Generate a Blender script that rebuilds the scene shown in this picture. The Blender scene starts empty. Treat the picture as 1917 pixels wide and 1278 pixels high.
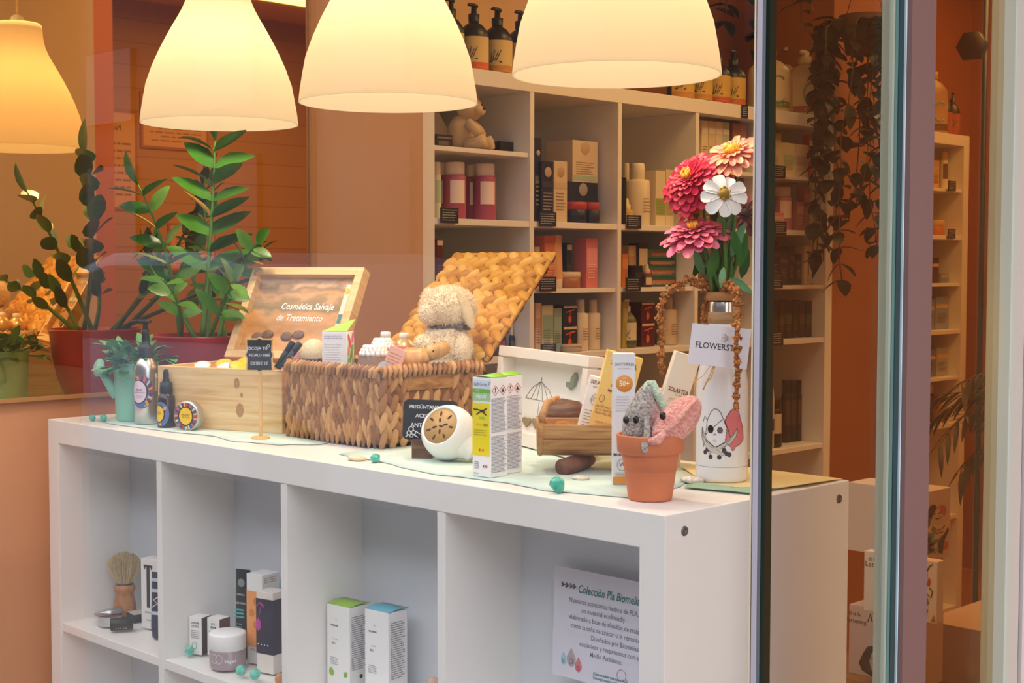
import bpy, math, random
from mathutils import Vector, Matrix
random.seed(7)
S = bpy.context.scene
COL = S.collection
W, H = 1917, 1278
PI = math.pi
# ------------------------------------------------------------------ camera, exposure, world, big lights
FZ = 1.04                       # height of the window display unit's top above the floor
CAM = Vector((1.0220, -1.2783, FZ + 0.2829)); FPX = 2685.6; PITCH = -0.05144; YAW = 0.78203; ROLL = 0.0015
FW = Vector((-math.sin(YAW)*math.cos(PITCH), math.cos(YAW)*math.cos(PITCH), math.sin(PITCH)))
R0 = Vector((math.cos(YAW), math.sin(YAW), 0)); U0 = R0.cross(FW)
RT = math.cos(ROLL)*R0 + math.sin(ROLL)*U0; UP = -math.sin(ROLL)*R0 + math.cos(ROLL)*U0
cd = bpy.data.cameras.new('camera'); cam = bpy.data.objects.new('camera', cd); COL.objects.link(cam)
cd.sensor_fit = 'HORIZONTAL'; cd.sensor_width = 36; cd.lens = 36*FPX/W; cd.clip_start = .02; cd.clip_end = 100
M = Matrix((RT, UP, -FW)).transposed().to_4x4(); M.translation = CAM
cam.matrix_world = M
S.camera = cam
S.view_settings.view_transform = 'Standard'; S.view_settings.look = 'None'
S.view_settings.gamma = 1; S.view_settings.use_curve_mapping = False
S.view_settings.exposure = 0.15
wd = bpy.data.worlds.new('overcast_sky'); S.world = wd; wd.use_nodes = True
bg = wd.node_tree.nodes['Background']; bg.inputs[0].default_value = (.90, .93, 1, 1); bg.inputs[1].default_value = 2.75

def area(name, loc, sx, sy, power, col, rot=(0, 0, 0)):
    l = bpy.data.lights.new(name, 'AREA'); l.shape = 'RECTANGLE'; l.size = sx; l.size_y = sy
    l.energy = power; l.color = col
    o = bpy.data.objects.new(name, l); COL.objects.link(o); o.location = loc; o.rotation_euler = rot
    return o
WARM = (1, .61, .23)
area('warm_fill_light', (-.55, 1.75, 2.66), .9, .5, 15, WARM)  # unseen fill lights added under the ceiling to warm the whole interior
area('warm_fill_light', (-.35, 3.3, 2.66), .9, .9, 17, WARM)
area('warm_fill_light', (1.4, 3.0, 2.66), .9, .9, 20, WARM)
area('warm_fill_light', (-1.25, 3.95, 2.66), .5, .7, 11, WARM)  # extra unseen fill, added to brighten the wall around the narrow tower

def at(px, py, ax, val):
    "point of the photo (px, py) on the real plane where world axis ax equals val"
    d = FW + RT*((px-W/2)/FPX) - UP*((py-H/2)/FPX)
    t = (val-CAM[ax])/d[ax]
    return CAM + d*t
def deep(px, py, t):
    return CAM + (FW + RT*((px-W/2)/FPX) - UP*((py-H/2)/FPX))*t

# ------------------------------------------------------------------ materials
def lin(c):
    if isinstance(c, str): c = [int(c[i:i+2], 16) for i in (0, 2, 4)]
    return tuple((x/255/12.92 if x/255 <= .04045 else ((x/255+.055)/1.055)**2.4) for x in c[:3]) + (1,)
_m = {}
def mat(hexc, rough=.5, metal=0, bump=0, bscale=200, spec=.5, trans=0, alpha=1, emit=0, var=0, vscale=8, sheen=0, sss=0):
    k = (hexc, rough, metal, bump, bscale, spec, trans, alpha, emit, var, vscale, sheen, sss)
    if k in _m: return _m[k]
    m = bpy.data.materials.new('paint_'+str(len(_m))); m.use_nodes = True; nt = m.node_tree
    p = nt.nodes['Principled BSDF']; c = lin(hexc)
    p.inputs['Base Color'].default_value = c; p.inputs['Roughness'].default_value = rough
    p.inputs['Metallic'].default_value = metal; p.inputs['Specular IOR Level'].default_value = spec
    p.inputs['Transmission Weight'].default_value = trans; p.inputs['Alpha'].default_value = alpha
    p.inputs['Sheen Weight'].default_value = sheen
    if sss: p.inputs['Subsurface Weight'].default_value = sss; p.inputs['Subsurface Scale'].default_value = .01
    if emit: p.inputs['Emission Color'].default_value = c; p.inputs['Emission Strength'].default_value = emit
    if bump or var:
        tc = nt.nodes.new('ShaderNodeTexCoord')
    if bump:
        n = nt.nodes.new('ShaderNodeTexNoise'); n.inputs['Scale'].default_value = bscale; n.inputs['Detail'].default_value = 4
        b = nt.nodes.new('ShaderNodeBump'); b.inputs['Strength'].default_value = bump; b.inputs['Distance'].default_value = .002
        nt.links.new(tc.outputs['Object'], n.inputs['Vector']); nt.links.new(n.outputs['Fac'], b.inputs['Height']); nt.links.new(b.outputs['Normal'], p.inputs['Normal'])
    if var:
        n = nt.nodes.new('ShaderNodeTexNoise'); n.inputs['Scale'].default_value = vscale; n.inputs['Detail'].default_value = 5
        r = nt.nodes.new('ShaderNodeValToRGB'); r.color_ramp.elements[0].position = .3; r.color_ramp.elements[1].position = .7
        r.color_ramp.elements[0].color = tuple(x*(1-var) for x in c[:3])+(1,); r.color_ramp.elements[1].color = tuple(min(1, x*(1+var*.6)) for x in c[:3])+(1,)
        nt.links.new(tc.outputs['Object'], n.inputs['Vector']); nt.links.new(n.outputs['Fac'], r.inputs['Fac']); nt.links.new(r.outputs['Color'], p.inputs['Base Color'])
    _m[k] = m; return m
def ramp_mat(name, cols, build, rough=.6, bump=0, bd=.002):
    "build(nt, tc) returns the socket that drives the colour ramp"
    m = bpy.data.materials.new(name); m.use_nodes = True; nt = m.node_tree; p = nt.nodes['Principled BSDF']
    p.inputs['Roughness'].default_value = rough
    tc = nt.nodes.new('ShaderNodeTexCoord'); s = build(nt, tc)
    r = nt.nodes.new('ShaderNodeValToRGB'); e = r.color_ramp.elements
    e[0].position = cols[0][0]; e[0].color = lin(cols[0][1]); e[1].position = cols[-1][0]; e[1].color = lin(cols[-1][1])
    for pos, c in cols[1:-1]: q = e.new(pos); q.color = lin(c)
    nt.links.new(s, r.inputs['Fac']); nt.links.new(r.outputs['Color'], p.inputs['Base Color'])
    if bump:
        b = nt.nodes.new('ShaderNodeBump'); b.inputs['Strength'].default_value = bump; b.inputs['Distance'].default_value = bd
        nt.links.new(s, b.inputs['Height']); nt.links.new(b.outputs['Normal'], p.inputs['Normal'])
    return m
def wood(name, cols, sc=(2, 30, 30), rough=.55, bump=.15, rings=3.0):
    def b(nt, tc):
        mp = nt.nodes.new('ShaderNodeMapping'); mp.inputs['Scale'].default_value = sc
        n = nt.nodes.new('ShaderNodeTexNoise'); n.inputs['Scale'].default_value = rings; n.inputs['Detail'].default_value = 6; n.inputs['Distortion'].default_value = .8
        nt.links.new(tc.outputs['Object'], mp.inputs['Vector']); nt.links.new(mp.outputs['Vector'], n.inputs['Vector']); return n.outputs['Fac']
    return ramp_mat(name, cols, b, rough, bump)
def island(name, cols, rough=.6, spec=None):
    def b(nt, tc):
        g = nt.nodes.new('ShaderNodeNewGeometry'); n = nt.nodes.new('ShaderNodeTexNoise'); n.inputs['Scale'].default_value = 60
        nt.links.new(tc.outputs['Object'], n.inputs['Vector'])
        a = nt.nodes.new('ShaderNodeMath'); a.operation = 'MULTIPLY_ADD'; a.inputs[1].default_value = .7
        nt.links.new(g.outputs['Random Per Island'], a.inputs[0])
        a2 = nt.nodes.new('ShaderNodeMath'); a2.operation = 'MULTIPLY'; a2.inputs[1].default_value = .3
        nt.links.new(n.outputs['Fac'], a2.inputs[0]); nt.links.new(a2.outputs[0], a.inputs[2]); return a.outputs[0]
    return ramp_mat(name, cols, b, rough)
def glass_pane(name, tint, refl=1.0, ior=1.45):
    m = bpy.data.materials.new(name); m.use_nodes = True; nt = m.node_tree; nt.nodes.clear()
    o = nt.nodes.new('ShaderNodeOutputMaterial'); t = nt.nodes.new('ShaderNodeBsdfTransparent'); t.inputs[0].default_value = tint+(1,)
    g = nt.nodes.new('ShaderNodeBsdfGlossy'); g.inputs['Roughness'].default_value = 0.0; g.inputs[0].default_value = (refl,)*3+(1,)
    lw = nt.nodes.new('ShaderNodeLayerWeight'); lw.inputs[0].default_value = .5
    pw = nt.nodes.new('ShaderNodeMath'); pw.operation = 'POWER'; pw.inputs[1].default_value = 5; nt.links.new(lw.outputs['Facing'], pw.inputs[0])
    f = nt.nodes.new('ShaderNodeMath'); f.operation = 'MULTIPLY_ADD'; f.inputs[1].default_value = .96; f.inputs[2].default_value = .035; nt.links.new(pw.outputs[0], f.inputs[0])
    x = nt.nodes.new('ShaderNodeMixShader'); nt.links.new(f.outputs[0], x.inputs[0]); nt.links.new(t.outputs[0], x.inputs[1]); nt.links.new(g.outputs[0], x.inputs[2]); nt.links.new(x.outputs[0], o.inputs[0])
    return m
WHITE = mat('f2efeb', .45); WHITE2 = mat('f7f5f2', .35); CREAM = mat('f0e2c4', .5); BLACK = mat('17161a', .45); INK = mat('2c2a30', .6)
GREY = mat('8d8a90', .6); CHROME = mat('d8d8da', .22, 1); SHELFWHITE = mat('efebe6', .42, bump=.02, bscale=400)
CHALK = mat('e6e6ea', .8); BOARD = mat('2a2b30', .75, var=.15, vscale=60)
PINE = wood('pine_wood', [(.3, 'd9ab6e'), (.5, 'e8c48c'), (.7, 'f0d3a0')], sc=(3, 3, 45), rings=2.2, rough=.5, bump=.08)
OAK = wood('brown_wood', [(.3, '9a6638'), (.5, 'bf884e'), (.72, 'd6a66c')], sc=(6, 40, 40), rings=2.5)
OAKDARK = wood('dark_wood', [(.3, '4a3020'), (.5, '6d4a34'), (.72, '8a6650')], sc=(6, 40, 40), rings=2.5)
BARK = wood('bark_wood', [(.3, '3c2618'), (.5, '6b4427'), (.72, '96683c')], sc=(10, 10, 60), rings=2.5, bump=.5)
STRAW = island('water_hyacinth_straw', [(0, '5e3a1c'), (.2, '94623a'), (.5, 'b07c4c'), (.8, 'cc9c62'), (1, 'dcb880')], .6)
STRAWLID = island('golden_straw', [(0, '9c6420'), (.25, 'c2862e'), (.5, 'd49c40'), (.8, 'e0ae55'), (1, 'edc678')], .6)
SHAVE = island('wood_shavings', [(0, 'c98a4c'), (.5, 'e4b273'), (1, 'f5d8a8')], .7)
LEAF = island('plant_leaf', [(0, '1f4a14'), (.5, '3a701a'), (1, '629422')], .35)
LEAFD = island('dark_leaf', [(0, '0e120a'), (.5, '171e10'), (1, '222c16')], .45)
HERB = island('herb_leaf', [(0, '3c7a50'), (.5, '5c9a62'), (1, '82b47c')], .55)
STEM = mat('4d7a2c', .5); STEMB = mat('5a4a24', .6)

# ------------------------------------------------------------------ mesh building
class MB:
    def __init__(s): s.v = []; s.f = []; s.mi = []; s.sm = []; s.mats = []; s.M = Matrix.Identity(4)
    def m(s, mt):
        if mt not in s.mats: s.mats.append(mt)
        return s.mats.index(mt)
    def add(s, vs, fs, mt, smooth=False):
        b = len(s.v); i = s.m(mt); s.v += [s.M @ Vector(q) for q in vs]
        for f in fs: s.f.append([b+k for k in f]); s.mi.append(i); s.sm.append(smooth)
        return s
    def box(s, c, d, mt, R=None, taper=1):
        x, y, z = d[0]/2, d[1]/2, d[2]/2; R = R or Matrix.Identity(3); c = Vector(c)
        vs = [c + R @ Vector((a*x*(taper if e > 0 else 1), b*y*(taper if e > 0 else 1), e*z)) for e in (-1, 1) for b in (-1, 1) for a in (-1, 1)]
        s.add(vs, [(0, 2, 3, 1), (4, 5, 7, 6), (0, 1, 5, 4), (2, 6, 7, 3), (0, 4, 6, 2), (1, 3, 7, 5)], mt); return s
    def lathe(s, prof, mt, n=32, c=(0, 0, 0), R=None, mts=None):
        c = Vector(c); R = R or Matrix.Identity(3); vs = []
        for r, z in prof:
            for k in range(n):
                a = 2*PI*k/n; vs.append(c + R @ Vector((r*math.cos(a), r*math.sin(a), z)))
        for j in range(len(prof)-1):
            fs = [(j*n+k, j*n+(k+1) % n, (j+1)*n+(k+1) % n, (j+1)*n+k) for k in range(n)]
            if j == 0: s.add(vs, fs, mt, True); base = len(s.v)-len(vs)
            else:
                i = s.m(mts[j] if mts else mt)
                for f in fs: s.f.append([base+q for q in f]); s.mi.append(i); s.sm.append(True)
        return s
    def ell(s, c, r, mt, n=20, R=None, k=None):
        k = k or n//2
        c = Vector(c); R = R or Matrix.Identity(3); vs = [c+R @ Vector((0, 0, -r[2]))]
        for j in range(1, k):
            t = -PI/2+PI*j/k
            for i in range(n):
                a = 2*PI*i/n; vs.append(c+R @ Vector((r[0]*math.cos(t)*math.cos(a), r[1]*math.cos(t)*math.sin(a), r[2]*math.sin(t))))
        vs.append(c+R @ Vector((0, 0, r[2]))); fs = [(0, 1+(i+1) % n, 1+i) for i in range(n)]
        for j in range(k-2):
            fs += [(1+j*n+i, 1+j*n+(i+1) % n, 1+(j+1)*n+(i+1) % n, 1+(j+1)*n+i) for i in range(n)]
        e = len(vs)-1; b = 1+(k-2)*n; fs += [(b+i, b+(i+1) % n, e) for i in range(n)]
        s.add(vs, fs, mt, True); return s
    def tube(s, pts, r, mt, n=8, caps=True):
        pts = [Vector(p) for p in pts]; rs = r if isinstance(r, (list, tuple)) else [r]*len(pts); vs = []; prev = None
        for i, p in enumerate(pts):
            d = (pts[min(i+1, len(pts)-1)]-pts[max(i-1, 0)]).normalized()
            if prev is None: a = d.cross(Vector((.3, .2, 1))).normalized() if abs(d.z) < .95 else d.cross(Vector((1, 0, 0))).normalized()
            else: a = (prev-d*prev.dot(d)).normalized()
            prev = a; b = d.cross(a)
            for k in range(n): t = 2*PI*k/n; vs.append(p+(a*math.cos(t)+b*math.sin(t))*rs[i])
        fs = [(j*n+k, j*n+(k+1) % n, (j+1)*n+(k+1) % n, (j+1)*n+k) for j in range(len(pts)-1) for k in range(n)]
        if caps: fs += [tuple(range(n))[::-1], tuple(range((len(pts)-1)*n, len(pts)*n))]
        s.add(vs, fs, mt, True); return s
    def prism(s, poly, y0, y1, mt):
        "polygon in local x,z extruded from y0 (front) to y1"
        n = len(poly); vs = [(x, y0, z) for x, z in poly]+[(x, y1, z) for x, z in poly]
        s.add(vs, [tuple(range(n)), tuple(range(n, 2*n))[::-1]]+[(i, n+i, n+(i+1) % n, (i+1) % n) for i in range(n)], mt); return s
    def leaf(s, p, d, up, L, w, mt, curl=.15):
        p = Vector(p); d = Vector(d).normalized(); up = Vector(up); side = d.cross(up)
        if side.length < 1e-4: side = d.cross(Vector((1, 0, 0)))
        side.normalize(); up = side.cross(d).normalized(); vs = []; T = [(0, .12), (.2, .75), (.45, 1), (.7, .8), (.88, .45), (1, .04)]
        for t, k in T:
            q = p+d*(L*t)-up*(curl*L*t*t)
            vs += [q-side*(w/2*k)+up*(w*.1*k), q, q+side*(w/2*k)+up*(w*.1*k)]
        fs = [f for j in range(5) for f in ((j*3, j*3+1, j*3+4, j*3+3), (j*3+1, j*3+2, j*3+5, j*3+4))]
        s.add(vs, fs, mt, True); return s
    def build(s, name, parent=None, loc=None, rot=None, bevel=0, sub=0):
        me = bpy.data.meshes.new(name); me.from_pydata([tuple(q) for q in s.v], [], s.f)
        for mt in s.mats: me.materials.append(mt)
        me.polygons.foreach_set('material_index', s.mi); me.polygons.foreach_set('use_smooth', s.sm); me.update()
        o = bpy.data.objects.new(name, me); COL.objects.link(o)
        if parent: o.parent = parent
        if loc is not None: o.location = loc
        if rot is not None: o.rotation_euler = rot
        if bevel: b = o.modifiers.new('bevel', 'BEVEL'); b.width = bevel; b.segments = 2; b.limit_method = 'ANGLE'
        if sub: b = o.modifiers.new('sub', 'SUBSURF'); b.levels = sub; b.render_levels = sub
        return o
def tag(o, label, cat, group=None, kind=None):
    if label: o['label'] = label
    if cat: o['category'] = cat
    if group: o['group'] = group
    if kind: o['kind'] = kind
    return o
def thing(name, label, cat, loc=(0, 0, 0), rz=0, group=None, rot=None):
    o = bpy.data.objects.new(name, None); o.empty_display_size = .02; COL.objects.link(o)
    o.location = loc; o.rotation_euler = rot if rot else (0, 0, rz)
    return tag(o, label, cat, group)
def struct(mb, name, **k):
    o = mb.build(name, **k); o['kind'] = 'structure'; return o
def Rx(a): return Matrix.Rotation(a, 3, 'X')
def Ry(a): return Matrix.Rotation(a, 3, 'Y')
def Rz(a): return Matrix.Rotation(a, 3, 'Z')
def text(body, size, mt, parent, loc, rz=0, align='CENTER', shear=0, name='lettering', sx=1, bold=0, rx=PI/2, fn=None, sp=1):
    c = bpy.data.curves.new('t', 'FONT'); c.body = body; c.size = size; c.align_x = align; c.align_y = 'CENTER'; c.shear = shear
    c.offset = bold; c.resolution_u = 2; c.space_line = sp
    t = bpy.data.objects.new('t', c); me = bpy.data.meshes.new_from_object(t)
    bpy.data.objects.remove(t); bpy.data.curves.remove(c)
    if fn:
        for v in me.vertices: v.co = fn(v.co.x*sx, v.co.y)
    me.materials.clear(); me.materials.append(mt)
    o = bpy.data.objects.new(name, me); COL.objects.link(o); o.parent = parent; o.location = loc
    o.rotation_euler = (rx, 0, rz) if not fn else (0, 0, 0)
    if not fn: o.scale = (sx, 1, 1)
    return o
def lines(parent, x0, x1, z0, z1, n, mt, y, side=None, th=.35, name='printing', seed=0):
    "rows of print too small to read, on the front face (or on the +x side face when side is its x)"
    r = random.Random(seed+n); m = MB(); dz = (z1-z0)/n
    for i in range(n):
        z = z1-dz*(i+.5); x = x0; e = x1-(x1-x0)*r.random()*.25
        while x < e:
            w = min((x1-x0)*r.uniform(.06, .2), e-x)
            if side is None: m.box((x+w/2, y, z), (w, .0003, dz*th), mt)
            else: m.box((side, x+w/2, z), (.0003, w, dz*th), mt)
            x += w+(x1-x0)*.035
    return m.build(name, parent)
def dup(root, loc=None, rz=None, label=None):
    r = root.copy(); COL.objects.link(r)
    if loc is not None: r.location = loc
    if rz is not None: r.rotation_euler.z = rz
    if label: r['label'] = label
    for ch in list(root.children):
        c = ch.copy(); COL.objects.link(c); c.parent = r
        for g in list(ch.children): d = g.copy(); COL.objects.link(d); d.parent = c
    return r

# ------------------------------------------------------------------ room and shop front
def brick(nt, tc):
    b = nt.nodes.new('ShaderNodeTexBrick'); b.inputs['Scale'].default_value = 4.2; b.inputs['Mortar Size'].default_value = .012
    b.inputs['Color1'].default_value = (.62, .62, .62, 1); b.inputs['Color2'].default_value = (.5, .5, .5, 1); b.inputs['Mortar'].default_value = (.3, .3, .3, 1)
    mp = nt.nodes.new('ShaderNodeMapping'); mp.inputs['Rotation'].default_value = (PI/2, 0, PI/2)
    nt.links.new(tc.outputs['Object'], mp.inputs['Vector']); nt.links.new(mp.outputs['Vector'], b.inputs['Vector']); return b.outputs['Color']
WALL = mat('cf8f5c', .8, bump=.1, bscale=60, var=.06, vscale=3)
WALLD = mat('9c5818', .8, bump=.1, bscale=60, var=.05, vscale=2)
PLASTER = mat('d08a58', .75, bump=.08, bscale=90, var=.05, vscale=3)
BRICKW = ramp_mat('painted_brick', [(.3, 'a08050'), (.5, 'b49464'), (.65, 'bc9c70')], brick, .8, .5, .006)
ZC = 2.72
struct(MB().box((.3, 2.2, -.05), (4.9, 5.2, .1), mat('9a6238', .5, var=.15, vscale=6)), 'floor')
struct(MB().box((.3, 2.3, ZC+.05), (4.9, 4.9, .1), mat('e6c9a4', .8)), 'ceiling')
struct(MB().box((-2.04, 2.85, ZC/2), (.08, 3.62, ZC), WALLD), 'wall_left')
struct(MB().box((-1.992, 1.45, (ZC+1.84)/2), (.014, .78, ZC-1.84), mat('e2bc8e', .8)), 'wall_left_upper')
struct(MB().box((.3, 4.66, ZC/2), (4.9, .12, ZC), WALLD), 'wall_back')
struct(MB().box((2.66, 2.9, ZC/2), (.12, 3.6, ZC), BRICKW), 'wall_right')
struct(MB().box((1.4, 1.16, ZC/2), (2.42, .1, ZC), PLASTER), 'wall_front')
ym = .70
BY = at(1812, 440, 0, -1.5897)[1]-.42
struct(MB().box((-1.81, (2.865+BY)/2, ZC/2), (.42, BY-2.875, ZC), WALLD), 'wall_left_infill')
struct(MB().box((-1.83, (1.035+ym)/2, ZC/2), (.50, 1.035-ym, ZC), mat('cda27e', .7, var=.05, vscale=3)), 'wall_left_pier')
struct(MB().box((-1.83, (ym-.3)/2, (FZ+.024)/2), (.50, ym+.3, FZ+.024), mat('d89a70', .7, var=.04, vscale=3)), 'wall_left_dado')
struct(MB().box((-1.575, ym-.006, (FZ+ZC)/2), (.03, .014, ZC-FZ), mat('b98552', .5)), 'trim_1')
# tinted mirror panel let into the side wall above the dado
mm = bpy.data.materials.new('amber_mirror'); mm.use_nodes = True
p = mm.node_tree.nodes['Principled BSDF']; p.inputs['Base Color'].default_value = (.93, .62, .28, 1); p.inputs['Metallic'].default_value = 1; p.inputs['Roughness'].default_value = .015
wp = thing('mirror_panel', 'tall amber tinted mirror above the orange dado beside the potted plant', 'mirror', (-1.575, (ym-.3)/2-.007, FZ+.025))
MB().box((-.01, 0, (ZC-FZ-.03)/2), (.03, ym+.285, ZC-FZ-.03), mm).build('mirror_glass', wp)
MB().box((-.002, 0, .004), (.02, ym+.285, .008), mat('b98552', .5)).build('bottom_trim', wp)
# shop window: front pane, side pane, door
CLEAR = glass_pane('window_glass', (.985, .985, .985)); TINT = glass_pane('tinted_window_glass', (.90, .885, .86)); TINT2 = glass_pane('tinted_door_glass', (.86, .74, .58))
YG = -.085
struct(MB().box(((-2.2+.176)/2, YG+.004, ZC/2), (2.376, .008, ZC), CLEAR), 'window_1')
struct(MB().box((.17, .066, ZC/2), (.008, .225, ZC), TINT), 'window_2')
def ypx(px): return at(px, 900, 0, .17)[1]
def xpx(px): return at(px, 1000, 1, YG)[0]
e = thing('window_1_edge', None, None, (0, 0, 0)); e['kind'] = 'structure'
for a, b, mt, dy in ((1403, 1406, mat('e8d8b8', .3), .003), (1406, 1411, mat('3a1c14', .4), .004), (1411, 1419, mat('b9b0ba', .35), 0), (1419, 1424, mat('6e7278', .3), .002), (1424, 1431, mat('0d2018', .15), .003)):
    x0, x1 = xpx(a), xpx(b)
    MB().box(((x0+x1)/2, YG+.003+dy, ZC/2), (x1-x0, .012, ZC), mt).build('edge_strip', e)
e = thing('window_2_edge', None, None, (0, 0, 0)); e['kind'] = 'structure'
for a, b, mt, dx in ((1649, 1653, mat('a8b0a0', .2), 0), (1653, 1658, mat('5d8480', .1), .001), (1658, 1667, mat('1f4850', .1), .002), (1667, 1672, mat('8fb2c0', .1), .001), (1672, 1675, mat('f0f2f4', .2), 0)):
    y0, y1 = ypx(a), ypx(b)
    MB().box((.17+dx, (y0+y1)/2, ZC/2), (.014, y1-y0, ZC), mt).build('edge_strip', e)
y0, y1 = ypx(1675.5), ypx(1720)
struct(MB().box((.168, (y0+y1)/2, ZC/2), (.03, y1-y0, ZC), mat('7e605c', .6, bump=.05, bscale=200)), 'trim_2')
y0, y1 = ypx(1719), ypx(1867)
struct(MB().box((.165, (y0+y1)/2, ZC/2), (.008, y1-y0, ZC), TINT2), 'door_1')
y0, y1 = ypx(1866), ypx(1896)
fr = MB(); fr.box((.168, y0+.007, ZC/2), (.034, .014, ZC), mat('c6cfc4', .5)); fr.box((.165, (y0+.014+y1)/2, ZC/2), (.034, y1-y0-.014, ZC), mat('cfcbc2', .5)); struct(fr, 'trim_3', bevel=.0015)
struct(MB().box((.168, y1+.002, ZC/2), (.024, .004, ZC), mat('5a5058', .6)), 'trim_4')
struct(MB().box((.16, (y1+.004+1.11)/2, ZC/2), (.05, 1.11-y1-.004, ZC), mat('dcd4d2', .7)), 'wall_side')
# street outside
struct(MB().box((-14, -4.45, -.07), (60, 8.9, .1), mat('6f6d6a', .9, var=.15, vscale=3)), 'pavement')
fac = MB(); fac.box((-14, -8.6, 3.4), (60, .4, 6.8), mat('4a4038', .9))
for i in range(-16, 5):
    fac.box((i*2.6, -8.38, 1.6), (1.2, .1, 2.0), mat('2c2e34', .3)); fac.box((i*2.6, -8.36, 3.6), (1.1, .1, .9), mat('2c2e34', .3))
struct(fac, 'facade_across_street')
struct(MB().box((-2.28, .2, 1.5), (.14, .9, 3.0), mat('5a4a40', .9)), 'wall_shopfront_left')

vp = deep(500, 500, 8.2); cx_, cy_ = vp.x, 2*YG-vp.y
t = thing('parked_car', 'pale silver car parked in the street, showing only as a faint reflection in the glass', 'car', (cx_, cy_, -.02))
CARP = mat('7c8896', .3, .2); prof = [(-2.0, .28), (-2.02, .62), (-1.75, .82), (-1.25, .92), (-.70, 1.34), (-.35, 1.42), (.45, 1.42), (.85, 1.36), (1.45, .96), (1.95, .88), (2.02, .62), (2.0, .28)]
MB().prism(prof, -.82, .82, CARP).build('car_body', t, bevel=.05)
for y_ in (-.825, .825): MB().prism([(-1.10, .94), (-.66, 1.28), (-.33, 1.35), (.43, 1.35), (.78, 1.30), (1.25, .97)], y_-.008, y_+.008, mat('20262c', .1)).build('side_window', t)
for x_ in (-1.28, 1.28):
    for y_ in (-.74, .74): MB().lathe([(.0001, -.10), (.30, -.10), (.33, -.07), (.33, .07), (.30, .10), (.0001, .10)], mat('18181a', .7), 28, (x_, y_, .33), Rx(PI/2)).build('wheel', t)

# ------------------------------------------------------------------ cube shelving units
CELL, MID = .335, .016
def cube_unit(name, label, L, nx, nz, Hh, loc, rz, back=None, backmat=None, inserts=(), screws=False):
    "front faces local -y, origin at the front left bottom corner, x along the length"
    tx = (L-nx*CELL-(nx-1)*MID)/2; tz = (Hh-nz*CELL-(nz-1)*MID)/2; D = .39
    t = thing(name, label, 'shelving unit', loc, rz)
    MB().box((L/2, D/2, Hh-tz/2), (L-.0004, D, tz), SHELFWHITE).build('top_panel', t, bevel=.0012)
    MB().box((L/2, D/2, tz/2), (L-.0004, D, tz), SHELFWHITE).build('bottom_panel', t, bevel=.0012)
    for x in (tx/2, L-tx/2):
        sp = MB().box((x, D/2, Hh/2), (tx, D+.0004, Hh+.0002), SHELFWHITE).build('side_panel', t, bevel=.0012)
        if screws and x > tx:
            for y_, z_ in ((.035, Hh-.022), (.365, Hh-.022)):
                MB().lathe([(.0001, .0008), (.0022, .0008), (.0024, .0015), (.0055, .0015), (.006, 0)], mat('6a6460', .4, .6), 20, (L, y_, z_), Ry(PI/2)).build('screw', sp)
    for i in range(1, nx):
        MB().box((tx+i*(CELL+MID)-MID/2, D/2, Hh/2), (MID, D-.002, Hh-2*tz), SHELFWHITE).build('divider', t, bevel=.001)
    for k in range(1, nz):
        for i in range(nx):
            MB().box((tx+i*(CELL+MID)+CELL/2, D/2+.001, Hh-tz-k*(CELL+MID)+MID/2), (CELL, D-.004, MID), SHELFWHITE).build('shelf_board', t, bevel=.001)
    for i, zt in inserts:
        MB().box((tx+i*(CELL+MID)+CELL/2, D/2+.003, zt-.006), (CELL, D-.01, .012), SHELFWHITE).build('insert_board', t, bevel=.001)
    if back:
        for i in range(nx):
            MB().box((tx+i*(CELL+MID)+CELL/2, back+.003, Hh/2), (CELL, .006, Hh-2*tz-.001), backmat).build('back_board', t)
    return t
HK = .77
cube_unit('cube_shelf', 'white cube shelving unit in the shop window carrying the display', 1.465, 4, 2, HK, (-1.465, 0, FZ-HK), 0, .145, mat('dfe3ea', .5), screws=True)
pb = thing('display_plinth', 'low platform under the white window shelving unit', 'platform', (-.7, .19, 0))
MB().box((0, 0, (FZ-HK)/2-.001), (1.6, .44, FZ-HK-.002), mat('e6e0da', .6)).build('platform_body', pb, bevel=.002)
AX = -1.5897; AY = 1.0422; AH = 1.8194; tzA = (1.82-5*CELL-4*MID)/2
fl = [1.82-tzA-CELL-(CELL+MID)*r for r in range(5)]          # cell floors of the tall unit
def half(r): return fl[r]+.1735
def ins_z(px, py): return at(px, py, 0, AX)[2]
zi0 = ins_z(985, 285)
IN = [(0, zi0), (0, half(1)), (1, half(1)), (2, half(1)), (3, half(0)), (3, half(1)), (4, half(0)), (4, half(1))]
cube_unit('cube_shelf', 'tall white cube shelving unit full of cosmetics behind the window display', 1.82, 5, 5, 1.8194, (AX, AY, 0), PI/2, .385, mat('c9b79c', .6), IN)
cube_unit('cube_shelf', 'narrow single-column white shelving tower seen through the tinted door', .42, 1, 5, 1.8194, (AX, BY, 0), PI/2, .385, mat('c9a070', .6), [(0, half(0)), (0, half(1)), (0, half(2))])

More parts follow.
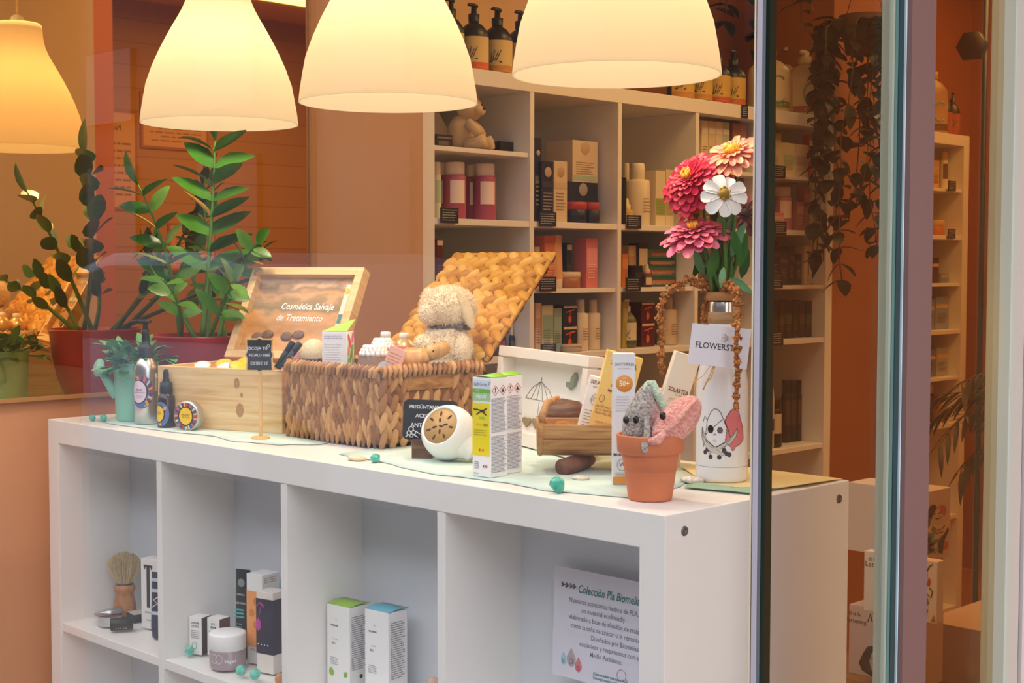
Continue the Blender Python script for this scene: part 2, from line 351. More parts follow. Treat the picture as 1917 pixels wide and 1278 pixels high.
# ------------------------------------------------------------------ pendant lamps
SH = bpy.data.materials.new('opal_shade'); SH.use_nodes = True; nt = SH.node_tree; nt.nodes.clear()
o_ = nt.nodes.new('ShaderNodeOutputMaterial'); d_ = nt.nodes.new('ShaderNodeBsdfDiffuse'); t_ = nt.nodes.new('ShaderNodeBsdfTranslucent'); a_ = nt.nodes.new('ShaderNodeAddShader')
em = nt.nodes.new('ShaderNodeEmission'); em.inputs[0].default_value = (1, .80, .46, 1); em.inputs[1].default_value = .33; a2 = nt.nodes.new('ShaderNodeAddShader')
d_.inputs[0].default_value = (.105, .088, .064, 1); t_.inputs[0].default_value = (.335, .272, .205, 1)
nt.links.new(d_.outputs[0], a_.inputs[0]); nt.links.new(t_.outputs[0], a_.inputs[1]); nt.links.new(a_.outputs[0], a2.inputs[0]); nt.links.new(em.outputs[0], a2.inputs[1]); nt.links.new(a2.outputs[0], o_.inputs[0])
lampdesc = {-.245: 'nearest and largest-looking pendant lamp with a cream bell shade, above the flowers', -.716: 'cream bell pendant lamp hanging between the two others, above the straw basket', -1.184: 'cream bell pendant lamp farthest from the glass edge, hanging above the big potted plant'}
for lx, lab in lampdesc.items():
    t = thing('pendant_lamp', lab, 'lamp', (lx, .195, FZ+.540), 0, 'pendant lamps over the window display')
    pr = [(.1400, 0), (.1395, .006), (.1375, .022), (.1335, .045), (.129, .069), (.118, .100), (.105, .129), (.0925, .153), (.0815, .173), (.0715, .190), (.0635, .205), (.0575, .220), (.0535, .238), (.0518, .255), (.051, .266), (.047, .270), (.006, .272)]
    MB().lathe(pr, SH, 64).lathe([(r-.0025, z) for r, z in pr[:2]] + [(r-.003, z) for r, z in pr[2:14]], SH, 64).lathe([(.140, 0), (.1375, 0)], SH, 64).build('lamp_shade', t)
    MB().lathe([(.0001, .235), (.018, .235), (.018, .27), (.012, .285), (.003, .29)], mat('f0e6d0', .5), 20).build('socket', t)
    MB().tube([(0, 0, .285), (0, 0, ZC-FZ-.54)], .0028, mat('e8c890', .6), 8).build('cord', t)
    l = bpy.data.lights.new('bulb_light', 'POINT'); l.energy = 5.6; l.color = (1, .82, .58); l.shadow_soft_size = .035
    lo = bpy.data.objects.new('bulb_light', l); COL.objects.link(lo); lo.parent = t; lo.location = (0, 0, .115)

# ------------------------------------------------------------------ things on the window display unit (z is measured from its top)
def on(px, py, z=0):
    q = at(px, py, 2, FZ+z); return Vector((q.x, q.y, FZ+z))
TEAL = mat('4fb8a0', .3, bump=.4, bscale=120, var=.3, vscale=120)
def stone(name, label, cat, loc, r, mt, seed, group=None, sq=1, k=.25):
    rnd = random.Random(seed); m = MB(); m.ell((0, 0, 0), (1, 1, 1), mt, 10, k=6)
    vs = [q*(1+rnd.uniform(-k, k*.4)) for q in m.v]; m.v = [Vector((q.x*r[0], q.y*r[1], q.z*r[2])) for q in vs]
    z0 = min(q.z for q in m.v); m.v = [q-Vector((0, 0, z0)) for q in m.v]
    if k > .1: m.sm = [False]*len(m.sm)
    o = m.build(name, None, loc, (0, 0, rnd.uniform(0, 6)), bevel=.0008 if k > .1 else 0); return tag(o, label, cat, group)
for (px, py), r, lab, sd in (((173, 788), (.0085, .007, .0065), 'small turquoise gemstone by the left end of the shelf top, beside the watering can', 1),
                         ((194, 790), (.008, .007, .007), 'small turquoise gemstone right in front of the mint watering can', 2),
                         ((703, 866), (.010, .0075, .007), 'dark turquoise gemstone in front of the straw basket', 3),
                         ((1043, 923), (.0105, .010, .0115), 'upright turquoise gemstone near the shelf edge in front of the wooden trough', 4)):
    stone('gemstone', lab, 'stone', on(px, py), r, TEAL, sd, 'turquoise gemstones')
LIME = mat('9dba2c', .35)
for (px, py), mt, r, lab in (((668, 862), mat('ead9b4', .6, var=.3, vscale=200), (.017, .012, .004), 'flat cream pebble in front of the straw basket'),
                          ((1087, 900), mat('ded2be', .6, var=.3, vscale=200), (.013, .011, .004), 'flat speckled pebble between the turquoise stone and the sunscreen carton'),
                          ((1296, 905), mat('dcd2c2', .6, var=.3, vscale=200), (.018, .012, .005), 'flat pale pebble beside the foot of the white steel bottle'),
                          ((953, 868), LIME, (.0085, .0085, .007), 'small lime green bead behind the yellow and white carton')):
    stone('pebble' if mt is not LIME else 'bead', lab, 'pebble' if mt is not LIME else 'bead', on(px, py), r, mt, 9, None, k=.04)

# thin gauze cloth with a wavy edge lying on the top
def cloth(label, pts, mt, z=.0012, seed=0):
    m = MB(); rnd = random.Random(seed); n = len(pts); c = sum((Vector(p) for p in pts), Vector((0, 0)))/n
    vs = [(c.x, c.y, .0006)]; K = 3; top = []
    for i in range(n):
        a, b = Vector(pts[i]), Vector(pts[(i+1) % n])
        for k in range(K):
            q = a.lerp(b, k/K); d = (q-c).normalized(); q = q+d*rnd.uniform(-.006, .006); top.append(q)
    N = len(top)
    for q in top: h = c.lerp(q, .7); vs.append((h.x, h.y, .0010))
    for q in top: vs.append((q.x, q.y, .0004))
    fs = [(0, 1+i, 1+(i+1) % N) for i in range(N)]+[(1+i, 1+N+i, 1+N+(i+1) % N, 1+(i+1) % N) for i in range(N)]
    m.add(vs, fs, mt, True); o = m.build('cloth', None, (0, 0, FZ+z)); b = o.modifiers.new('th', 'SOLIDIFY'); b.thickness = .0005
    return tag(o, label, 'cloth')
MINT = mat('cfe2d8', .8, bump=.2, bscale=400, var=.06, vscale=40); MINTD = mat('9fbfa0', .8, bump=.2, bscale=400)
cloth('pale mint cloth spread under the watering can, bottles and pine box', [(-1.40, .06), (-1.30, .035), (-1.15, .045), (-1.0, .06), (-.93, .045), (-.84, .07), (-.80, .12), (-.9, .34), (-1.42, .36)], MINT, seed=1)
cloth('pale mint cloth spread under the basket, diffuser and wooden trough', [(-.68, .07), (-.55, .05), (-.42, .03), (-.30, .045), (-.22, .03), (-.10, .07), (-.12, .18), (-.2, .36), (-.62, .37), (-.76, .3)], MINT, seed=2)
cloth('dull green leaf-shaped cloth strip beside the steel bottle', [(-.11, .17), (-.02, .19), (-.01, .25), (-.05, .215), (-.12, .215)], MINTD, z=.003, seed=3)
ye = MB(); ye.add([(-.105, .22, 0), (-.03, .20, 0), (-.005, .30, .004), (-.008, .385, .001), (-.2, .385, .001), (-.22, .31, .003)], [(0, 1, 2, 3, 4, 5)], mat('f4dd9c', .6))
o = ye.build('paper_sheet', None, (0, 0, FZ+.0012)); tag(o, 'pale yellow paper sheet lying under the white steel bottle', 'paper'); b = o.modifiers.new('th', 'SOLIDIFY'); b.thickness = .0006

# --- mint watering can with a herb
WC = on(216, 790); WC = Vector((WC.x+.012, WC.y+.036, FZ+.0025))
t = thing('watering_can', 'small mint green metal watering can holding a leafy herb', 'watering can', WC)
MC = mat('8fcbb4', .45, bump=.03)
MB().lathe([(.0001, .001), (.0345, 0), (.036, .003), (.0375, .04), (.0385, .075), (.0397, .077), (.0385, .079), (.0392, .083), (.0404, .085), (.0392, .087), (.0405, .104), (.0415, .106), (.0395, .106), (.0385, .09), (.0001, .088)], MC, 40).build('can_body', t)
sp = -RT.copy(); sp.z = 0; sp.normalize(); sp = (sp + Vector((0, -.15, 0))).normalized()
sb = MB().tube([sp*.033+Vector((0, 0, .045)), sp*.05+Vector((0, 0, .070)), sp*.062+Vector((0, 0, .088))], [.0115, .0085, .006], MC, 12).build('spout', t)
nz = (sp*.8+Vector((-FW.x, -FW.y, .35))*.8).normalized(); Rn = Vector((0, 0, 1)).rotation_difference(nz).to_matrix()
MB().lathe([(.0001, -.004), (.006, -.006), (.016, .001), (.0165, .004), (.0001, .006)], MC, 24, sp*.064+Vector((0, 0, .096)), Rn).build('spout_rose', sb)
hb = [Vector((.03+.035*math.sin(a), .02, .055+.038*math.cos(a))) for a in [PI*k/10 for k in range(11)]]
MB().tube(hb, .003, MC, 8).build('handle', t)
MB().lathe([(.0001, .0885), (.038, .0885)], mat('3a2a1e', .95), 24).build('soil', t)
h = thing('potted_herb', 'bushy green herb growing out of the mint watering can', 'plant', WC+Vector((0, 0, .0895)))
m = MB(); ms = MB(); rnd = random.Random(5)
for i in range(46):
    a = rnd.uniform(0, 2*PI); e = rnd.uniform(.1, 1.25); L = rnd.uniform(.02, .058); d = Vector((math.cos(a)*math.cos(e), math.sin(a)*math.cos(e), math.sin(e)))
    b = Vector((math.cos(a)*.018*rnd.random(), math.sin(a)*.018*rnd.random(), -.001)); q = b+d*L; ms.tube([b, b+d*L*.5+Vector((0, 0, .004)), q], .0009, STEM, 5)
    for k in range(rnd.choice((2, 3, 3))):
        dd = (d+Vector((rnd.uniform(-1, 1), rnd.uniform(-1, 1), rnd.uniform(-.5, .8)))*.9).normalized(); m.leaf(q, dd, (0, 0, 1), rnd.uniform(.024, .038), rnd.uniform(.016, .024), HERB, .35)
m.build('leaves', h); ms.build('stems', h)

# --- aluminium pump bottle
def wrapfn(r, a0, z0): return lambda u, v: Vector((r*math.sin(a0+u/r), -r*math.cos(a0+u/r), z0+v))
def patch(mb, fn, poly, mt, n=1):
    "fan of a 2D polygon wrapped onto a curved surface"
    q_ = []
    for i_ in range(len(poly)):
        a_, b_ = poly[i_], poly[(i_+1) % len(poly)]; c_n = max(1, int(math.hypot(b_[0]-a_[0], b_[1]-a_[1])/.004))
        q_ += [(a_[0]+(b_[0]-a_[0])*j_/c_n, a_[1]+(b_[1]-a_[1])*j_/c_n) for j_ in range(c_n)]
    poly = q_; cx = sum(p[0] for p in poly)/len(poly); cy = sum(p[1] for p in poly)/len(poly)
    vs = [fn(cx, cy)]; K = 4
    for k in range(1, K+1):
        for p in poly: vs.append(fn(cx+(p[0]-cx)*k/K, cy+(p[1]-cy)*k/K))
    N = len(poly); fs = [(0, 1+i, 1+(i+1) % N) for i in range(N)]
    for k in range(K-1): fs += [(1+k*N+i, 1+(k+1)*N+i, 1+(k+1)*N+(i+1) % N, 1+k*N+(i+1) % N) for i in range(N)]
    mb.add(vs, fs, mt, True)
def oval(rx, ry, n=28, cx=0, cy=0): return [(cx+rx*math.cos(2*PI*i/n), cy+ry*math.sin(2*PI*i/n)) for i in range(n)]
ALU = mat('c9c9c9', .28, 1, bump=.02, bscale=300)
A45 = math.radians(45)
MB_ = on(270, 797); t = thing('pump_bottle', 'brushed aluminium pump bottle with black pump and round colourful label', 'bottle', MB_+Vector((-.012, .012, .0022)), A45)
MB().lathe([(.0001, 0), (.0200, 0), (.0215, .002), (.0215, .094), (.0205, .103), (.0175, .111), (.0135, .1175), (.0120, .119)], ALU, 48).build('bottle_body', t)
pm = MB().lathe([(.0133, .118), (.0133, .136), (.0128, .138), (.0085, .142), (.0075, .146), (.0065, .162), (.0062, .170), (.0001, .170)], BLACK, 32).build('pump_collar', t)
pm = MB().lathe([(.0046, .170), (.0046, .180), (.0105, .181), (.0110, .1845), (.0090, .187), (.0001, .1875)], BLACK, 28).tube([(0, 0, .183), (-.014, .002, .184), (-.028, .004, .182)], [.0045, .0038, .0022], BLACK, 10).build('pump_head', t)
lb = MB(); f1 = wrapfn(.0217, math.radians(-38), .059)
patch(lb, wrapfn(.02165, math.radians(-10), .059), oval(.0225, .030), mat('5a6a9c', .5))
rb = random.Random(3); pcs = ['c23a2a', 'e0b02c', '8c2030', 'ead7b0', '4a5a94', 'd66a2c', '6a3a5a']
for i in range(26):
    a = i/26*2*PI; 
    if -2.6 < math.atan2(math.sin(a), math.cos(a)) < -1.0: continue
    ra = .0225; rz_ = .030; poly = [(math.cos(a-.10)*ra*.62, math.sin(a-.10)*rz_*.62), (math.cos(a-.1)*ra*rb.uniform(.85, 1.02), math.sin(a-.1)*rz_*rb.uniform(.85, 1.02)), (math.cos(a+.12)*ra*.98, math.sin(a+.12)*rz_*.98), (math.cos(a+.1)*ra*.62, math.sin(a+.1)*rz_*.62)]
    patch(lb, wrapfn(.02175, math.radians(-10), .059), poly, mat(pcs[i % 7], .5))
patch(lb, wrapfn(.02185, math.radians(-22), .059), oval(.0165, .0215), mat('2a2530', .5))
patch(lb, wrapfn(.02195, math.radians(-24), .059), oval(.0150, .0198), mat('e6cfe0', .5))
lo = lb.build('round_label', t)
text('SERUM', .0042, INK, t, (0, 0, 0), fn=wrapfn(.0221, math.radians(-22), .0625), bold=.0001)
text('REGENERADOR', .0036, INK, t, (0, 0, 0), fn=wrapfn(.0221, math.radians(-22), .0575), sx=.9)
text('aceite de rosa\nmosqueta', .0030, mat('8a6a90', .6), t, (0, 0, 0), fn=wrapfn(.0221, math.radians(-22), .0505))
pbk = MB(); patch(pbk, wrapfn(.02175, math.radians(68), .075), [(-.0035, -.016), (.0035, -.016), (.0035, .016), (-.0035, .016)], mat('d8cdb6', .5)); pbk.build('back_label', t)

# --- amber dropper bottle
AMB = mat('2e1710', .12, spec=.6)
q = on(311, 802); t = thing('dropper_bottle', 'small brown glass dropper bottle with black pipette cap and yellow label', 'bottle', q+Vector((-.002, .002, .0022)), A45)
MB().lathe([(.0001, 0), (.0148, 0), (.0155, .002), (.0155, .048), (.0145, .054), (.0105, .059), (.009, .062)], AMB, 36).build('bottle_body', t)
MB().lathe([(.0098, .060), (.0115, .061), (.0105, .079), (.0080, .080), (.0001, .080)], BLACK, 24).build('cap', t)
MB().lathe([(.0066, .080), (.0062, .083), (.0050, .086), (.0052, .094), (.0045, .0995), (.0025, .102), (.0001, .1025)], mat('121214', .5), 20).build('rubber_bulb', t)
lb = MB(); f = wrapfn(.0157, math.radians(-28), .0245)
patch(lb, f, oval(.0165, .0215), mat('5a70a8', .5)); patch(lb, wrapfn(.0158, math.radians(-38), .025), oval(.0120, .0160), mat('1e1c22', .5))
patch(lb, wrapfn(.0159, math.radians(-40), .025), oval(.0102, .0142), mat('f2c400', .5)); patch(lb, wrapfn(.0160, math.radians(-28), .0065), oval(.0022, .0022, 10), mat('f2c400', .5)); patch(lb, wrapfn(.0159, math.radians(2), .034), [(-.003, -.004), (.002, -.002), (.004, .003), (-.001, .004)], mat('d8a070', .5))
lb.build('label', t)
text('ACEITE\nDE ROSA', .0031, INK, t, (0, 0, 0), fn=wrapfn(.0162, math.radians(-40), .026))

# --- round tin standing on its edge
q = on(352, 806); t = thing('balm_tin', 'round metal balm tin with yellow label standing on its edge by the pine box', 'tin', q+Vector((.006, .000, .0268)), rot=(PI/2, 0, math.radians(22)))
TINM = mat('c4bfb6', .35, .9)
MB().lathe([(.0001, -.010), (.0235, -.010), (.0248, -.008), (.0248, .002)], mat('d9d2c4', .5), 44).build('tin_base', t)
MB().lathe([(.0256, -.006), (.0262, -.005), (.0262, .0095), (.0252, .0115), (.0001, .0115)], TINM, 44).build('lid', t)
lb = MB(); c_ = lambda z: (lambda u, v: Vector((u, v, z)))
patch(lb, c_(.0117), oval(.0238, .0238), mat('4c5a88', .5))
for i in range(30):
    a = i/30*2*PI
    if abs(math.atan2(math.sin(a+PI/2), math.cos(a+PI/2))) < .3: continue
    patch(lb, c_(.0119), [(math.cos(a-.08)*.0165, math.sin(a-.08)*.0165), (math.cos(a-.07)*.0225, math.sin(a-.07)*.0225), (math.cos(a+.09)*.0232, math.sin(a+.09)*.0232), (math.cos(a+.06)*.0165, math.sin(a+.06)*.0165)], mat(pcs[i % 7], .5))
patch(lb, c_(.0121), oval(.0152, .0168), mat('1e1c22', .5)); patch(lb, c_(.0123), oval(.0132, .0148), mat('f4c600', .5)); patch(lb, c_(.0122), oval(.003, .003, 12, .001, -.0205), mat('e0d27a', .5))
lb.build('label', t)
text('BÁLSAMO\nDE ROSA', .0042, INK, t, (0, 0, .0125), rx=0, sx=.9)

# --- pine box with slanted printed lid
RB = math.radians(18.6); bx0 = Vector((-1.204, .0745, FZ+.002)); BW, BD, BH = .266, .190, .107
t = thing('pine_box', 'open pine wood box holding round tins, with its glazed lid leaning back', 'box', bx0, RB); w = .011
MB().box((BW/2, w/2, BH/2), (BW, w, BH), PINE).build('front_board', t, bevel=.001)
MB().box((BW/2, BD-w/2, BH/2), (BW, w, BH), PINE).build('back_board', t, bevel=.001)
for x in (w/2, BW-w/2): MB().box((x, BD/2, BH/2), (w, BD-2*w-.0004, BH), PINE).build('end_board', t, bevel=.001)
MB().box((BW/2, BD/2, .004), (BW-2*w, BD-2*w, .008), PINE).build('bottom_board', t)
kn = MB()
for x, z, a, b in ((.112, .082, .006, .009), (.122, .062, .003, .004), (.118, .036, .008, .012)):
    patch(kn, lambda u, v: Vector((u, -.0003, v)), oval(a, b, 20, x+.06, z), mat('bd8a58', .6, var=.2, vscale=200))
kn.build('wood_knots', t)
lidp = bx0+Rz(RB) @ Vector((0, BD-.002, BH+.001))
LB = .094; LHh = .167; LL = math.hypot(LB, LHh); la = math.atan2(LB, LHh)
l = thing('lid', None, None, (.016, BD-.012, BH+.0015), rot=(-la, 0, 0)); l.parent = t
# lid lies in local xz, opening towards -y
LW = .250; fwid = .016; ld = .024
MB().box((fwid/2, 0, LL/2), (fwid, ld, LL), PINE).box((LW-fwid/2, 0, LL/2), (fwid, ld, LL), PINE).box((LW/2, 0, LL-fwid/2), (LW-2*fwid, ld, fwid), PINE).box((LW/2, 0, fwid/2), (LW-2*fwid, ld, fwid), PINE).build('lid_frame', l, bevel=.0008)
def land(nt, tc):
    sx = nt.nodes.new('ShaderNodeSeparateXYZ'); n = nt.nodes.new('ShaderNodeTexNoise'); n.inputs['Scale'].default_value = 45; n.inputs['Detail'].default_value = 6
    mp = nt.nodes.new('ShaderNodeMapping'); mp.inputs['Scale'].default_value = (.5, 1, 1)
    nt.links.new(tc.outputs['Object'], mp.inputs['Vector']); nt.links.new(mp.outputs['Vector'], n.inputs['Vector']); nt.links.new(tc.outputs['Object'], sx.inputs[0])
    a = nt.nodes.new('ShaderNodeMath'); a.operation = 'MULTIPLY_ADD'; a.inputs[1].default_value = 5.2; nt.links.new(sx.outputs['Z'], a.inputs[0])
    b = nt.nodes.new('ShaderNodeMath'); b.operation = 'MULTIPLY_ADD'; b.inputs[1].default_value = .34; b.inputs[2].default_value = -.17; nt.links.new(n.outputs['Fac'], b.inputs[0]); nt.links.new(b.outputs[0], a.inputs[2]); return a.outputs[0]
PHOTO = ramp_mat('printed_landscape', [(0, 'c98f52'), (.25, 'd8a468'), (.38, 'b98752'), (.48, 'cf9a5e'), (.56, '8d7a54'), (.66, 'a98a62'), (.72, 'd9aa7c'), (.80, '9c8068'), (.86, 'd6b494'), (.95, 'b9a9a8')], land, .25)
MB().box((LW/2, .004, LL/2), (LW-2*fwid, .002, LL-2*fwid), PHOTO).build('printed_panel', l)
text('Cosmética Salvaje', .0190, WHITE2, l, (LW*.56, .0026, LL*.60), shear=.18, bold=.00025, sx=.86)
text('de Tratamiento', .0190, WHITE2, l, (LW*.52, .0026, LL*.475), shear=.18, bold=.00025, sx=.86)
MB().lathe([(.0001, .003), (.005, .002), (.0055, 0)], mat('c08a50', .4), 18, (.012, -ld/2, LL-.014), Rx(PI/2)).build('magnet', l)
sl = MB().box((LW-fwid-.006, -.0125+.002, LL*.50), (.010, .0006, LL*.62), mat('e6dccb', .5)).box((LW-fwid-.006, -.0112, LL*.44), (.008, .0006, .018), mat('4e7c84', .5)); patch(sl, lambda u, v: Vector((u, -.0116, v)), oval(.0045, .006, 18, LW-fwid-.006, LL*.74), mat('e8c020', .5)); sl.build('side_sticker', l)
rk = MB()
for i, (x, z) in enumerate(((.05, .050), (.072, .055), (.115, .052), (.140, .056))): rk.ell((x, .001, z), (.013, .003, .009), mat('7c6258', .7, var=.4, vscale=160), 14)
rk.build('printed_shells', l)
# shavings and tins inside
m = MB(); rnd = random.Random(11)
for i in range(420):
    x, y = rnd.uniform(.014, BW-.014), rnd.uniform(.014, BD-.05); z = .088+rnd.uniform(-.006, .010); a = rnd.uniform(0, PI); L = rnd.uniform(.006, .014)
    if y < .016: z = min(z, .1)
    p0 = Vector((x-L*math.cos(a)*.5, y-L*math.sin(a)*.5, z)); p1 = Vector((x, y, z+rnd.uniform(.001, .005))); p2 = Vector((x+L*math.cos(a)*.5, y+L*math.sin(a)*.5, z-.001))
    for q in (p0, p1, p2): q.x = min(max(q.x, .0125), BW-.0125); q.y = max(q.y, .0125)
    m.tube([p0, p1, p2], [.0006, .0010, .0006], SHAVE, 3)
m.box((BW/2, (BD-.04)/2, .045), (BW-2*w-.002, BD-2*w-.03, .074), mat('d8a468', .8))
sh = m.build('wood_shavings', None, bx0, (0, 0, RB)); tag(sh, 'curly wood shavings filling the pine box around the tins', 'shavings', None, 'stuff')
for i, (x, y, tl, az, cl, pos) in enumerate(((.075, .030, .35, .2, 'f4f0ea', 'white topped tin nearest the left end of the pine box'), (.098, .062, .5, -.2, 'f2c200', 'yellow topped tin behind the leftmost white tin in the pine box'),
        (.124, .030, .3, .1, 'f4f0ea', 'white topped tin at the front middle of the pine box'), (.126, .082, .75, -.3, 'f2c200', 'yellow topped tin standing highest in the pine box'),
        (.150, .032, .5, .2, 'f2c200', 'yellow topped tin just left of the little blackboard'), (.212, .030, .5, -.2, 'cfd2d6', 'silver tin right of the little blackboard in the pine box'), (.186, .055, .7, .1, 'cfd2d6', 'silver tin half hidden behind the little blackboard'))):
    loc = bx0+Rz(RB) @ Vector((x, y, .101+.010*tl)); t = thing('balm_tin', pos, 'tin', loc, rot=(.55*tl+.25, .25*math.sin(i*2), RB+.35+az), group='round tins in the pine box')
    MB().lathe([(.0001, -.005), (.0150, -.005), (.0158, -.003), (.0158, .004), (.0148, .0052), (.0130, .0052)], mat('d6a45c', .4), 28).build('tin_body', t)
    MB().lathe([(.0131, .0052), (.0125, .0056), (.0001, .0058)], mat(cl, .45), 24).build('lid_label', t)
# --- tiny blackboard on a pole
q = on(487, 824); t = thing('table_sign', 'tiny framed blackboard on a thin wooden pole with round foot', 'sign', q+Vector((-.004, .004, .0005)), math.radians(40))
LW2 = mat('e2b679', .5); k = .0193
MB().lathe([(.0001, 0), (.0150, 0), (.0155, .0015), (.0150, .0045), (.0135, .0055), (.0001, .0058)], LW2, 32).build('foot', t)
MB().box((0, 0, .062), (.0048, .003, .114), LW2).build('pole', t)
fr = [(-.0225, -.027), (-.005, -.027), (0, -.0295), (.005, -.027), (.0225, -.027), (.0215, -.006), (.0245, 0), (.0215, .006), (.0225, .027), (.005, .027), (0, .0295), (-.005, .027), (-.0225, .027), (-.0215, .006), (-.0245, 0), (-.0215, -.006)]
MB().prism([(x, z+.1395) for x, z in fr], -.004, -.0015, LW2).build('sign_frame', t)
MB().prism([(x*.90, z*.905+.1395) for x, z in fr], -.0045, -.0038, BOARD).build('blackboard', t)
text('ESCOJA TU', .0068, CHALK, t, (-.003, -.0048, .150)); text('REGALO BEBÉ', .0062, CHALK, t, (0, -.0048, .139), sx=.92); text('DESDE 2€', .0068, CHALK, t, (0, -.0048, .1255))
m = MB().tube([(.013, -.0048, .149), (.012, -.0048, .153), (.015, -.0048, .157), (.0175, -.0048, .155), (.016, -.0048, .152)], .0005, CHALK, 4).build('chalk_flower', t)

# --- straw basket with lid
X0, X1, Y0, Y1, BZ = -.925, -.675, .140, .370, .122
bo = Vector((X0, Y0, FZ+.006)); t = thing('straw_basket', 'rectangular woven straw basket with its lid open, full of gifts', 'basket', bo)
bw, bd = X1-X0, Y1-Y0
core = MB(); th = .008; cm = mat('80552a', .9)
for c, d in (((bw/2, th/2+.005, BZ/2), (bw-.012, th, BZ-.006)), ((bw/2, bd-th/2-.005, BZ/2), (bw-.012, th, BZ-.006)), ((th/2+.005, bd/2, BZ/2), (th, bd-.012, BZ-.006)), ((bw-th/2-.005, bd/2, BZ/2), (th, bd-.012, BZ-.006)), ((bw/2, bd/2, .004), (bw-.014, bd-.014, .006))): core.box(c, d, cm)
core.build('basket_core', t)
def strands(mb, O, ux, uz, un, width, height, cw, ch, mt, skip=None, seed=1, ht=.0052, tl=(.25, .5)):
    "braided columns: V-shaped pairs of straw pieces along uz, columns side by side along ux"
    rnd = random.Random(seed); nc = max(1, round(width/cw)); cw = width/nc; nr = max(1, round(height/ch)); ch = height/nr
    for i in range(nc):
        for j in range(nr):
            for sgn in (-1, 1):
                cx = cw*(i+.5)+sgn*cw*.20; cz = ch*(j+.5)+(ch*.25 if sgn > 0 else -ch*.25)+rnd.uniform(-.1, .1)*ch
                if cz < ch*.15 or cz > height-ch*.15: cz = min(max(cz, ch*.35), height-ch*.35)
                if skip and skip(cx, cz): continue
                L = ch*rnd.uniform(.95, 1.2)/2*1.25; wd_ = cw*rnd.uniform(.29, .38); a = -sgn*rnd.uniform(*tl)
                du = (ux*math.sin(a)+uz*math.cos(a)); dv = (ux*math.cos(a)-uz*math.sin(a)); C = O+ux*cx+uz*cz+un*(ht*.1); vs = []
                P = [(-1, .12, .2), (-.6, .8, .75), (0, 1, 1), (.55, .75, .8), (1, .1, .2)]
                for s_, w_, h_ in P:
                    b = C+du*(L*s_); vs += [b-dv*wd_*w_, b-dv*wd_*w_*.55+un*ht*h_*.85, b+un*ht*h_, b+dv*wd_*w_*.55+un*ht*h_*.85, b+dv*wd_*w_]
                mb.add(vs, [(r*5+c, r*5+c+1, r*5+c+6, r*5+c+5) for r in range(4) for c in range(4)], mt, True)
ex, ey, ez = Vector((1, 0, 0)), Vector((0, 1, 0)), Vector((0, 0, 1))
m = MB(); strands(m, Vector((.006, .006, .002)), ex, ez, -ey, bw-.012, BZ-.008, .0135, .0235, STRAW, seed=1, tl=(.10, .32)); m.build('front_weave', t)
hx0, hx1, hz0 = .058, .158, .083
m = MB(); strands(m, Vector((bw-.006, .006, .002)), ey, ez, ex, bd-.012, BZ-.008, .0215, .029, STRAW, lambda u, v: hx0-.004 < u < hx1-.004 and v > hz0-.006, seed=2, ht=.0065); m.build('side_weave', t)
m = MB(); strands(m, Vector((.006, bd-.006, .002)), ey*-1, ez, -ex, bd-.012, BZ-.008, .0225, .026, STRAW, seed=3); m.build('side_weave', t)
m = MB(); strands(m, Vector((bw-.006, bd-.006, .002)), -ex, ez, ey, bw-.012, BZ-.008, .03, .026, STRAW, seed=4); m.build('back_weave', t)
m = MB(); strands(m, Vector((bw/2+.0, .0, .0)), ex, ez, ey, .001, .001, 1, 1, STRAW, lambda a, b: True)
rim = MB(); rr = [(.006, .006), (bw-.004, .006), (bw-.004, bd-.006), (.006, bd-.006)]
for k in range(4):
    a, b = Vector(rr[k]), Vector(rr[(k+1) % 4]); n = int((b-a).length/.010)
    for i in range(n):
        c = a.lerp(b, (i+.5)/n); d = (b-a).normalized(); nn = Vector((d.y, -d.x))
        if k == 1 and hx0-.012 < c.y-.004 < hx1-.01: zz = BZ-.004
        else: zz = BZ-.004
        rim.tube([(c.x-d.x*.004+nn.x*.006, c.y-d.y*.004+nn.y*.006, zz-.012), (c.x+nn.x*.006, c.y+nn.y*.006, zz-.001), (c.x+d.x*.003, c.y+d.y*.003, zz+.004), (c.x+d.x*.005-nn.x*.006, c.y+d.y*.005-nn.y*.006, zz-.004)], [.003, .0045*(.8+.5*((i*7)%5)/5), .0042, .003], STRAW, 6)
rim.build('rim', t)
MB().box((bw-.006, (hx0+hx1)/2, hz0+.013), (.010, hx1-hx0, .026), wood('handle_wood', [(.3, '7a4c22'), (.5, 'a06c34'), (.7, 'c08c50')], sc=(30, 8, 40), bump=.4)).build('handle', t, bevel=.003)
# lid of the basket: braids run along the hinge
LAd = .165; LHt = .178; LLn = math.hypot(LAd, LHt); la = math.atan2(LAd, LHt)
l = thing('lid', None, None, (0, bd-.004, BZ+.002), rot=(-la, 0, 0)); l.parent = t
MB().box((bw/2, .004, LLn/2), (bw-.006, .007, LLn-.006), cm).build('lid_core', l)
m = MB(); nr = 8
for j in range(nr):
    strands(m, Vector((0, .001, LLn*j/nr)), ez, ex, -ey, LLn/nr, bw, LLn/nr*.999, .0265, STRAWLID, seed=20+j, ht=.0075, tl=(.38, .75))
m.build('lid_weave', l)
m = MB(); m.tube([(0, .003, 0), (0, .003, LLn), (bw, .003, LLn), (bw, .003, 0)], .0045, STRAWLID, 8)
strands(m, Vector((0, .008, 0)), ex, ez, ey, bw, LLn, .03, .026, STRAWLID, seed=44); m.build('lid_edge', l)

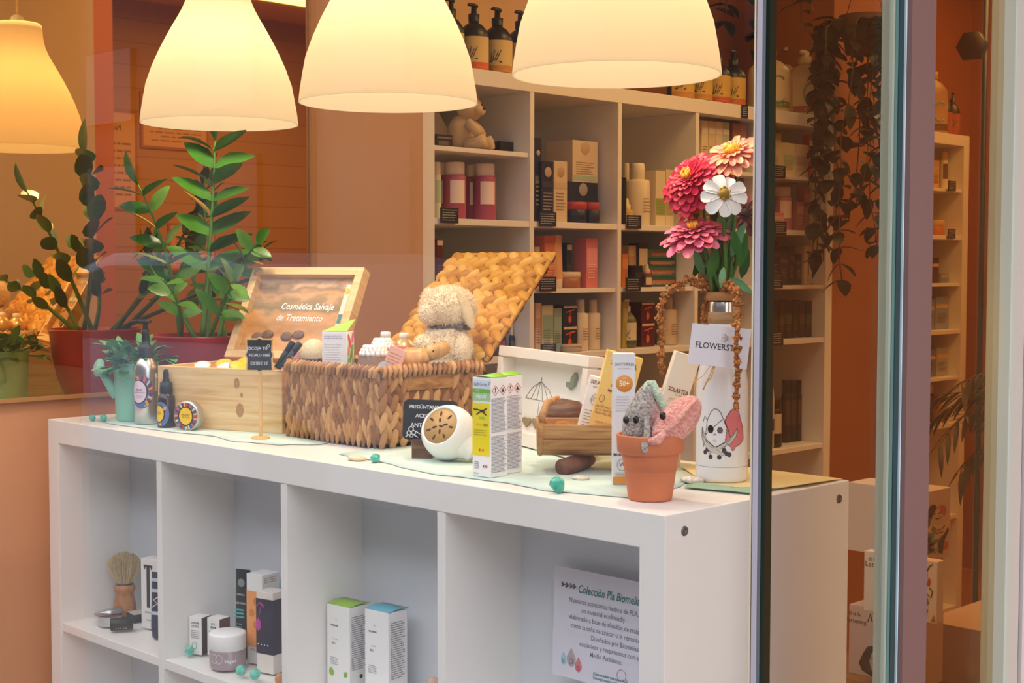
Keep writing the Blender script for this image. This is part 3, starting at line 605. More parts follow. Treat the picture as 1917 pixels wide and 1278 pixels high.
# --- gifts in the basket
def inb(px, py, dy): return at(px, py, 1, Y0+dy) if dy > 0 else at(px, py, 0, dy)   # a point behind the basket's front, or on a plane x
def fur(mb, c, r, n, L, mt, seed=0, R=None):
    rnd = random.Random(seed); R = R or Matrix.Identity(3)
    for i in range(n):
        z = rnd.uniform(-1, 1); a = rnd.uniform(0, 2*PI); s = math.sqrt(1-z*z); u = Vector((s*math.cos(a), s*math.sin(a), z))
        p = Vector(c)+R @ Vector((u.x*r[0], u.y*r[1], u.z*r[2])); nn = (R @ Vector((u.x/r[0], u.y/r[1], u.z/r[2]))).normalized()
        t1 = nn.cross(Vector((.3, .5, .8))).normalized(); t2 = nn.cross(t1); w_ = L*.22; k = rnd.uniform(.6, 1.2); tip = p+nn*L*k+(t1*rnd.uniform(-1, 1)+t2*rnd.uniform(-1, 1))*L*.7-Vector((0, 0, L*.2))
        ph = rnd.uniform(0, 6); mb.add([p+t1*w_*math.cos(ph+q)+t2*w_*math.sin(ph+q)-nn*L*.2 for q in (0, 2.1, 4.2)]+[tip], [(0, 1, 3), (1, 2, 3), (2, 0, 3)], mt)
FUR = mat('f1dfc2', .95, sheen=.4); FURD = mat('e2cba6', .95, sheen=.4)
bc = inb(836, 652, -.735); t = thing('teddy_bear', 'fluffy cream teddy bear with a grey ribbon sitting in the straw basket', 'teddy bear', bc, A45)
m = MB(); rB = (.043, .036, .050); m.ell((0, 0, 0), rB, FUR); fur(m, (0, 0, 0), rB, 3600, .0042, FUR, 1); m.ell((0, 0, -.03), (.045, .038, .03), FUR); m.build('torso', t)
hc = Vector((.003, 0, .068)); m = MB(); rH = (.046, .042, .036); m.ell(hc, rH, FUR); fur(m, hc, rH, 3600, .0045, FUR, 2); m.ell(hc+Vector((-.026, -.016, -.008)), (.022, .022, .020), FUR); fur(m, hc+Vector((-.026, -.016, -.008)), (.022, .022, .020), 900, .004, FUR, 3); m.build('head', t)
m = MB(); Re = Ry(-.35) @ Rz(.2); m.ell(hc+Vector((.030, -.032, -.002)), (.010, .006, .034), FURD, R=Re); fur(m, hc+Vector((.030, -.032, -.002)), (.010, .006, .034), 260, .0025, FURD, 4, Re); m.build('ear', t)
m = MB(); m.ell(hc+Vector((-.034, .022, .012)), (.012, .010, .020), FUR); fur(m, hc+Vector((-.034, .022, .012)), (.012, .01, .02), 400, .004, FUR, 5); m.build('ear', t)
ra = [(math.cos(a)*.030+.002, math.sin(a)*.027, .038+.004*math.cos(a)) for a in [2*PI*k/24 for k in range(25)]]
m = MB().tube(ra, .0035, mat('6f6a66', .7), 8); m.ell((.022, -.026, .037), (.007, .004, .005), mat('6f6a66', .7)); m.ell((.034, -.022, .036), (.007, .004, .005), mat('5f5a58', .7)); m.build('ribbon', t)
m = MB(); m.ell((-.034, -.022, .008), (.018, .020, .016), FUR, R=Ry(.5)); fur(m, (-.034, -.022, .008), (.018, .02, .016), 900, .004, FUR, 6); m.build('arm', t)
m = MB(); m.ell((.026, -.028, .000), (.014, .014, .026), FUR); fur(m, (.026, -.028, 0), (.014, .014, .026), 700, .004, FUR, 7); m.build('arm', t)
# wooden bird
WB = wood('turned_wood', [(.3, 'b87f45'), (.5, 'cf9858'), (.7, 'e0b276')], sc=(60, 10, 10), rings=2, bump=.05, rough=.4)
bp = inb(772, 670, -.708); t = thing('wooden_bird', 'smooth wooden bird figure lying in the basket against the bear', 'figurine', bp, A45)
m = MB().tube([(-.034, 0, -.022), (-.020, 0, -.012), (.0, 0, -.003), (.018, 0, .003), (.029, 0, .007)], [.013, .021, .022, .014, .009], WB, 24); m.build('bird_body', t)
m = MB().tube([(.022, 0, .004), (.032, 0, .009), (.046, 0, .014), (.056, 0, .018), (.060, 0, .0195)], [.010, .0125, .0125, .010, .004], WB, 24); m.build('bird_head', t)
MB().ell((.034, -.0120, .012), (.0016, .0016, .0016), INK, 10).build('eye', t)
# golden bottles
GOLD = mat('d8b478', .25, .35)
for (px, py, dy), lab in (((722, 635, .165), 'round golden flask with white stopper, left of the pair behind the basket gifts'), ((757, 637, .205), 'round golden flask with white stopper, right of the pair beside the bear')):
    q = inb(px, py, dy); t = thing('round_flask', lab, 'flask', q+Vector((0, 0, -.02)), A45, 'golden flasks in the basket')
    MB().lathe([(.0001, -.024), (.015, -.022), (.023, -.010), (.0245, .002), (.021, .013), (.012, .021), (.008, .024)], GOLD, 32).build('flask_body', t)
    MB().lathe([(.0078, .023), (.0088, .024), (.0088, .031), (.007, .033), (.0001, .033)], WHITE2, 20).build('stopper', t)
# make-up brush
q = inb(588, 662, .045); t = thing('makeup_brush', 'round make-up brush with cream bristles and plum base', 'brush', q, A45)
BR = island('cream_bristles', [(0, 'd8c294'), (.5, 'ead9ac'), (1, 'f6ecca')], .9)
m = MB(); m.ell((0, 0, 0), (.0225, .0225, .0250), mat('ecdcb4', .95, bump=.5, bscale=500), 28); fur(m, (0, 0, 0), (.0222, .0222, .0247), 1500, .0022, BR, 8); m.build('bristles', t)
m = MB(); m.lathe([(.0215, -.007), (.0200, -.016), (.0165, -.030), (.0120, -.045), (.0001, -.05)], mat('6e4658', .85, var=.3, vscale=200), 32); fur(m, (0, 0, -.016), (.0205, .0205, .016), 900, .003, mat('8a6274', .9), 9); m.build('plum_base', t)
# white leafy carton
q = inb(638, 664, .040); t = thing('tea_carton', 'white carton with painted green and red leaves and a lime flap, in the basket', 'carton', q+Vector((-.012, .004, -.036)), math.radians(28))
MB().box((0, 0, .034), (.044, .030, .080), WHITE2).build('carton_body', t, bevel=.0008)
MB().add([(-.022, -.015, .0745), (.022, -.015, .0745), (.026, .012, .094), (.006, .015, .089)], [(0, 1, 2, 3)], mat('9ccc3c', .5)).build('top_flap', t)
m = MB()
for (y, z, a, b, an, c) in ((-.004, .058, .004, .014, .5, 'e0483c'), (.004, .040, .005, .015, -.4, '86b83c'), (-.006, .022, .0055, .010, .3, '8cc44a'), (.005, .010, .006, .008, .9, 'd8405a'), (-.008, .044, .004, .009, 0, 'f0a040'), (.008, .064, .004, .010, -.3, 'e86a9c'), (.010, .024, .003, .010, .2, 'a3d05c'), (-.009, .005, .004, .006, 1.2, '5a9c4a')):
    pl = [(.0222+.0002*0, y+a*math.cos(t_)*math.cos(an)-b*math.sin(t_)*math.sin(an), z+a*math.cos(t_)*math.sin(an)+b*math.sin(t_)*math.cos(an)) for t_ in [2*PI*k/14 for k in range(14)]]
    pl = [(x, min(max(y_, -.0145), .0145), z_) for x, y_, z_ in pl]; m.add([(.0224+len(m.f)*.00003, y_, z_) for x, y_, z_ in pl], [tuple(range(14))], mat(c, .5))
m.build('leaf_print', t)
lines(t, -.018, .016, .062, .070, 3, mat('b9a6c8', .6), -.0153); lines(t, -.018, .016, .006, .055, 12, mat('d8d0dc', .6), -.0153, th=.2, name='fine_print')
# cosmetic sticks, pink and teal boxes
for (px, py, a, mt, r_, L_), nm, lab in (((534, 664, -.55, BLACK, .0060, .052), 'cosmetic_stick', 'black cosmetic stick leaning over the left rim of the basket'), ((546, 664, -.62, mat('28323c', .35), .0055, .050), 'cosmetic_stick', 'dark blue cosmetic stick beside the black one at the left rim of the basket')):
    q = inb(px, py, .022); t = thing(nm, lab, 'cosmetics', q, rot=(0, -a*1.0, A45))
    MB().lathe([(.0001, -L_/2), (r_, -L_/2), (r_, L_*.12), (r_*.93, L_*.125), (r_*.93, L_*.13)], mt, 20).build('stick_body', t); MB().lathe([(r_*.99, L_*.13), (r_, L_*.135), (r_, L_/2-.001), (r_*.9, L_/2), (.0001, L_/2)], mt, 20).build('cap', t)
q = inb(556, 676, .030); t = thing('small_carton', 'small pink and teal striped carton at the left rim of the basket', 'carton', q, rot=(0, .8, A45))
MB().box((0, 0, -.003), (.018, .016, .046), mat('e2a49c', .5)).build('carton_body', t, bevel=.0006); MB().box((0, -.0083, -.006), (.018, .0006, .012), mat('3c9c98', .5)).build('teal_band', t)
q = inb(563, 690, .034); t = thing('small_carton', 'small pale pink box under the make-up brush in the basket', 'carton', q+Vector((0, 0, -.02)), math.radians(20)); MB().box((0, 0, 0), (.03, .024, .04), mat('efc0c0', .6)).build('carton_body', t, bevel=.0006)
# lace pouches
POUCH = mat('a58878', .9, bump=.8, bscale=600)
for (px, py, dy), lab, sd in (((700, 668, .060), 'mauve knitted pouch with white lace top in the basket', 1), ((716, 655, .095), 'smaller taupe pouch with lace trim behind the mauve one', 2)):
    q = inb(px, py, dy); t = thing('lace_pouch', lab, 'pouch', q+Vector((0, 0, -.045)), A45, 'lace pouches in the basket'); k = 1 if sd == 1 else .8
    MB().lathe([(.0001, 0), (.020*k, .002), (.027*k, .018), (.027*k, .035), (.022*k, .050)], POUCH, 32).build('pouch_body', t)
    m = MB()
    for j in range(3):
        n = 16
        for i in range(n):
            a = 2*PI*(i+j*.5)/n; rr_ = (.021-.003*j)*k; m.ell((rr_*math.cos(a), rr_*math.sin(a), .050+.005*j), (.0042, .0042, .0052), WHITE, 8)
    m.build('lace_trim', t)
q = inb(757, 660, -.735); t = thing('paper_bag', 'white paper bag standing behind the wooden bird', 'bag', q+Vector((0, 0, -.025)), math.radians(35)); MB().box((0, 0, 0), (.034, .012, .056), WHITE, Ry(.25)).build('bag_body', t, bevel=.001)
q = inb(748, 640, -.76); t = thing('small_carton', 'coral red box corner behind the pink card in the basket', 'carton', q+Vector((-.008, .01, -.03)), A45); MB().box((0, 0, 0), (.026, .014, .046), mat('e8908c', .5)).build('carton_body', t, bevel=.0008)
q = inb(735, 668, -.702); t = thing('gift_card', 'slanted pink printed card standing at the right front of the basket', 'card', q+Vector((0, 0, -.012)), rot=(-.1, .35, math.radians(25)))
MB().box((0, 0, 0), (.029, .004, .056), mat('f0b7a2', .6)).build('card_body', t, bevel=.0005); lines(t, -.011, .011, -.022, .020, 8, mat('c87a62', .6), -.0022, th=.18)
MB().lathe([(.0001, 0), (.010, 0)], mat('cdd6e2', .5), 20, (-.012, -.0023, -.010), Rx(PI/2)).build('round_print', t)

# --- big potted plant (its reflection fills the mirror)
PC = Vector((-1.372, .266, FZ+.001)); t = thing('flower_pot', 'large dark red plastic flower pot behind the aluminium bottle', 'flower pot', PC)
RED = mat('9c2430', .4, bump=.02)
MB().lathe([(.0001, .001), (.058, 0), (.062, .003), (.078, .045), (.089, .095), (.0945, .145), (.0955, .148), (.0945, .151), (.0905, .151), (.089, .140), (.0001, .139)], RED, 64).build('pot_body', t)
MB().lathe([(.0001, .1395), (.0885, .1395)], mat('2c1f18', .95, bump=1, bscale=150), 32).build('soil', t)
t = thing('zz_plant', 'tall glossy green plant with upright feathered stems in the red pot', 'plant', PC+Vector((0, 0, .141)))
ls, ll = MB(), MB(); rnd = random.Random(21)
def frond(base, ctrl, tip, npair, L, wd_, r0=.0055, start=.3, mtl=LEAF):
    pts = [base*(1-u)**2+ctrl*2*u*(1-u)+tip*u*u for u in [k/14 for k in range(15)]]
    ls.tube(pts, [r0*(1-.75*k/14) for k in range(15)], STEM, 8)
    for i in range(npair):
        u = start+(1-start)*(i+.3)/npair; k = u*14; a = pts[int(k)]; b = pts[min(14, int(k)+1)]; p = a.lerp(b, k-int(k)); d = (pts[min(14, int(k)+1)]-pts[max(0, int(k)-1)]).normalized()
        sd = d.cross(Vector((FW.x, FW.y, 0))).normalized() if i % 2 == 0 else d.cross(Vector((FW.x+.6, FW.y-.5, 0))).normalized()
        for sg in (-1, 1):
            dd = (sd*sg*rnd.uniform(.8, 1)+d*rnd.uniform(.45, .8)+Vector((rnd.uniform(-.2, .2), rnd.uniform(-.2, .2), 0))).normalized(); LL_ = L*rnd.uniform(.85, 1.15)*(1-.35*(u-start))
            ll.leaf(p, dd, d*.55+Vector((.7, -.7, 0))*(.6 if i % 2 == 0 else -.2)+Vector((0, 0, .3)), LL_, wd_*rnd.uniform(.85, 1.1), mtl, rnd.uniform(.05, .25))
    ll.leaf(pts[-1], (pts[-1]-pts[-2]).normalized(), (0, -1, 0), L*.8, wd_, mtl)
def P_(px, py, dp): return deep(px, py, dp)-(PC+Vector((0, 0, .141)))
for bx_, c_px, t_px, np_, L_, w_ in (((.03, -.01), (398, 430, 2.78), (403, 262, 2.74), 8, .098, .042), ((-.03, -.02), (325, 470, 2.72), (258, 345, 2.66), 6, .080, .034), ((-.01, .03), (400, 500, 2.95), (380, 380, 3.0), 5, .06, .024),
        ((.04, .02), (430, 520, 2.80), (480, 455, 2.70), 5, .062, .028), ((-.04, .02), (300, 500, 2.95), (225, 455, 3.0), 5, .065, .028), ((-.02, .05), (330, 440, 3.08), (320, 330, 3.12), 6, .065, .028),
        ((.02, .05), (400, 520, 3.1), (455, 470, 3.15), 5, .06, .028), ((.0, -.04), (350, 560, 2.66), (300, 520, 2.58), 4, .055, .026), ((.05, -.01), (420, 560, 2.70), (440, 520, 2.62), 4, .06, .028)):
    frond(Vector((bx_[0], bx_[1], 0)), P_(*c_px), P_(*t_px), np_, L_, w_)
for q in ll.v: q.x = max(q.x, -1.553-PC.x); q.y = max(q.y, -.07-PC.y)
ls.build('stems', t); ll.build('leaves', t)

# --- plaque, diffuser, cartons, frame, trough
q = on(788, 862); t = thing('chalk_plaque', 'black chalk plaque with rounded corners held in a dark wood block by the basket', 'sign', q+Vector((-.012, .012, .002)), math.radians(38))
MB().box((.002, 0, .0125), (.030, .022, .031), OAKDARK).build('wood_block', t, bevel=.001)
def rrect(w_, h_, r, cx=0, cz=0, n=5):
    o = []
    for sx_, sz_, a0 in ((1, 1, 0), (-1, 1, PI/2), (-1, -1, PI), (1, -1, 1.5*PI)):
        for k in range(n+1): a = a0+PI/2*k/n; o.append((cx+sx_*(w_/2-r)+r*math.cos(a), cz+sz_*(h_/2-r)+r*math.sin(a)))
    return o
pq = thing('board', None, None, (.0135, -.002, .056), rot=(-.06, .03, 0)); pq.parent = t
MB().prism(rrect(.082, .060, .009), -.0015, .0015, BOARD).build('black_board', pq, bevel=.0005)
text('PREGÚNTANOS POR...', .0072, CHALK, pq, (.002, -.0018, .019), bold=.00012, sx=.93); text('ACEITES PARA', .0078, CHALK, pq, (.003, -.0018, .006), bold=.00012); text('ANTIM', .0085, CHALK, pq, (-.016, -.0018, -.008), bold=.00012)
m = MB()
for cx, cz, r_ in ((-.028, -.014, .0035), (-.024, -.019, .0030), (-.031, -.020, .0030), (-.027, -.0235, .0025)):
    m.tube([(cx+r_*math.cos(a), -.0019, cz+r_*math.sin(a)) for a in [2*PI*k/12 for k in range(13)]], .0007, CHALK, 5)
for x0, z0, x1, z1 in ((-.024, -.022, -.017, -.026), (-.031, -.022, -.036, -.026), (-.021, -.017, -.014, -.021)): m.tube([(x0, -.0019, z0), (x1, -.0019, z1)], .0007, CHALK, 5)
m.build('chalk_mosquito', pq)

dc = deep(840, 820, 2.085); dc.z = FZ+.0435
t = thing('plug_in_diffuser', 'round white plug-in scent diffuser with pierced wooden face and prongs', 'diffuser', dc)
axd = (-Vector((FW.x, FW.y, 0))*.78 - RT*.46 + Vector((0, 0, .48))).normalized(); Rq = Vector((0, 0, 1)).rotation_difference(axd).to_matrix()
GW = mat('f3f2ef', .18)
pf = [(.0001, -.036)]+[(.0405*math.sin(a), -.0395*math.cos(a)) for a in [.35+k*(2.30-.35)/20 for k in range(21)]]; rE, zE = pf[-1]
MB().lathe(pf+[(rE-.0015, zE+.0006), (rE-.003, zE-.001)], GW, 56, R=Rq).build('shell', t)
MB().lathe([(rE-.003, zE-.003), (rE-.0032, zE-.0006), (.0001, zE-.0004)], mat('c49a5c', .55, var=.12, vscale=300), 44, R=Rq).build('wood_face', t)
m = MB(); rnd = random.Random(2)
for k, (r_, a) in enumerate([(.002, 0), (.009, .5), (.009, 2.1), (.009, 3.7), (.009, 5.2), (.019, .2), (.019, 1.1), (.019, 2.0), (.019, 2.9), (.019, 3.8), (.019, 4.7), (.019, 5.6)]):
    cx, cy = r_*math.cos(a), r_*math.sin(a)
    pl = [(cx+.0042*math.cos(b)*math.cos(a)-.0017*math.sin(b)*math.sin(a), cy+.0042*math.cos(b)*math.sin(a)+.0017*math.sin(b)*math.cos(a)) for b in [2*PI*i/12 for i in range(12)]]
    m.add([Rq @ Vector((x, y, zE-.0001)) for x, y in pl], [tuple(range(12))], mat('4a3220', .9))
m.build('leaf_slots', t)
pd = (RT*.70-Vector((FW.x, FW.y, 0))*.34-Vector((0, 0, .52))).normalized(); Rp = Vector((0, 0, 1)).rotation_difference(pd).to_matrix()
MB().lathe([(.030, .022), (.020, .036), (.0160, .043), (.0145, .050), (.0135, .051), (.0001, .051)], GW, 36, R=Rp).build('plug_neck', t)
m = MB()
for s_ in (-1, 1): m.tube([Rp @ Vector((s_*.0035, s_*.008, .051)), Rp @ Vector((s_*.0035, s_*.008, .066))], .0021, mat('e8e4dc', .3), 10)
m.build('prongs', t)

YEL = mat('f2dc00', .4); LGR = mat('8cc63c', .45)
def mosq(loc, rz, lab, full=True):
    t = thing('repellent_carton', lab, 'carton', loc, rz); Wc, Dc, Hc = .0335, .0335, .1335
    MB().box((0, 0, Hc/2), (Wc, Dc, Hc), mat('f4f1f0', .35)).build('carton_body', t, bevel=.0006)
    m = MB(); m.box((-.001, -Dc/2-.0002, .064), (Wc*.93, .0004, .071), YEL); m.build('yellow_panel', t)
    m = MB(); m.box((0, -Dc/2-.0002, .110), (Wc*.97, .0004, .0155), mat('a6cf98', .45)).box((0, -Dc/2-.0003, .1155), (Wc*.97, .0004, .0055), mat('7ab83c', .45)); m.build('green_band', t)
    m = MB().box((0, -Dc/2-.0002, .1245), (Wc*.97, .0004, .012), mat('dce4ee', .45)); m.build('white_band', t)
    m = MB(); n = 10
    vs = []
    for k in range(n+1): x = -Wc/2+Wc*k/n; h_ = .0045*math.sin(PI*k/n); vs += [(x, -Dc/2+.001, Hc+.0006+h_*.3), (x, Dc/2-.001, Hc+.0006+h_)]
    m.add(vs, [(2*k, 2*k+2, 2*k+3, 2*k+1) for k in range(n)], LGR, True); o = m.build('lime_flap', t); b_ = o.modifiers.new('s', 'SOLIDIFY'); b_.thickness = .0005
    y = -Dc/2-.0006
    text('ladrôme', .0078, mat('6b7c94', .5), t, (-.002, y, .1245), sx=.9); text('P', .009, mat('5b8aa4', .5), t, (.0135, y, .125), shear=.4, sx=.8)
    text('répuls\'', .0085, WHITE2, t, (0, y, .1085), sx=.9, bold=.0002); text('STOP', .0035, WHITE2, t, (-.008, y, .1155))
    m = MB()
    for a in ((-.014, .0905, -.005, .0900), (-.005, .0900, .001, .0885), (.001, .0885, .010, .0925), (.001, .0885, .009, .0835), (-.001, .088, -.009, .0835), (.001, .0885, .007, .0885)): m.tube([(a[0], y, a[1]), (a[2], y, a[3])], .0009, mat('3a2a1c', .6), 5)
    m.ell((.0005, y, .0885), (.0034, .0003, .0019), mat('3a2a1c', .6), 10); m.build('mosquito_print', t)
    text('100%', .0050, LGR, t, (.001, y, .0790), bold=.0001); text('ADULTES', .0042, mat('b2a400', .5), t, (-.001, y, .0700)); text('BIO', .0048, mat('a08c00', .5), t, (.0085, y, .0700), bold=.0002)
    lines(t, -.013, .010, .055, .064, 3, mat('b2a400', .5), y, name='small_print')
    m = MB().lathe([(.0001, 0), (.0020, 0)], mat('d8622c', .5), 12, (-.003, y, .036), Rx(PI/2)).lathe([(.0001, 0), (.0020, 0)], mat('e2822c', .5), 12, (.003, y, .036), Rx(PI/2)); m.build('drop_print', t)
    lines(t, -.013, -.003, .010, .021, 4, mat('a8a8b4', .5), y, name='small_print', seed=2); m = MB()
    for k, c in enumerate(('4a62a8', 'd0404a', 'd0404a')): m.box((.004+k*.003, y, .0145), (.0018, .0002, .0035), mat(c, .5))
    m.build('flag_print', t)
    text('100 ml', .0035, GREY, t, (-.010, y, .004))
    X = Wc/2+.0003; hz = thing('hazard_symbols', None, None, (0, 0, 0)); hz.parent = t
    for k, c in enumerate((-.0078, .0070)):
        m = MB(); d_ = [(0, .0066), (.0066, 0), (0, -.0066), (-.0066, 0), (0, .0066)]
        m.tube([(X, c+a, .1165+b) for a, b in d_], .0005, mat('d4584c', .5), 4); m.build('red_diamond', hz)
    text('!', .0085, INK, hz, (X, -.0078, .1165), PI/2, bold=.0003)
    MB().add([(X+.0001, .0070+a, .1135+b) for a, b in ((-.0018, 0), (.0018, 0), (.0026, .0022), (.0010, .0035), (.0004, .0062), (-.0012, .0040), (-.0026, .0024))], [tuple(range(7))], INK).build('flame', hz)
    lines(t, -.0155, .0155, .060, .1065, 26, mat('96909c', .6), 0, side=X, th=.42, name='ingredients_print', seed=4); lines(t, -.0155, .0155, .006, .056, 27, mat('96909c', .6), 0, side=X, th=.42, name='usage_print', seed=5)
    return t
b_l = on(884.6, 893); mosq(Vector((b_l.x+.0167, b_l.y+.0167, FZ+.0025)), math.radians(3), 'white and yellow insect repellent carton with lime flap, front of the two')
mosq(Vector((b_l.x+.0167-.012, b_l.y+.0167+.040, FZ+.0025)), math.radians(3), 'second repellent carton standing hidden behind the yellow and white one')

# white box frame with a pebble picture
fa, fb = Vector((-.650, .375, FZ+.003)), Vector((-.352, .262, FZ+.003)); fd = (fb-fa).normalized(); rf = math.atan2(fd.y, fd.x)
t = thing('picture_frame', 'white deep picture frame with pencil parasol, butterfly and little hearts', 'picture frame', fa, rot=(-.10, 0, rf)); FWd, FHt = (fb-fa).length, .152
FRM = mat('f3e8dc', .45)
for c, d in (((FWd/2, 0, .0105), (FWd, .030, .021)), ((FWd/2, 0, FHt-.008), (FWd, .030, .016)), ((.0085, 0, FHt/2), (.017, .030, FHt-.037)), ((FWd-.0085, 0, FHt/2), (.017, .030, FHt-.037))): MB().box(c, d, FRM).build('frame_bar', t, bevel=.0008)
MB().box((FWd/2, .011, FHt/2), (FWd-.03, .003, FHt-.03), mat('f2ece4', .7)).build('backing_card', t)
PEN = mat('8c8680', .7); m = MB(); yb = .0092
def pl_(pts, r_=.0005, mt=PEN): m.tube([(x, yb, z) for x, z in pts], r_, mt, 5)
ux, uz = .120, .073; hwid = .052; arc = [(ux+hwid*math.sin(a), uz+.030*math.cos(a)) for a in [-PI/2+PI*k/12 for k in range(13)]]
pl_([(ux-hwid, uz), (ux-.030, uz+.018), (ux, uz+.030), (ux+.030, uz+.018), (ux+hwid, uz)]); pl_([(ux-hwid, uz), (ux+hwid, uz-.001)])
for k in (-.6, -.2, .2, .6): pl_([(ux+k*hwid, uz), (ux+k*.022, uz+.022), (ux, uz+.030)])
pl_([(ux, uz+.030), (ux+.0015, uz+.036)], .0008); pl_([(ux, uz), (ux-.006, .026)]); pl_([(.02, .0305), (FWd-.03, .0305)], .0004, mat('cbb2a4', .7)); m.build('pencil_drawing', t)
for x, z in ((.084, .036), (.118, .037)):
    hp = [(x+.0150*math.sin(a)**3, z+.0085*(13*math.cos(a)-5*math.cos(2*a)-2*math.cos(3*a)-math.cos(4*a))/16) for a in [2*PI*k/20 for k in range(20)]]
    MB().prism(hp, .0055, .0095, mat('a08c68', .6, var=.2, vscale=300)).build('heart_pebble', t, bevel=.0008)
m = MB(); SG = mat('8d9682', .6)
bx_, bz_ = .232, .108; m.prism([(bx_-.004, bz_-.010), (bx_+.008, bz_-.004), (bx_+.014, bz_+.010), (bx_+.008, bz_+.017), (bx_-.002, bz_+.008)], .004, .0095, SG); m.prism([(bx_-.004, bz_-.010), (bx_-.002, bz_-.001), (bx_-.018, bz_+.001), (bx_-.018, bz_-.006)], .005, .0095, SG); m.build('butterfly', t, bevel=.0006)

# wooden trough
tr = on(1030, 868); tc_ = Vector((-.288, .214, FZ)); t = thing('wooden_trough', 'rustic wooden trough of curved slats on a branch foot holding sunscreen boxes', 'trough', tc_, A45)
TW = .160; tz0 = .024
def bowl(u): a = u*PI; return (-.044*math.cos(a), tz0+.047-.042*math.sin(a))          # y,z cross-section, u 0 front .. 1 back
for k in range(7):
    u0, u1 = k/7+.004, (k+1)/7-.004; m = MB(); vs = []
    for u in (u0, (u0+u1)/2, u1):
        y, z = bowl(u); n_ = Vector((y, z-(tz0+.047))).normalized()
        for x in (-TW/2, TW/2):
            vs += [(x, y, z), (x, y+n_.x*.006, z+n_.y*.006)]
    fs = []
    for j in range(2): b = j*4; fs += [(b, b+2, b+6, b+4), (b+1, b+5, b+7, b+3), (b, b+4, b+5, b+1), (b+2, b+3, b+7, b+6)]
    fs += [(0, 1, 3, 2), (8, 10, 11, 9)]; m.add(vs, fs, OAK); m.build('slat', t, bevel=.0015)
for sx_ in (-1, 1):
    m = MB(); pts = [(sx_*TW/2, bowl(u)[0], bowl(u)[1]) for u in [k/12 for k in range(13)]]; N = len(pts)
    m.add([(x, y, z) for x, y, z in pts]+[(x-sx_*.006, y, z) for x, y, z in pts], [tuple(range(N)), tuple(range(N, 2*N))[::-1]]+[(i, i+1, N+i+1, N+i) for i in range(N-1)]+[(0, N, 2*N-1, N-1)], OAK); m.build('end_board', t)
    m = MB(); m.tube([(sx_*(TW/2+.003), -.047*math.cos(a)*1.0, tz0+.048-.046*math.sin(a)) for a in [PI*k/12 for k in range(13)]], .0045, OAK, 8)
    m.tube([(sx_*(TW/2-.002), -.030, tz0+.040), (sx_*(TW/2+.002), -.040, tz0+.056), (sx_*(TW/2-.006), -.022, tz0+.074), (sx_*(TW/2-.022), .004, tz0+.078)], [.005, .0055, .005, .004], OAK, 8); m.build('branch_handle', t)
for x in (-.034, .050):
    MB().tube([(x-.020, -.042, .012), (x-.005, -.02, .0125), (x+.012, .01, .0125), (x+.022, .038, .012)], [.0115, .0125, .011, .009], mat('8a5a44', .75, bump=.5, bscale=60, var=.25, vscale=50), 14).build('branch_foot', t)
lg = deep(1062, 772, 2.06); t = thing('bark_log', 'chunk of dark bark-covered wood lying in the left end of the trough', 'wood', Vector((lg.x, lg.y, FZ+.062)), A45)
m = MB(); rnd = random.Random(8); m.tube([(-.026, 0, -.004), (-.018, 0, .004), (-.006, 0, .008), (.010, 0, .006), (.018, 0, .0)], [.014, .022, .025, .024, .018], BARK, 16); m.v = [q*rnd.uniform(.94, 1.05) for q in m.v]; m.build('log_body', t)
MB().ell((-.008, -.022, -.004), (.018, .008, .011), mat('c8863c', .7, var=.3, vscale=80), 12).build('cut_face', t)
# leaning sunscreen boxes: built in a frame whose front faces 45 degrees
def leanbox(name, lab, bl, w_, h_, d_, lean, mt, deco, back=0):
    t = thing(name, lab, 'carton', bl, rot=(back, lean, A45))
    MB().box((w_/2, d_/2, h_/2), (w_, d_, h_), mt).build('carton_body', t, bevel=.0006); deco(t); return t
BRN = mat('8a4a1c', .6); YB = mat('f6cf74', .4)
def dy(t):
    y = -.0005
    text('SOLARTEA', .0098, BRN, t, (.0260, y, .1215), sx=.78, bold=.0002); text('50+', .024, BRN, t, (.0310, y, .088), shear=.2, bold=.0004)
    m = MB().tube([(0.0080+.0036*math.cos(a), y, .0690+.0050*math.sin(a)) for a in [2*PI*k/14 for k in range(15)]], .0003, BRN, 4); m.build('seal_print', t)
    text('HAUTE PROTECTION\nALTA PROTECCIÓN\nHIGH PROTECTION', .0046, BRN, t, (.0205, y, .053), sx=.85); text('CRÈME SOLAIRE\nCREMA SOLAR\nCARE CREAM', .0046, mat('b8823c', .6), t, (.0205, y, .031), sx=.85); text('75 ml', .0052, WHITE2, t, (.013, y, .016))
    m = MB().add([(.046, .001, .1225), (.046, .033, .1225), (.046, .033, .116), (.046, .001, .1135)], [(0, 1, 2, 3)], mat('e8b850', .4)); o = m.build('side_flap', t); o.location.x = .0003
yb_ = deep(1093, 815, 1.995); leanbox('sunscreen_carton', 'wide yellow sunscreen carton with brown lettering leaning in the wooden trough', Vector((yb_.x, yb_.y, FZ+.037)), .050, .136, .034, .25, YB, dy)
def dw(t):
    y = -.0005; text('SOLARTEA', .0072, BRN, t, (.0150, y, .0900), sx=.72, bold=.0002); text('BIO SUN', .0035, BRN, t, (.0140, y, .0835)); m = MB().tube([(.0145+.006*math.cos(a), y, .0665+.008*math.sin(a)) for a in [2*PI*k/16 for k in range(17)]], .0003, PEN, 4); m.build('seal_print', t)
    text('CRÈME\nSOLAIRE', .0038, PEN, t, (.0145, y, .0665)); lines(t, .004, .024, .018, .052, 8, mat('8c7c70', .6), y, th=.2)
wb_ = deep(1074, 812, 2.005); leanbox('sunscreen_carton', 'narrow white sunscreen carton leaning left of the yellow carton in the trough', Vector((wb_.x, wb_.y, FZ+.038)), .0285, .098, .020, .24, WHITE2, dw)
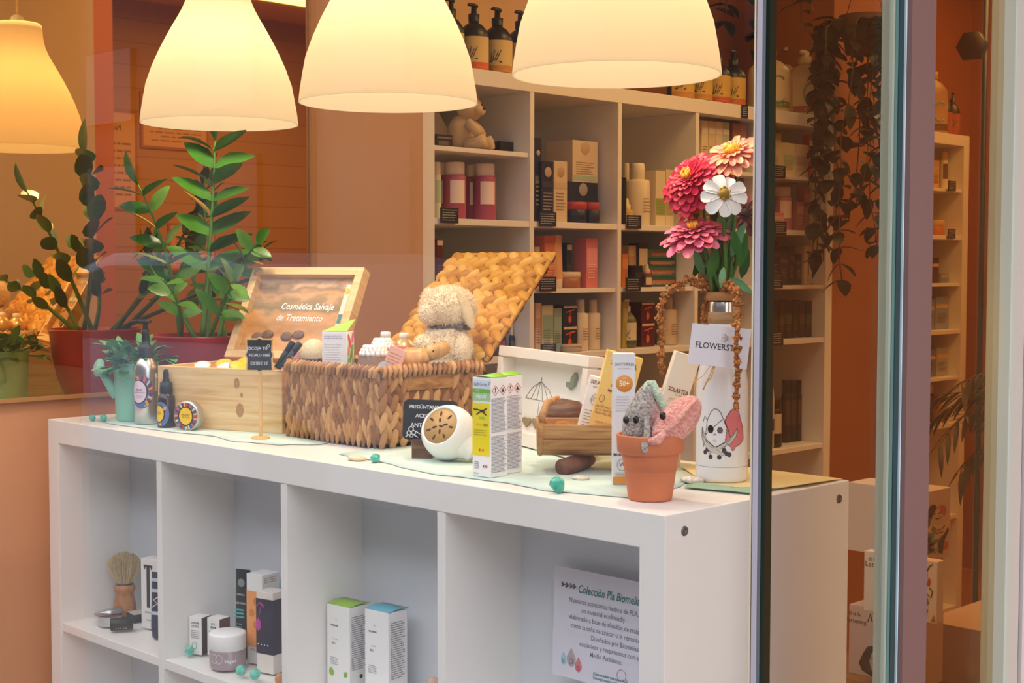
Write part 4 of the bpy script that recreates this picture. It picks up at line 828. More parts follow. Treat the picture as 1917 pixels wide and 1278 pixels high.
wb_ = deep(1098, 800, 2.035); o = leanbox('sunscreen_carton', 'taller cream carton peeping out behind the yellow sunscreen carton', Vector((wb_.x, wb_.y, FZ+.042)), .030, .124, .010, .24, mat('f1e4dc', .5), lambda t: MB().lathe([(.0001, 0), (.0016, 0)], mat('5a4a70', .6), 10, (.022, -.0004, .115), Rx(PI/2)).build('dot_print', t))
# tube-shaped cream sachet on the right
def dt(t):
    y = -.0005; text('SOLARTEA', .0085, BRN, t, (.019, y, .1200), sx=.70, bold=.0002); text('bio sun', .0035, BRN, t, (.021, y, .1145)); text('50+', .0140, BRN, t, (.016, y, .0640), shear=.25, sx=.8)
    m = MB(); rnd = random.Random(4)
    for k in range(9): m.tube([(rnd.uniform(.005, .028), y, .076+.0045*k), (rnd.uniform(.008, .032), y, .079+.0045*k)], .0004, mat('f0b85c', .6), 4)
    m.build('sun_print', t); text('CRÈME\nSOLAIRE', .0042, BRN, t, (.014, y, .040))
sb_ = deep(1196, 870, 1.985); leanbox('sunscreen_carton', 'white and cream sunscreen carton leaning right behind the knitted figures', Vector((sb_.x, sb_.y, FZ+.004)), .0355, .172, .030, .30, mat('f6eee0', .4), dt)
q = deep(1250, 800, 2.04); t = thing('sunscreen_carton', 'cream carton with black flower print standing behind the knitted figures', 'carton', Vector((q.x, q.y, FZ+.002)), A45); MB().box((0, 0, .055), (.034, .028, .110), mat('ecd8b8', .5)).build('carton_body', t, bevel=.0006)
m = MB()
for x, z in ((.004, .078), (.009, .085), (.010, .073), (.014, .079), (.002, .070), (.006, .066), (.012, .066)): m.lathe([(.0001, 0), (.0038, 0)], mat('3a3020', .6), 9, (x, -.0145, z), Rx(PI/2))
m.build('flower_print', t)
# upright sunscreen box
q = on(1168, 911); t = thing('sunscreen_carton', 'tall slim white sunscreen carton with orange 50+ disc beside the terracotta pot', 'carton', q+Vector((-.011, .011, .0025)), A45); w_ = .0282
MB().box((0, 0, .0850), (w_, .026, .170), mat('e6e6ea', .4)).build('carton_body', t, bevel=.0006); y = -.0135
MB().box((0, -.0132, .0055), (w_*.985, .0004, .0095), mat('e8962c', .45)).build('orange_band', t)
text('DHYVANA', .0063, mat('7c7f88', .5), t, (0, y, .1560), sx=.86); text('SUN COSMETICS', .0022, GREY, t, (0, y, .1505))
MB().lathe([(.0001, .0003), (.0108, .0003), (.0110, 0)], mat('e09430', .45), 36, (0, -.0131, .1310), Rx(PI/2)).build('orange_disc', t); text('50+', .0100, WHITE2, t, (0, -.0137, .1310), sx=.85, bold=.0001); text('SPF', .0026, WHITE2, t, (0, -.0137, .1380))
lines(t, -.011, .011, .094, .116, 6, mat('b4b4bc', .6), y, th=.18)
hp = [(.0012+.0024*math.sin(a)**3, .087+.0024*(13*math.cos(a)-5*math.cos(2*a)-2*math.cos(3*a)-math.cos(4*a))/16) for a in [2*PI*k/16 for k in range(16)]]; MB().add([(x, y, z) for x, z in hp], [tuple(range(16))], mat('d8649c', .5)).build('heart_print', t)
m = MB().tube([(-.002+.0068*math.cos(a), y, .026+.0075*math.sin(a)) for a in [2*PI*k/20 for k in range(21)]], .0003, PEN, 4); m.build('seal_print', t); text('W', .008, INK, t, (-.002, y, .026)); text('BIOSUN', .0042, INK, t, (-.006, y, .039), bold=.0002); lines(t, -.011, .006, .0105, .0165, 3, mat('a0a0a8', .6), y, th=.3, name='small_print')

# --- terracotta pot with knitted figures
q = on(1221, 941); pc = q+Vector((-.0185, .0185, .0008)); t = thing('terracotta_pot', 'small terracotta pot at the front edge holding two knitted figures', 'flower pot', pc)
TC = mat('cf7446', .75, bump=.12, bscale=160, var=.07, vscale=40)
MB().lathe([(.0001, .001), (.0260, 0), (.0270, .002), (.0345, .056), (.0392, .0575), (.0405, .059), (.0415, .078), (.0408, .080), (.0385, .080), (.0375, .076), (.0350, .056), (.0320, .036), (.0001, .034)], TC, 72).build('pot_body', t)
# knitted figures: right vector r_, camera-facing f_
def knit(name, col, hexc):
    m = mat(hexc, .95, sheen=.3).copy(); m.name = name; nt = m.node_tree; p = nt.nodes['Principled BSDF']; tc = nt.nodes.new('ShaderNodeTexCoord')
    v = nt.nodes.new('ShaderNodeTexVoronoi'); v.inputs['Scale'].default_value = 330; b = nt.nodes.new('ShaderNodeBump'); b.inputs['Strength'].default_value = .9; b.inputs['Distance'].default_value = .002; b.invert = True
    nt.links.new(tc.outputs['Object'], v.inputs['Vector']); nt.links.new(v.outputs['Distance'], b.inputs['Height']); nt.links.new(b.outputs['Normal'], p.inputs['Normal'])
    r = nt.nodes.new('ShaderNodeValToRGB'); n = nt.nodes.new('ShaderNodeTexNoise'); n.inputs['Scale'].default_value = 260; nt.links.new(tc.outputs['Object'], n.inputs['Vector']); nt.links.new(n.outputs['Fac'], r.inputs['Fac'])
    r.color_ramp.elements[0].color = lin(col[0]); r.color_ramp.elements[0].position = .35; r.color_ramp.elements[1].color = lin(col[1]); r.color_ramp.elements[1].position = .65; nt.links.new(r.outputs['Color'], p.inputs['Base Color']); return m
KG = knit('grey_yarn', ('8f8680', 'c8bdb4'), 'b0a69e'); KP = knit('pink_yarn', ('e08c80', 'f6b8aa'), 'f0a898'); KM = knit('mint_yarn', ('b4ccb0', 'd0dcc4'), 'c8d8bc'); KB = knit('blush_yarn', ('c09088', 'd8aca4'), 'd0a098')
EYE = mat('1b1518', .08)
t = thing('knitted_figure', 'grey crocheted droplet figure with black bead eyes and mint edge in the terracotta pot', 'toy', pc+Vector((0, 0, .078)), A45)
m = MB().tube([(-.016, .004, -.020), (-.017, .003, .0), (-.015, .002, .016), (-.011, .001, .032), (-.006, 0, .048), (-.003, 0, .060), (-.001, 0, .066)], [.012, .0190, .0192, .0172, .0125, .0075, .003], KG, 28); m.build('body', t, sub=1)
m = MB().tube([(.002, .006, -.010), (.004, .005, .010), (.003, .004, .030), (.0, .003, .050)], [.010, .016, .014, .007], KB, 24); m.build('blush_side', t, sub=1)
m = MB().tube([(-.005, -.001, .064), (.001, -.004, .064), (.009, -.006, .048), (.017, -.006, .031), (.021, -.005, .020)], [.003, .0055, .0052, .0048, .003], KM, 14).tube([(-.005, -.002, .064), (-.011, -.008, .050), (-.013, -.011, .040)], [.003, .002, .001], KM, 10); m.build('mint_edge', t)
m = MB().tube([(-.007, -.017, .024), (-.006, -.022, .008), (-.008, -.030, -.006), (-.010, -.038, -.007), (-.011, -.042, -.016)], [.003, .0042, .0048, .0048, .003], KG, 14); m.build('arm', t)
for x, y, z in ((-.0195, -.0175, .021), (-.0310, -.0115, .0200)): MB().ell((x, y, z), (.0038, .0030, .0046), EYE, 16).build('eye', t)
t = thing('knitted_figure', 'pink crocheted droplet figure with a black bead eye leaning right out of the terracotta pot', 'toy', pc+Vector((0, 0, .078)), A45)
ctr = [(.004, -.030, -.004), (.012, -.020, .002), (.022, -.012, .010), (.034, -.006, .021), (.046, -.003, .033), (.054, -.001, .041), (.058, 0, .045)]
m = MB().tube(ctr, [.008, .016, .0215, .0230, .0190, .0120, .005], KP, 28); m.v = [Vector(q) for q in m.v]; m.build('body', t, sub=1)
m = MB().tube([(.002, -.032, .006), (.014, -.040, .010), (.024, -.038, .018), (.038, -.030, .032), (.054, -.014, .046)], [.002, .0035, .0036, .0036, .002], KP, 12).tube([(-.006, -.040, -.004), (.004, -.042, -.001), (.014, -.038, .008)], [.004, .006, .004], KP, 14); m.build('seam_and_arm', t)
for x, y, z in ((.0115, -.0300, .0270),): MB().ell((x, y, z), (.0040, .0032, .0050), EYE, 16).build('eye', t)

# --- white steel bottle with pirate print, used as a vase
q = on(1351, 907); vc = q+Vector((-.0185, .0245, .0022)); t = thing('steel_bottle', 'white steel bottle with a pirate drop print, used as a flower vase', 'bottle', vc, A45)
GLW = mat('eeedf0', .12)
MB().lathe([(.0001, 0), (.0310, 0), (.0335, .0015), (.0343, .006), (.0343, .0205)], GLW, 64).lathe([(.0343, .0210), (.0345, .022), (.0345, .115), (.0338, .130), (.0315, .145), (.0275, .160), (.0235, .172), (.0208, .183), (.0195, .198), (.0190, .208)], GLW, 64).build('bottle_body', t)
MB().lathe([(.0339, .0201), (.0339, .0215)], mat('7a6468', .5), 48).build('seam_line', t)
MB().lathe([(.0190, .207), (.0196, .210), (.0196, .222), (.0180, .223)], wood('ring_wood', [(.3, '8a6440'), (.6, 'b08a5c')], sc=(10, 10, 60)), 40).build('wood_ring', t)
MB().lathe([(.0180, .221), (.0182, .236), (.0170, .238), (.0001, .238)], CHROME, 40).build('steel_neck', t)
MB().lathe([(.0215, .238), (.0225, .240), (.0225, .246), (.0200, .249), (.0100, .249)], mat('b47a44', .6), 40).build('wood_collar', t)
m = MB(); R_ = .03475; LINE = mat('3c2c30', .6); fnp = wrapfn(R_, 0, 0)
S_ = .000692                                # metres per photo pixel on the bottle
def g(px, py): return ((px-1350)*S_, .0225+(872-py)*S_)
def blob(cx, cy, pts, mt, r=.03470): patch(m, wrapfn(r, 0, 0), [g(*p) for p in pts], mt)
def scal(pts, k=4, amp=1.6):
    o = []; n = len(pts)
    for i in range(n):
        a, b = pts[i], pts[(i+1) % n]
        dx, dy_ = b[0]-a[0], b[1]-a[1]; L = math.hypot(dx, dy_) or 1; c = max(1, int(L/5))
        for j in range(c):
            for s_ in (0, .25, .5, .75):
                u = (j+s_)/c; w_ = amp*math.sin(PI*s_) if s_ else 0; o.append((a[0]+dx*u+dy_/L*w_, a[1]+dy_*u-dx/L*w_))
    return o
pink = scal([(1366, 764), (1375, 769), (1380, 785), (1386, 800), (1388, 822), (1380, 830), (1369, 835), (1364, 843), (1360, 835), (1350, 824), (1353, 800), (1348, 788), (1354, 775), (1360, 767)])
blob(0, 0, pink, mat('dc7478', .5)); m.build('pink_drop_print', t); m = MB()
def stroke(pts, w_=.0005, mt=LINE): m.tube([fnp(*g(*p)) for p in pts], w_, mt, 4)
stroke(pink+[pink[0]], .00038)
white = scal([(1330, 764), (1338, 769), (1343, 780), (1349, 792), (1354, 806), (1358, 820), (1350, 832), (1338, 838), (1330, 838), (1318, 833), (1309, 818), (1313, 800), (1314, 787), (1320, 773), (1325, 767)]); stroke(white[:len(white)*5//11], .00038); stroke(white[len(white)*6//10:]+[white[0]], .00038)
stroke([(1303, 790), (1308, 778), (1312, 785)], .00035); stroke([(1300, 806), (1307, 830), (1304, 838)], .00035)
stroke([(1344, 783), (1327, 798), (1308, 815)], .0005)
stroke([(1327, 814), (1328, 811), (1330, 813), (1331, 811), (1332, 814)], .0005)
m.build('outline_print', t); m = MB()
def dot(px, py, rx, ry, mt, r=.03482): patch(m, wrapfn(r, 0, 0), [g(px+rx*math.cos(a), py+ry*math.sin(a)) for a in [2*PI*k/22 for k in range(22)]], mt)
dot(1320.5, 802.5, 6.2, 7.8, mat('1a1214', .5)); dot(1339, 804, 5.5, 6.2, mat('6a5a62', .5)); dot(1329, 824, 4, 2.5, mat('d8c8ce', .6))
for p in ((1309, 847), (1321, 855), (1314, 841), (1338, 855), (1357, 850), (1347, 842), (1352, 848)): dot(p[0], p[1], 4.2, 4.6, mat('3a2c36', .5))
m.build('eye_and_hilt_print', t); m = MB()
BLD = mat('cdc6be', .5)
for pts in ([(1373, 800), (1371, 815), (1360, 828), (1345, 838), (1318, 849), (1316, 846), (1335, 835), (1352, 826), (1364, 814)], [(1301, 800), (1304, 814), (1311, 826), (1324, 838), (1348, 848), (1346, 852), (1322, 846), (1306, 833), (1300, 818)]):
    patch(m, wrapfn(.03490, 0, 0), [g(*p) for p in pts], BLD); m.tube([wrapfn(.0349, 0, 0)(*g(*p)) for p in pts+[pts[0]]], .00035, LINE, 4)
for pts in ([(1312, 823), (1322, 831), (1329, 836)], [(1331, 836), (1341, 831), (1350, 825)]): m.tube([wrapfn(.0350, 0, 0)(*g(*p)) for p in pts], .00055, LINE, 4)
m.build('sword_print', t)
# gift card tied to the bottle
cc = deep(1347, 648, 1.835); t = thing('gift_card', 'white florist card with serif capitals hanging at the neck of the white bottle', 'card', cc, rot=(.04, .105, A45))
MB().box((0, 0, 0), (.0760, .0009, .0520), mat('eceaf2', .55)).build('card_body', t)
text('FLOWERSTEP', .0112, mat('3a3a48', .6), t, (-.001, -.0007, -.001), sx=.90, bold=.0001); m = MB()
for k in range(5): m.tube([(.006+.004*math.cos(2*PI*k/5+a_)*.6+.003*math.cos(2*PI*k/5), -.0006, .011+.003*math.sin(2*PI*k/5)+.0028*math.sin(a_)) for a_ in [2*PI*j/10 for j in range(11)]], .00025, mat('b8b0a4', .6), 4)
m.build('line_flower', t)
m = MB().tube([(-.005, .004, -.020), (-.016, .003, -.040), (-.028, .002, -.050)], .0006, SHAVE, 5).tube([(-.002, .004, -.020), (-.010, .003, -.045), (-.014, .002, -.058)], .0010, SHAVE, 5).tube([(0, .004, -.018), (-.006, .003, -.042), (-.012, .003, -.050)], .0008, SHAVE, 5); m.build('raffia_ends', t)

# --- flowers
VT = vc+Vector((0, 0, .249)); DB = (vc-CAM).dot(FW)
def fpos(px, py, d=0): return deep(px, py, DB+d)
CAMD = -FW
def petal(mb, c, d, up, L, w_, mt, curl):
    c, d, up = Vector(c), Vector(d).normalized(), Vector(up); side = d.cross(up).normalized(); up = side.cross(d).normalized(); vs = []
    for t_, k_ in ((0, .30), (.25, .62), (.5, .88), (.75, 1), (.92, .86), (1, .45)):
        q = c+d*(L*t_)-up*(curl*L*t_*t_); vs += [q-side*(w_/2*k_)+up*(w_*.16*k_), q-side*(w_/4*k_)+up*(w_*.03), q, q+side*(w_/4*k_)+up*(w_*.03), q+side*(w_/2*k_)+up*(w_*.16*k_)]
    mb.add(vs, [(j*5+k_, j*5+k_+1, j*5+k_+6, j*5+k_+5) for j in range(5) for k_ in range(4)], mt, True)
def flower(lab, px, py, dd, R_, nrm, layers, cols, centre, nring=18, wp=.4, cen_r=.2, cen_h=.25, tipc=None, sd=0, ell=1.0):
    p = fpos(px, py, dd); t = thing('zinnia', lab, 'flower', p); nrm = Vector(nrm).normalized(); a = nrm.cross(Vector((.2, .9, .1))).normalized(); b = nrm.cross(a); rnd = random.Random(sd)
    m = MB()
    for j in range(layers):
        f_ = 1-j/(layers+.6); el = .05+.85*(j/max(1, layers))**1.1
        n = max(7, int(nring*(.6+.4*f_)))
        for i in range(n):
            an = 2*PI*(i+.5*(j % 2))/n+rnd.uniform(-.06, .06); u = a*math.cos(an)+b*math.sin(an); d = (u*math.cos(el)+nrm*math.sin(el)).normalized()
            L = R_*f_*rnd.uniform(.88, 1.05); petal(m, u*R_*.10+nrm*(j*R_*.05), d, nrm, L, L*wp*(1+.4*(1-f_)), cols[(i+j) % len(cols)], rnd.uniform(.12, .35))
    m.build('petals', t)
    m = MB(); m.ell(nrm*(R_*.04*layers), (R_*cen_r*.8, R_*cen_r*.8, R_*cen_r*.8), centre[0], 14)
    for i in range(40):
        an = rnd.uniform(0, 2*PI); rr_ = R_*cen_r*math.sqrt(rnd.random()); q = (a*math.cos(an)+b*math.sin(an))*rr_+nrm*(R_*(.05*layers+cen_h*.4)); m.ell(q, (R_*.035, R_*.035, R_*.07), centre[i % len(centre)], 6)
    m.build('flower_centre', t)
    # stem from the vase
    m = MB(); q0 = VT+Vector((rnd.uniform(-.010, .010), rnd.uniform(-.01, .01), -.04)); m.tube([q0-p, (q0-p)*.55+Vector((rnd.uniform(-.01, .01), rnd.uniform(-.01, .01), .01)), -nrm*.02+(q0-p)*.12, -nrm*.004], [.0028, .0026, .0022, .003], STEM, 8); m.ell(-nrm*.006, (.007, .007, .007), LEAF, 10); m.build('stem', t); return t
HOT = [mat('dc1240', .55), mat('e62450', .55), mat('d0103c', .55)]; PINKR = [mat('e85a78', .55), mat('f07c90', .55), mat('e4688c', .55)]; SAL = [mat('f59a78', .55), mat('f08a74', .55), mat('f8ac84', .55)]
YC = [mat('f0a81c', .6), mat('e8901c', .6), mat('f6c83c', .6)]
flower('large double hot pink zinnia with orange-yellow centre, biggest bloom of the bunch', 1298, 340, 0, .0460, (-.02, -1, .62), 7, HOT, YC, 22, .36, .16, sd=1)
flower('coral salmon zinnia with yellow centre, topmost bloom of the bunch', 1374, 288, -.01, .0400, (.15, -.75, .95), 3, SAL, YC, 20, .30, .30, sd=2)
wp_ = [mat('f6f0ea', .5)]; flower('white zinnia with a brownish yellow centre, between the pink blooms and the glass edge', 1356, 364, -.055, .0270, (.70, -.80, .35), 1, wp_, [mat('a07c1c', .7), mat('c89a24', .7)], 9, .62, .34, sd=3)
flower('dusty pink zinnia seen from the side, lowest bloom of the bunch', 1300, 440, -.01, .0440, (.10, -.45, 1), 5, PINKR, YC, 20, .36, .16, sd=4)
flower('small orange-red zinnia hidden between the two big pink blooms', 1296, 392, .03, .0260, (-.3, -.6, .8), 3, [mat('f0543c', .55), mat('e8442c', .55)], YC, 12, .4, .2, sd=5)
flower('dark red-brown faded zinnia behind the white one beside the glass edge', 1394, 400, .05, .030, (.6, -.6, .2), 2, [mat('6a2a24', .7), mat('7c3830', .7)], [mat('4a2a1c', .8)], 12, .4, .3, sd=6)
t = thing('foliage', 'green leaves and stems of the zinnia bunch above the white bottle', 'leaves', VT); m = MB(); rnd = random.Random(31)
for (px, py, tx, ty, L, dd) in ((1318, 515, 1290, 450, .05, 0), (1330, 520, 1345, 440, .055, -.02), (1370, 480, 1388, 420, .06, -.03), (1384, 500, 1392, 450, .06, -.02), (1372, 430, 1384, 490, .05, -.04), (1350, 400, 1352, 480, .05, .02), (1330, 410, 1310, 470, .05, .02), (1388, 520, 1400, 470, .05, .0),
        (1365, 520, 1398, 540, .045, -.02), (1340, 470, 1320, 520, .045, .01), (1375, 395, 1362, 440, .05, .0), (1340, 385, 1330, 430, .04, .03), (1305, 380, 1280, 395, .035, .02), (1390, 440, 1380, 500, .055, .01), (1312, 480, 1300, 520, .04, .02), (1355, 500, 1348, 545, .035, -.03)):
    p = fpos(px, py, dd)-VT; d = fpos(tx, ty, dd-.01)-VT-p; m.leaf(p, d, -FW+Vector((rnd.uniform(-.7, .7), 0, .3)), L*.78, L*.27, [LEAF, HERB][rnd.random() < .45], .2)
for px, tx, ty in ((1345, 1362, 400), (1352, 1375, 420), (1338, 1330, 440), (1358, 1385, 450), (1332, 1312, 460), (1340, 1345, 430), (1350, 1368, 440), (1336, 1322, 470), (1361, 1392, 430), (1346, 1352, 420)):
    m.tube([fpos(px, 545)-VT, fpos((px+tx)/2+4, (545+ty)/2)-VT, fpos(tx, ty)-VT], [.0028, .0024, .0020], STEM, 7)
m.build('leaves_and_stems', t)
# amaranth tassels
AMA = island('dried_amaranth', [(0, '7a4218'), (.4, 'a8642c'), (.8, 'c8853c'), (1, 'dca258')], .8)
def tassel(lab, pts, r0, sd):
    P3 = [fpos(*p) for p in pts]; o = P3[0]; t = thing('dried_tassel', lab, 'dried flower', o); m = MB(); rnd = random.Random(sd); Q = [p-o for p in P3]
    m.tube(Q, .0012, AMA, 6); tot = sum((Q[i+1]-Q[i]).length for i in range(len(Q)-1)); n = int(tot*2600); acc = 0; segs = []
    for i in range(len(Q)-1): segs.append((acc, Q[i], Q[i+1])); acc += (Q[i+1]-Q[i]).length
    for k in range(n):
        s_ = tot*k/n; sg = [x for x in segs if x[0] <= s_][-1]; L = (sg[2]-sg[1]).length; p = sg[1].lerp(sg[2], (s_-sg[0])/L); d = (sg[2]-sg[1]).normalized(); r_ = r0*(.7+.5*math.sin(s_*420+sd))*(1-.45*s_/tot)
        v = Vector((rnd.uniform(-1, 1), rnd.uniform(-1, 1), rnd.uniform(-1, 1))); v = (v-d*v.dot(d)).normalized(); c = p+v*r_*rnd.uniform(.2, 1); z = rnd.uniform(.0010, .0025); m.ell(c, (z, z, z*1.5), AMA, 5, Rz(rnd.uniform(0, 3)) @ Rx(rnd.uniform(0, 3)), k=4)
    m.build('tassel_beads', t)
tassel('long dried amber tassel arching left from the bottle neck and hanging down', [(1336, 552, 0), (1318, 530, -.01), (1290, 524, -.02), (1262, 538, -.03), (1242, 560, -.035), (1234, 590, -.035), (1240, 625, -.035), (1238, 660, -.035), (1238, 700, -.035)], .0085, 1)
tassel('dried amber tassel hanging straight down over the florist card', [(1352, 548, -.01), (1366, 530, -.045), (1380, 548, -.080), (1382, 600, -.09), (1378, 650, -.09), (1381, 700, -.085), (1378, 765, -.075)], .0070, 2)
tassel('short dried amber tassel just left of the bottle neck', [(1342, 552, .01), (1328, 556, .01), (1318, 572, .01), (1316, 600, .01), (1314, 640, .01)], .0045, 3)

# ------------------------------------------------------------------ cubbies below
ZS = FZ-.0385-CELL+.0002
def sh(px, py): q = at(px, py, 2, ZS); return Vector((q.x, q.y, ZS))
q = sh(234, 1153); t = thing('shaving_brush', 'shaving brush with pale bristles and turned wooden handle in the leftmost cubby', 'brush', q)
HW = wood('brush_handle_wood', [(.3, '945c34'), (.5, 'b0713f'), (.7, 'c48652')], sc=(30, 30, 3), rings=3, rough=.4)
MB().lathe([(.0001, 0), (.0150, 0), (.0190, .003), (.0212, .012), (.0208, .022), (.0180, .036), (.0165, .043), (.0172, .046), (.0195, .050), (.0200, .054), (.0190, .059), (.0165, .061)], HW, 44).build('handle', t)
MB().lathe([(.0168, .0605), (.0160, .0635), (.0140, .064)], mat('4a3020', .5), 32).build('collar', t)
m = MB(); rnd = random.Random(12)
for i in range(900):
    a = rnd.uniform(0, 2*PI); r_ = math.sqrt(rnd.random()); b = Vector((.013*r_*math.cos(a), .013*r_*math.sin(a), .062)); zz = .062+.060*(1-.22*r_*r_)*rnd.uniform(.93, 1.02); e_ = Vector((.033*r_*math.cos(a), .033*r_*math.sin(a), .062+(zz-.062)*(1-.16*r_**4))); mm_ = (b+e_)/2+Vector((.004*math.cos(a)*r_, .004*math.sin(a)*r_, .004))
    m.tube([b, mm_, e_], [.0008, .0009, .0005], island('brush_hair', [(0, 'cbb080'), (.5, 'e4cc9c'), (1, 'f6e8c8')], .8) if i == 0 else m.mats[0], 3, False)
m.build('bristles', t)
q = sh(207, 1168); t = thing('shaving_soap_tin', 'open round silver tin of brown shaving soap with its lid propped against it', 'tin', q)
MB().lathe([(.0001, 0), (.0225, 0), (.0235, .002), (.0230, .005), (.0240, .008), (.0235, .0155), (.0245, .017), (.0235, .018), (.0225, .0165)], ALU, 44).build('tin_base', t)
MB().lathe([(.0228, .0145), (.015, .0165), (.0001, .017)], mat('6a4030', .8, bump=.8, bscale=150, var=.3, vscale=150), 36).build('soap', t)
MB().lathe([(.0255, -.004), (.0260, -.003), (.0258, .004), (.0245, .0055), (.0001, .006)], ALU, 44, Vector((-.022, .008, .0165)), Ry(-.22) @ Rx(.10)).build('lid', t)
q = sh(228, 1179); t = thing('floss_roll', 'small black cylinder with gold dots lying in front of the shaving brush', 'roll', q+Vector((0, 0, .0115)), math.radians(58))
MB().lathe([(.0001, -.020), (.0105, -.020), (.0115, -.019), (.0115, .019), (.0105, .020), (.0001, .020)], BLACK, 32, R=Ry(PI/2)).build('roll_body', t)
m = MB()
for k in range(5): m.ell((-.010+.0045*k, -.0098, -.0060), (.0013, .0008, .0015), mat('b89858', .5), 8)
m.build('gold_dots', t)
q = sh(252, 1158); t = thing('flat_box', 'flat black and grey box under and behind the shaving brush', 'box', q+Vector((.01, .018, 0)), math.radians(80)); MB().box((0, 0, .0065), (.060, .034, .013), mat('2a332e', .5)).build('box_body', t, bevel=.0008); MB().box((0, 0, .0134), (.060, .034, .0006), mat('c8c0b4', .5)).build('box_top', t)
q = sh(276, 1174); t = thing('white_carton', 'white carton with a big black T, half behind the divider of the leftmost cubby', 'carton', q+Vector((.014, .012, 0)), math.radians(12))
MB().box((0, 0, .064), (.050, .030, .128), WHITE).build('carton_body', t, bevel=.0008); y = -.0155
MB().box((-.006, y, .115), (.022, .0004, .004), INK).box((-.006, y, .078), (.0075, .0004, .078), INK).box((-.0150, y, .1125), (.003, .0004, .006), INK).box((.003, y, .1125), (.003, .0004, .006), INK).build('letter_t', t)
text('SHAVING', .0045, INK, t, (-.006, y, .030)); text('CREAM', .0035, INK, t, (-.006, y, .016))
def tubep(name, lab, loc, rz, w_, d_, h_, mt, capm, deco=None, hc=.016):
    t = thing(name, lab, 'tube', loc, rz); n = 28; m = MB(); L = 7
    vs = []
    for j in range(L+1):
        u = j/L; rx = w_/2; ry = d_/2*(1-u)**.75+.0008; z = hc+(h_-hc)*u
        for k in range(n): a = 2*PI*k/n; vs.append((rx*math.cos(a), ry*math.sin(a), z))
    m.add(vs, [(j*n+k, j*n+(k+1) % n, (j+1)*n+(k+1) % n, (j+1)*n+k) for j in range(L) for k in range(n)], mt, True); m.add(vs[-n:], [tuple(range(n))], mt); m.build('tube_body', t)
    MB().lathe([(.0001, 0), (w_*.40, 0), (w_*.43, .002), (w_*.44, hc-.001), (w_*.40, hc)], capm, 28).build('cap', t)
    if deco: deco(t)
    return t
DB_ = mat('26304a', .4)
def d1(t):
    y = -.0128
    for k, z in enumerate((.104, .085, .045)): MB().box((0, y+.0045*(z/.12), z), (.017, .0003, .006), mat('cdd2de', .5)).build('pale_print', t)
    m = MB(); m.tube([(-.007, y+.003, .055), (.004, y+.003, .062), (-.004, y+.003, .068), (.007, y+.003, .075)], .0011, CHALK, 6); m.build('doodle_print', t)
tubep('cream_tube', 'dark navy cream tube standing in front of the carton with the big T', sh(290, 1192)+Vector((.004, .006, 0)), math.radians(25), .028, .024, .116, DB_, DB_, d1)
# second cubby
def carton(lab, loc, rz, w_, d_, h_, mt, deco=None, name='carton', group=None, cat='carton'):
    t = thing(name, lab, cat, loc, rz, group); MB().box((0, 0, h_/2), (w_, d_, h_), mt).build('carton_body', t, bevel=min(.0008, w_*.04))
    if deco: deco(t, w_, d_, h_)
    return t
def dl(a, b_, side):
    def f(t, w_, d_, h_):
        y = -d_/2-.0003; text(a, .0050, mat('6a5a52', .6), t, (0, y, h_*.84), sx=.8, bold=.0001); text(b_, .0050, mat('6a5a52', .6), t, (0, y, h_*.75), sx=.85, bold=.0001); lines(t, -w_*.36, w_*.36, h_*.42, h_*.66, 5, PEN, y, th=.3)
        m = MB().tube([(-.002+.0045*math.cos(q_), y, h_*.24+.006*math.sin(q_)) for q_ in [2*PI*k/14 for k in range(15)]], .0004, PEN, 4); m.build('seal_print', t); MB().box((w_/2+.0002, 0, h_/2), (.0004, d_*.98, h_*.985), mat(side, .5)).build('side_panel', t)
    return f
carton('small white serum carton with narrow print, left of the pair in the second cubby', sh(365, 1222)+Vector((.004, .008, 0)), math.radians(20), .026, .026, .064, WHITE, dl('SUPREME', 'LIFTING', '4a3428'), 'serum_carton')
carton('small white vitamin serum carton with brown side, right of the pair in the second cubby', sh(397, 1226)+Vector((.002, .012, 0)), math.radians(14), .028, .026, .064, WHITE, dl('VIT C', 'SERUM', '7a4a34'), 'serum_carton')
q = sh(418, 1252); t = thing('cream_jar', 'round jar with wide white lid and mauve cream in the second cubby', 'jar', q+Vector((-.008, .014, 0)), A45)
MB().lathe([(.0001, 0), (.0270, 0), (.0292, .002), (.0298, .008), (.0298, .032), (.028, .034)], mat('a89498', .15, spec=.8), 56).build('jar_body', t)
MB().lathe([(.0296, .031), (.0304, .032), (.0306, .0545), (.0296, .0575), (.027, .0585), (.0001, .0588)], WHITE2, 56).build('lid', t)
m = MB(); f = wrapfn(.0300, 0, .019)
for cx in (-.018, -.009): m.tube([f(cx+.0062*math.cos(a), .0075*math.sin(a)) for a in [2*PI*k/16 for k in range(17)]], .0004, CHALK, 4)
m.build('seal_print', t); text('Vegan', .0080, CHALK, t, (0, 0, 0), fn=wrapfn(.0301, math.radians(18), .016), shear=.2, bold=.0002)
def d2(t):
    y = -.0118
    MB().lathe([(.0001, 0), (.0070, 0)], mat('8a8f8c', .5), 24, (0, y+.006, .126), Rx(PI/2)).build('round_print', t)
    text('SIBERICA', .0045, CHALK, t, (0, y+.0045, .106), sx=.9); text('FOR MEN', .0050, CHALK, t, (0, y+.0025, .092)); lines(t, -.010, .010, .066, .084, 3, mat('58b8b4', .5), y+.001, th=.5, name='teal_print'); lines(t, -.010, .010, .030, .060, 6, mat('9aa4a0', .5), y-.001, th=.3)
tubep('cream_tube', 'tall black cream tube with teal print leaning at the back of the second cubby', sh(449, 1229)+Vector((0, .008, 0)), math.radians(20), .030, .022, .148, mat('202426', .35), BLACK, d2)
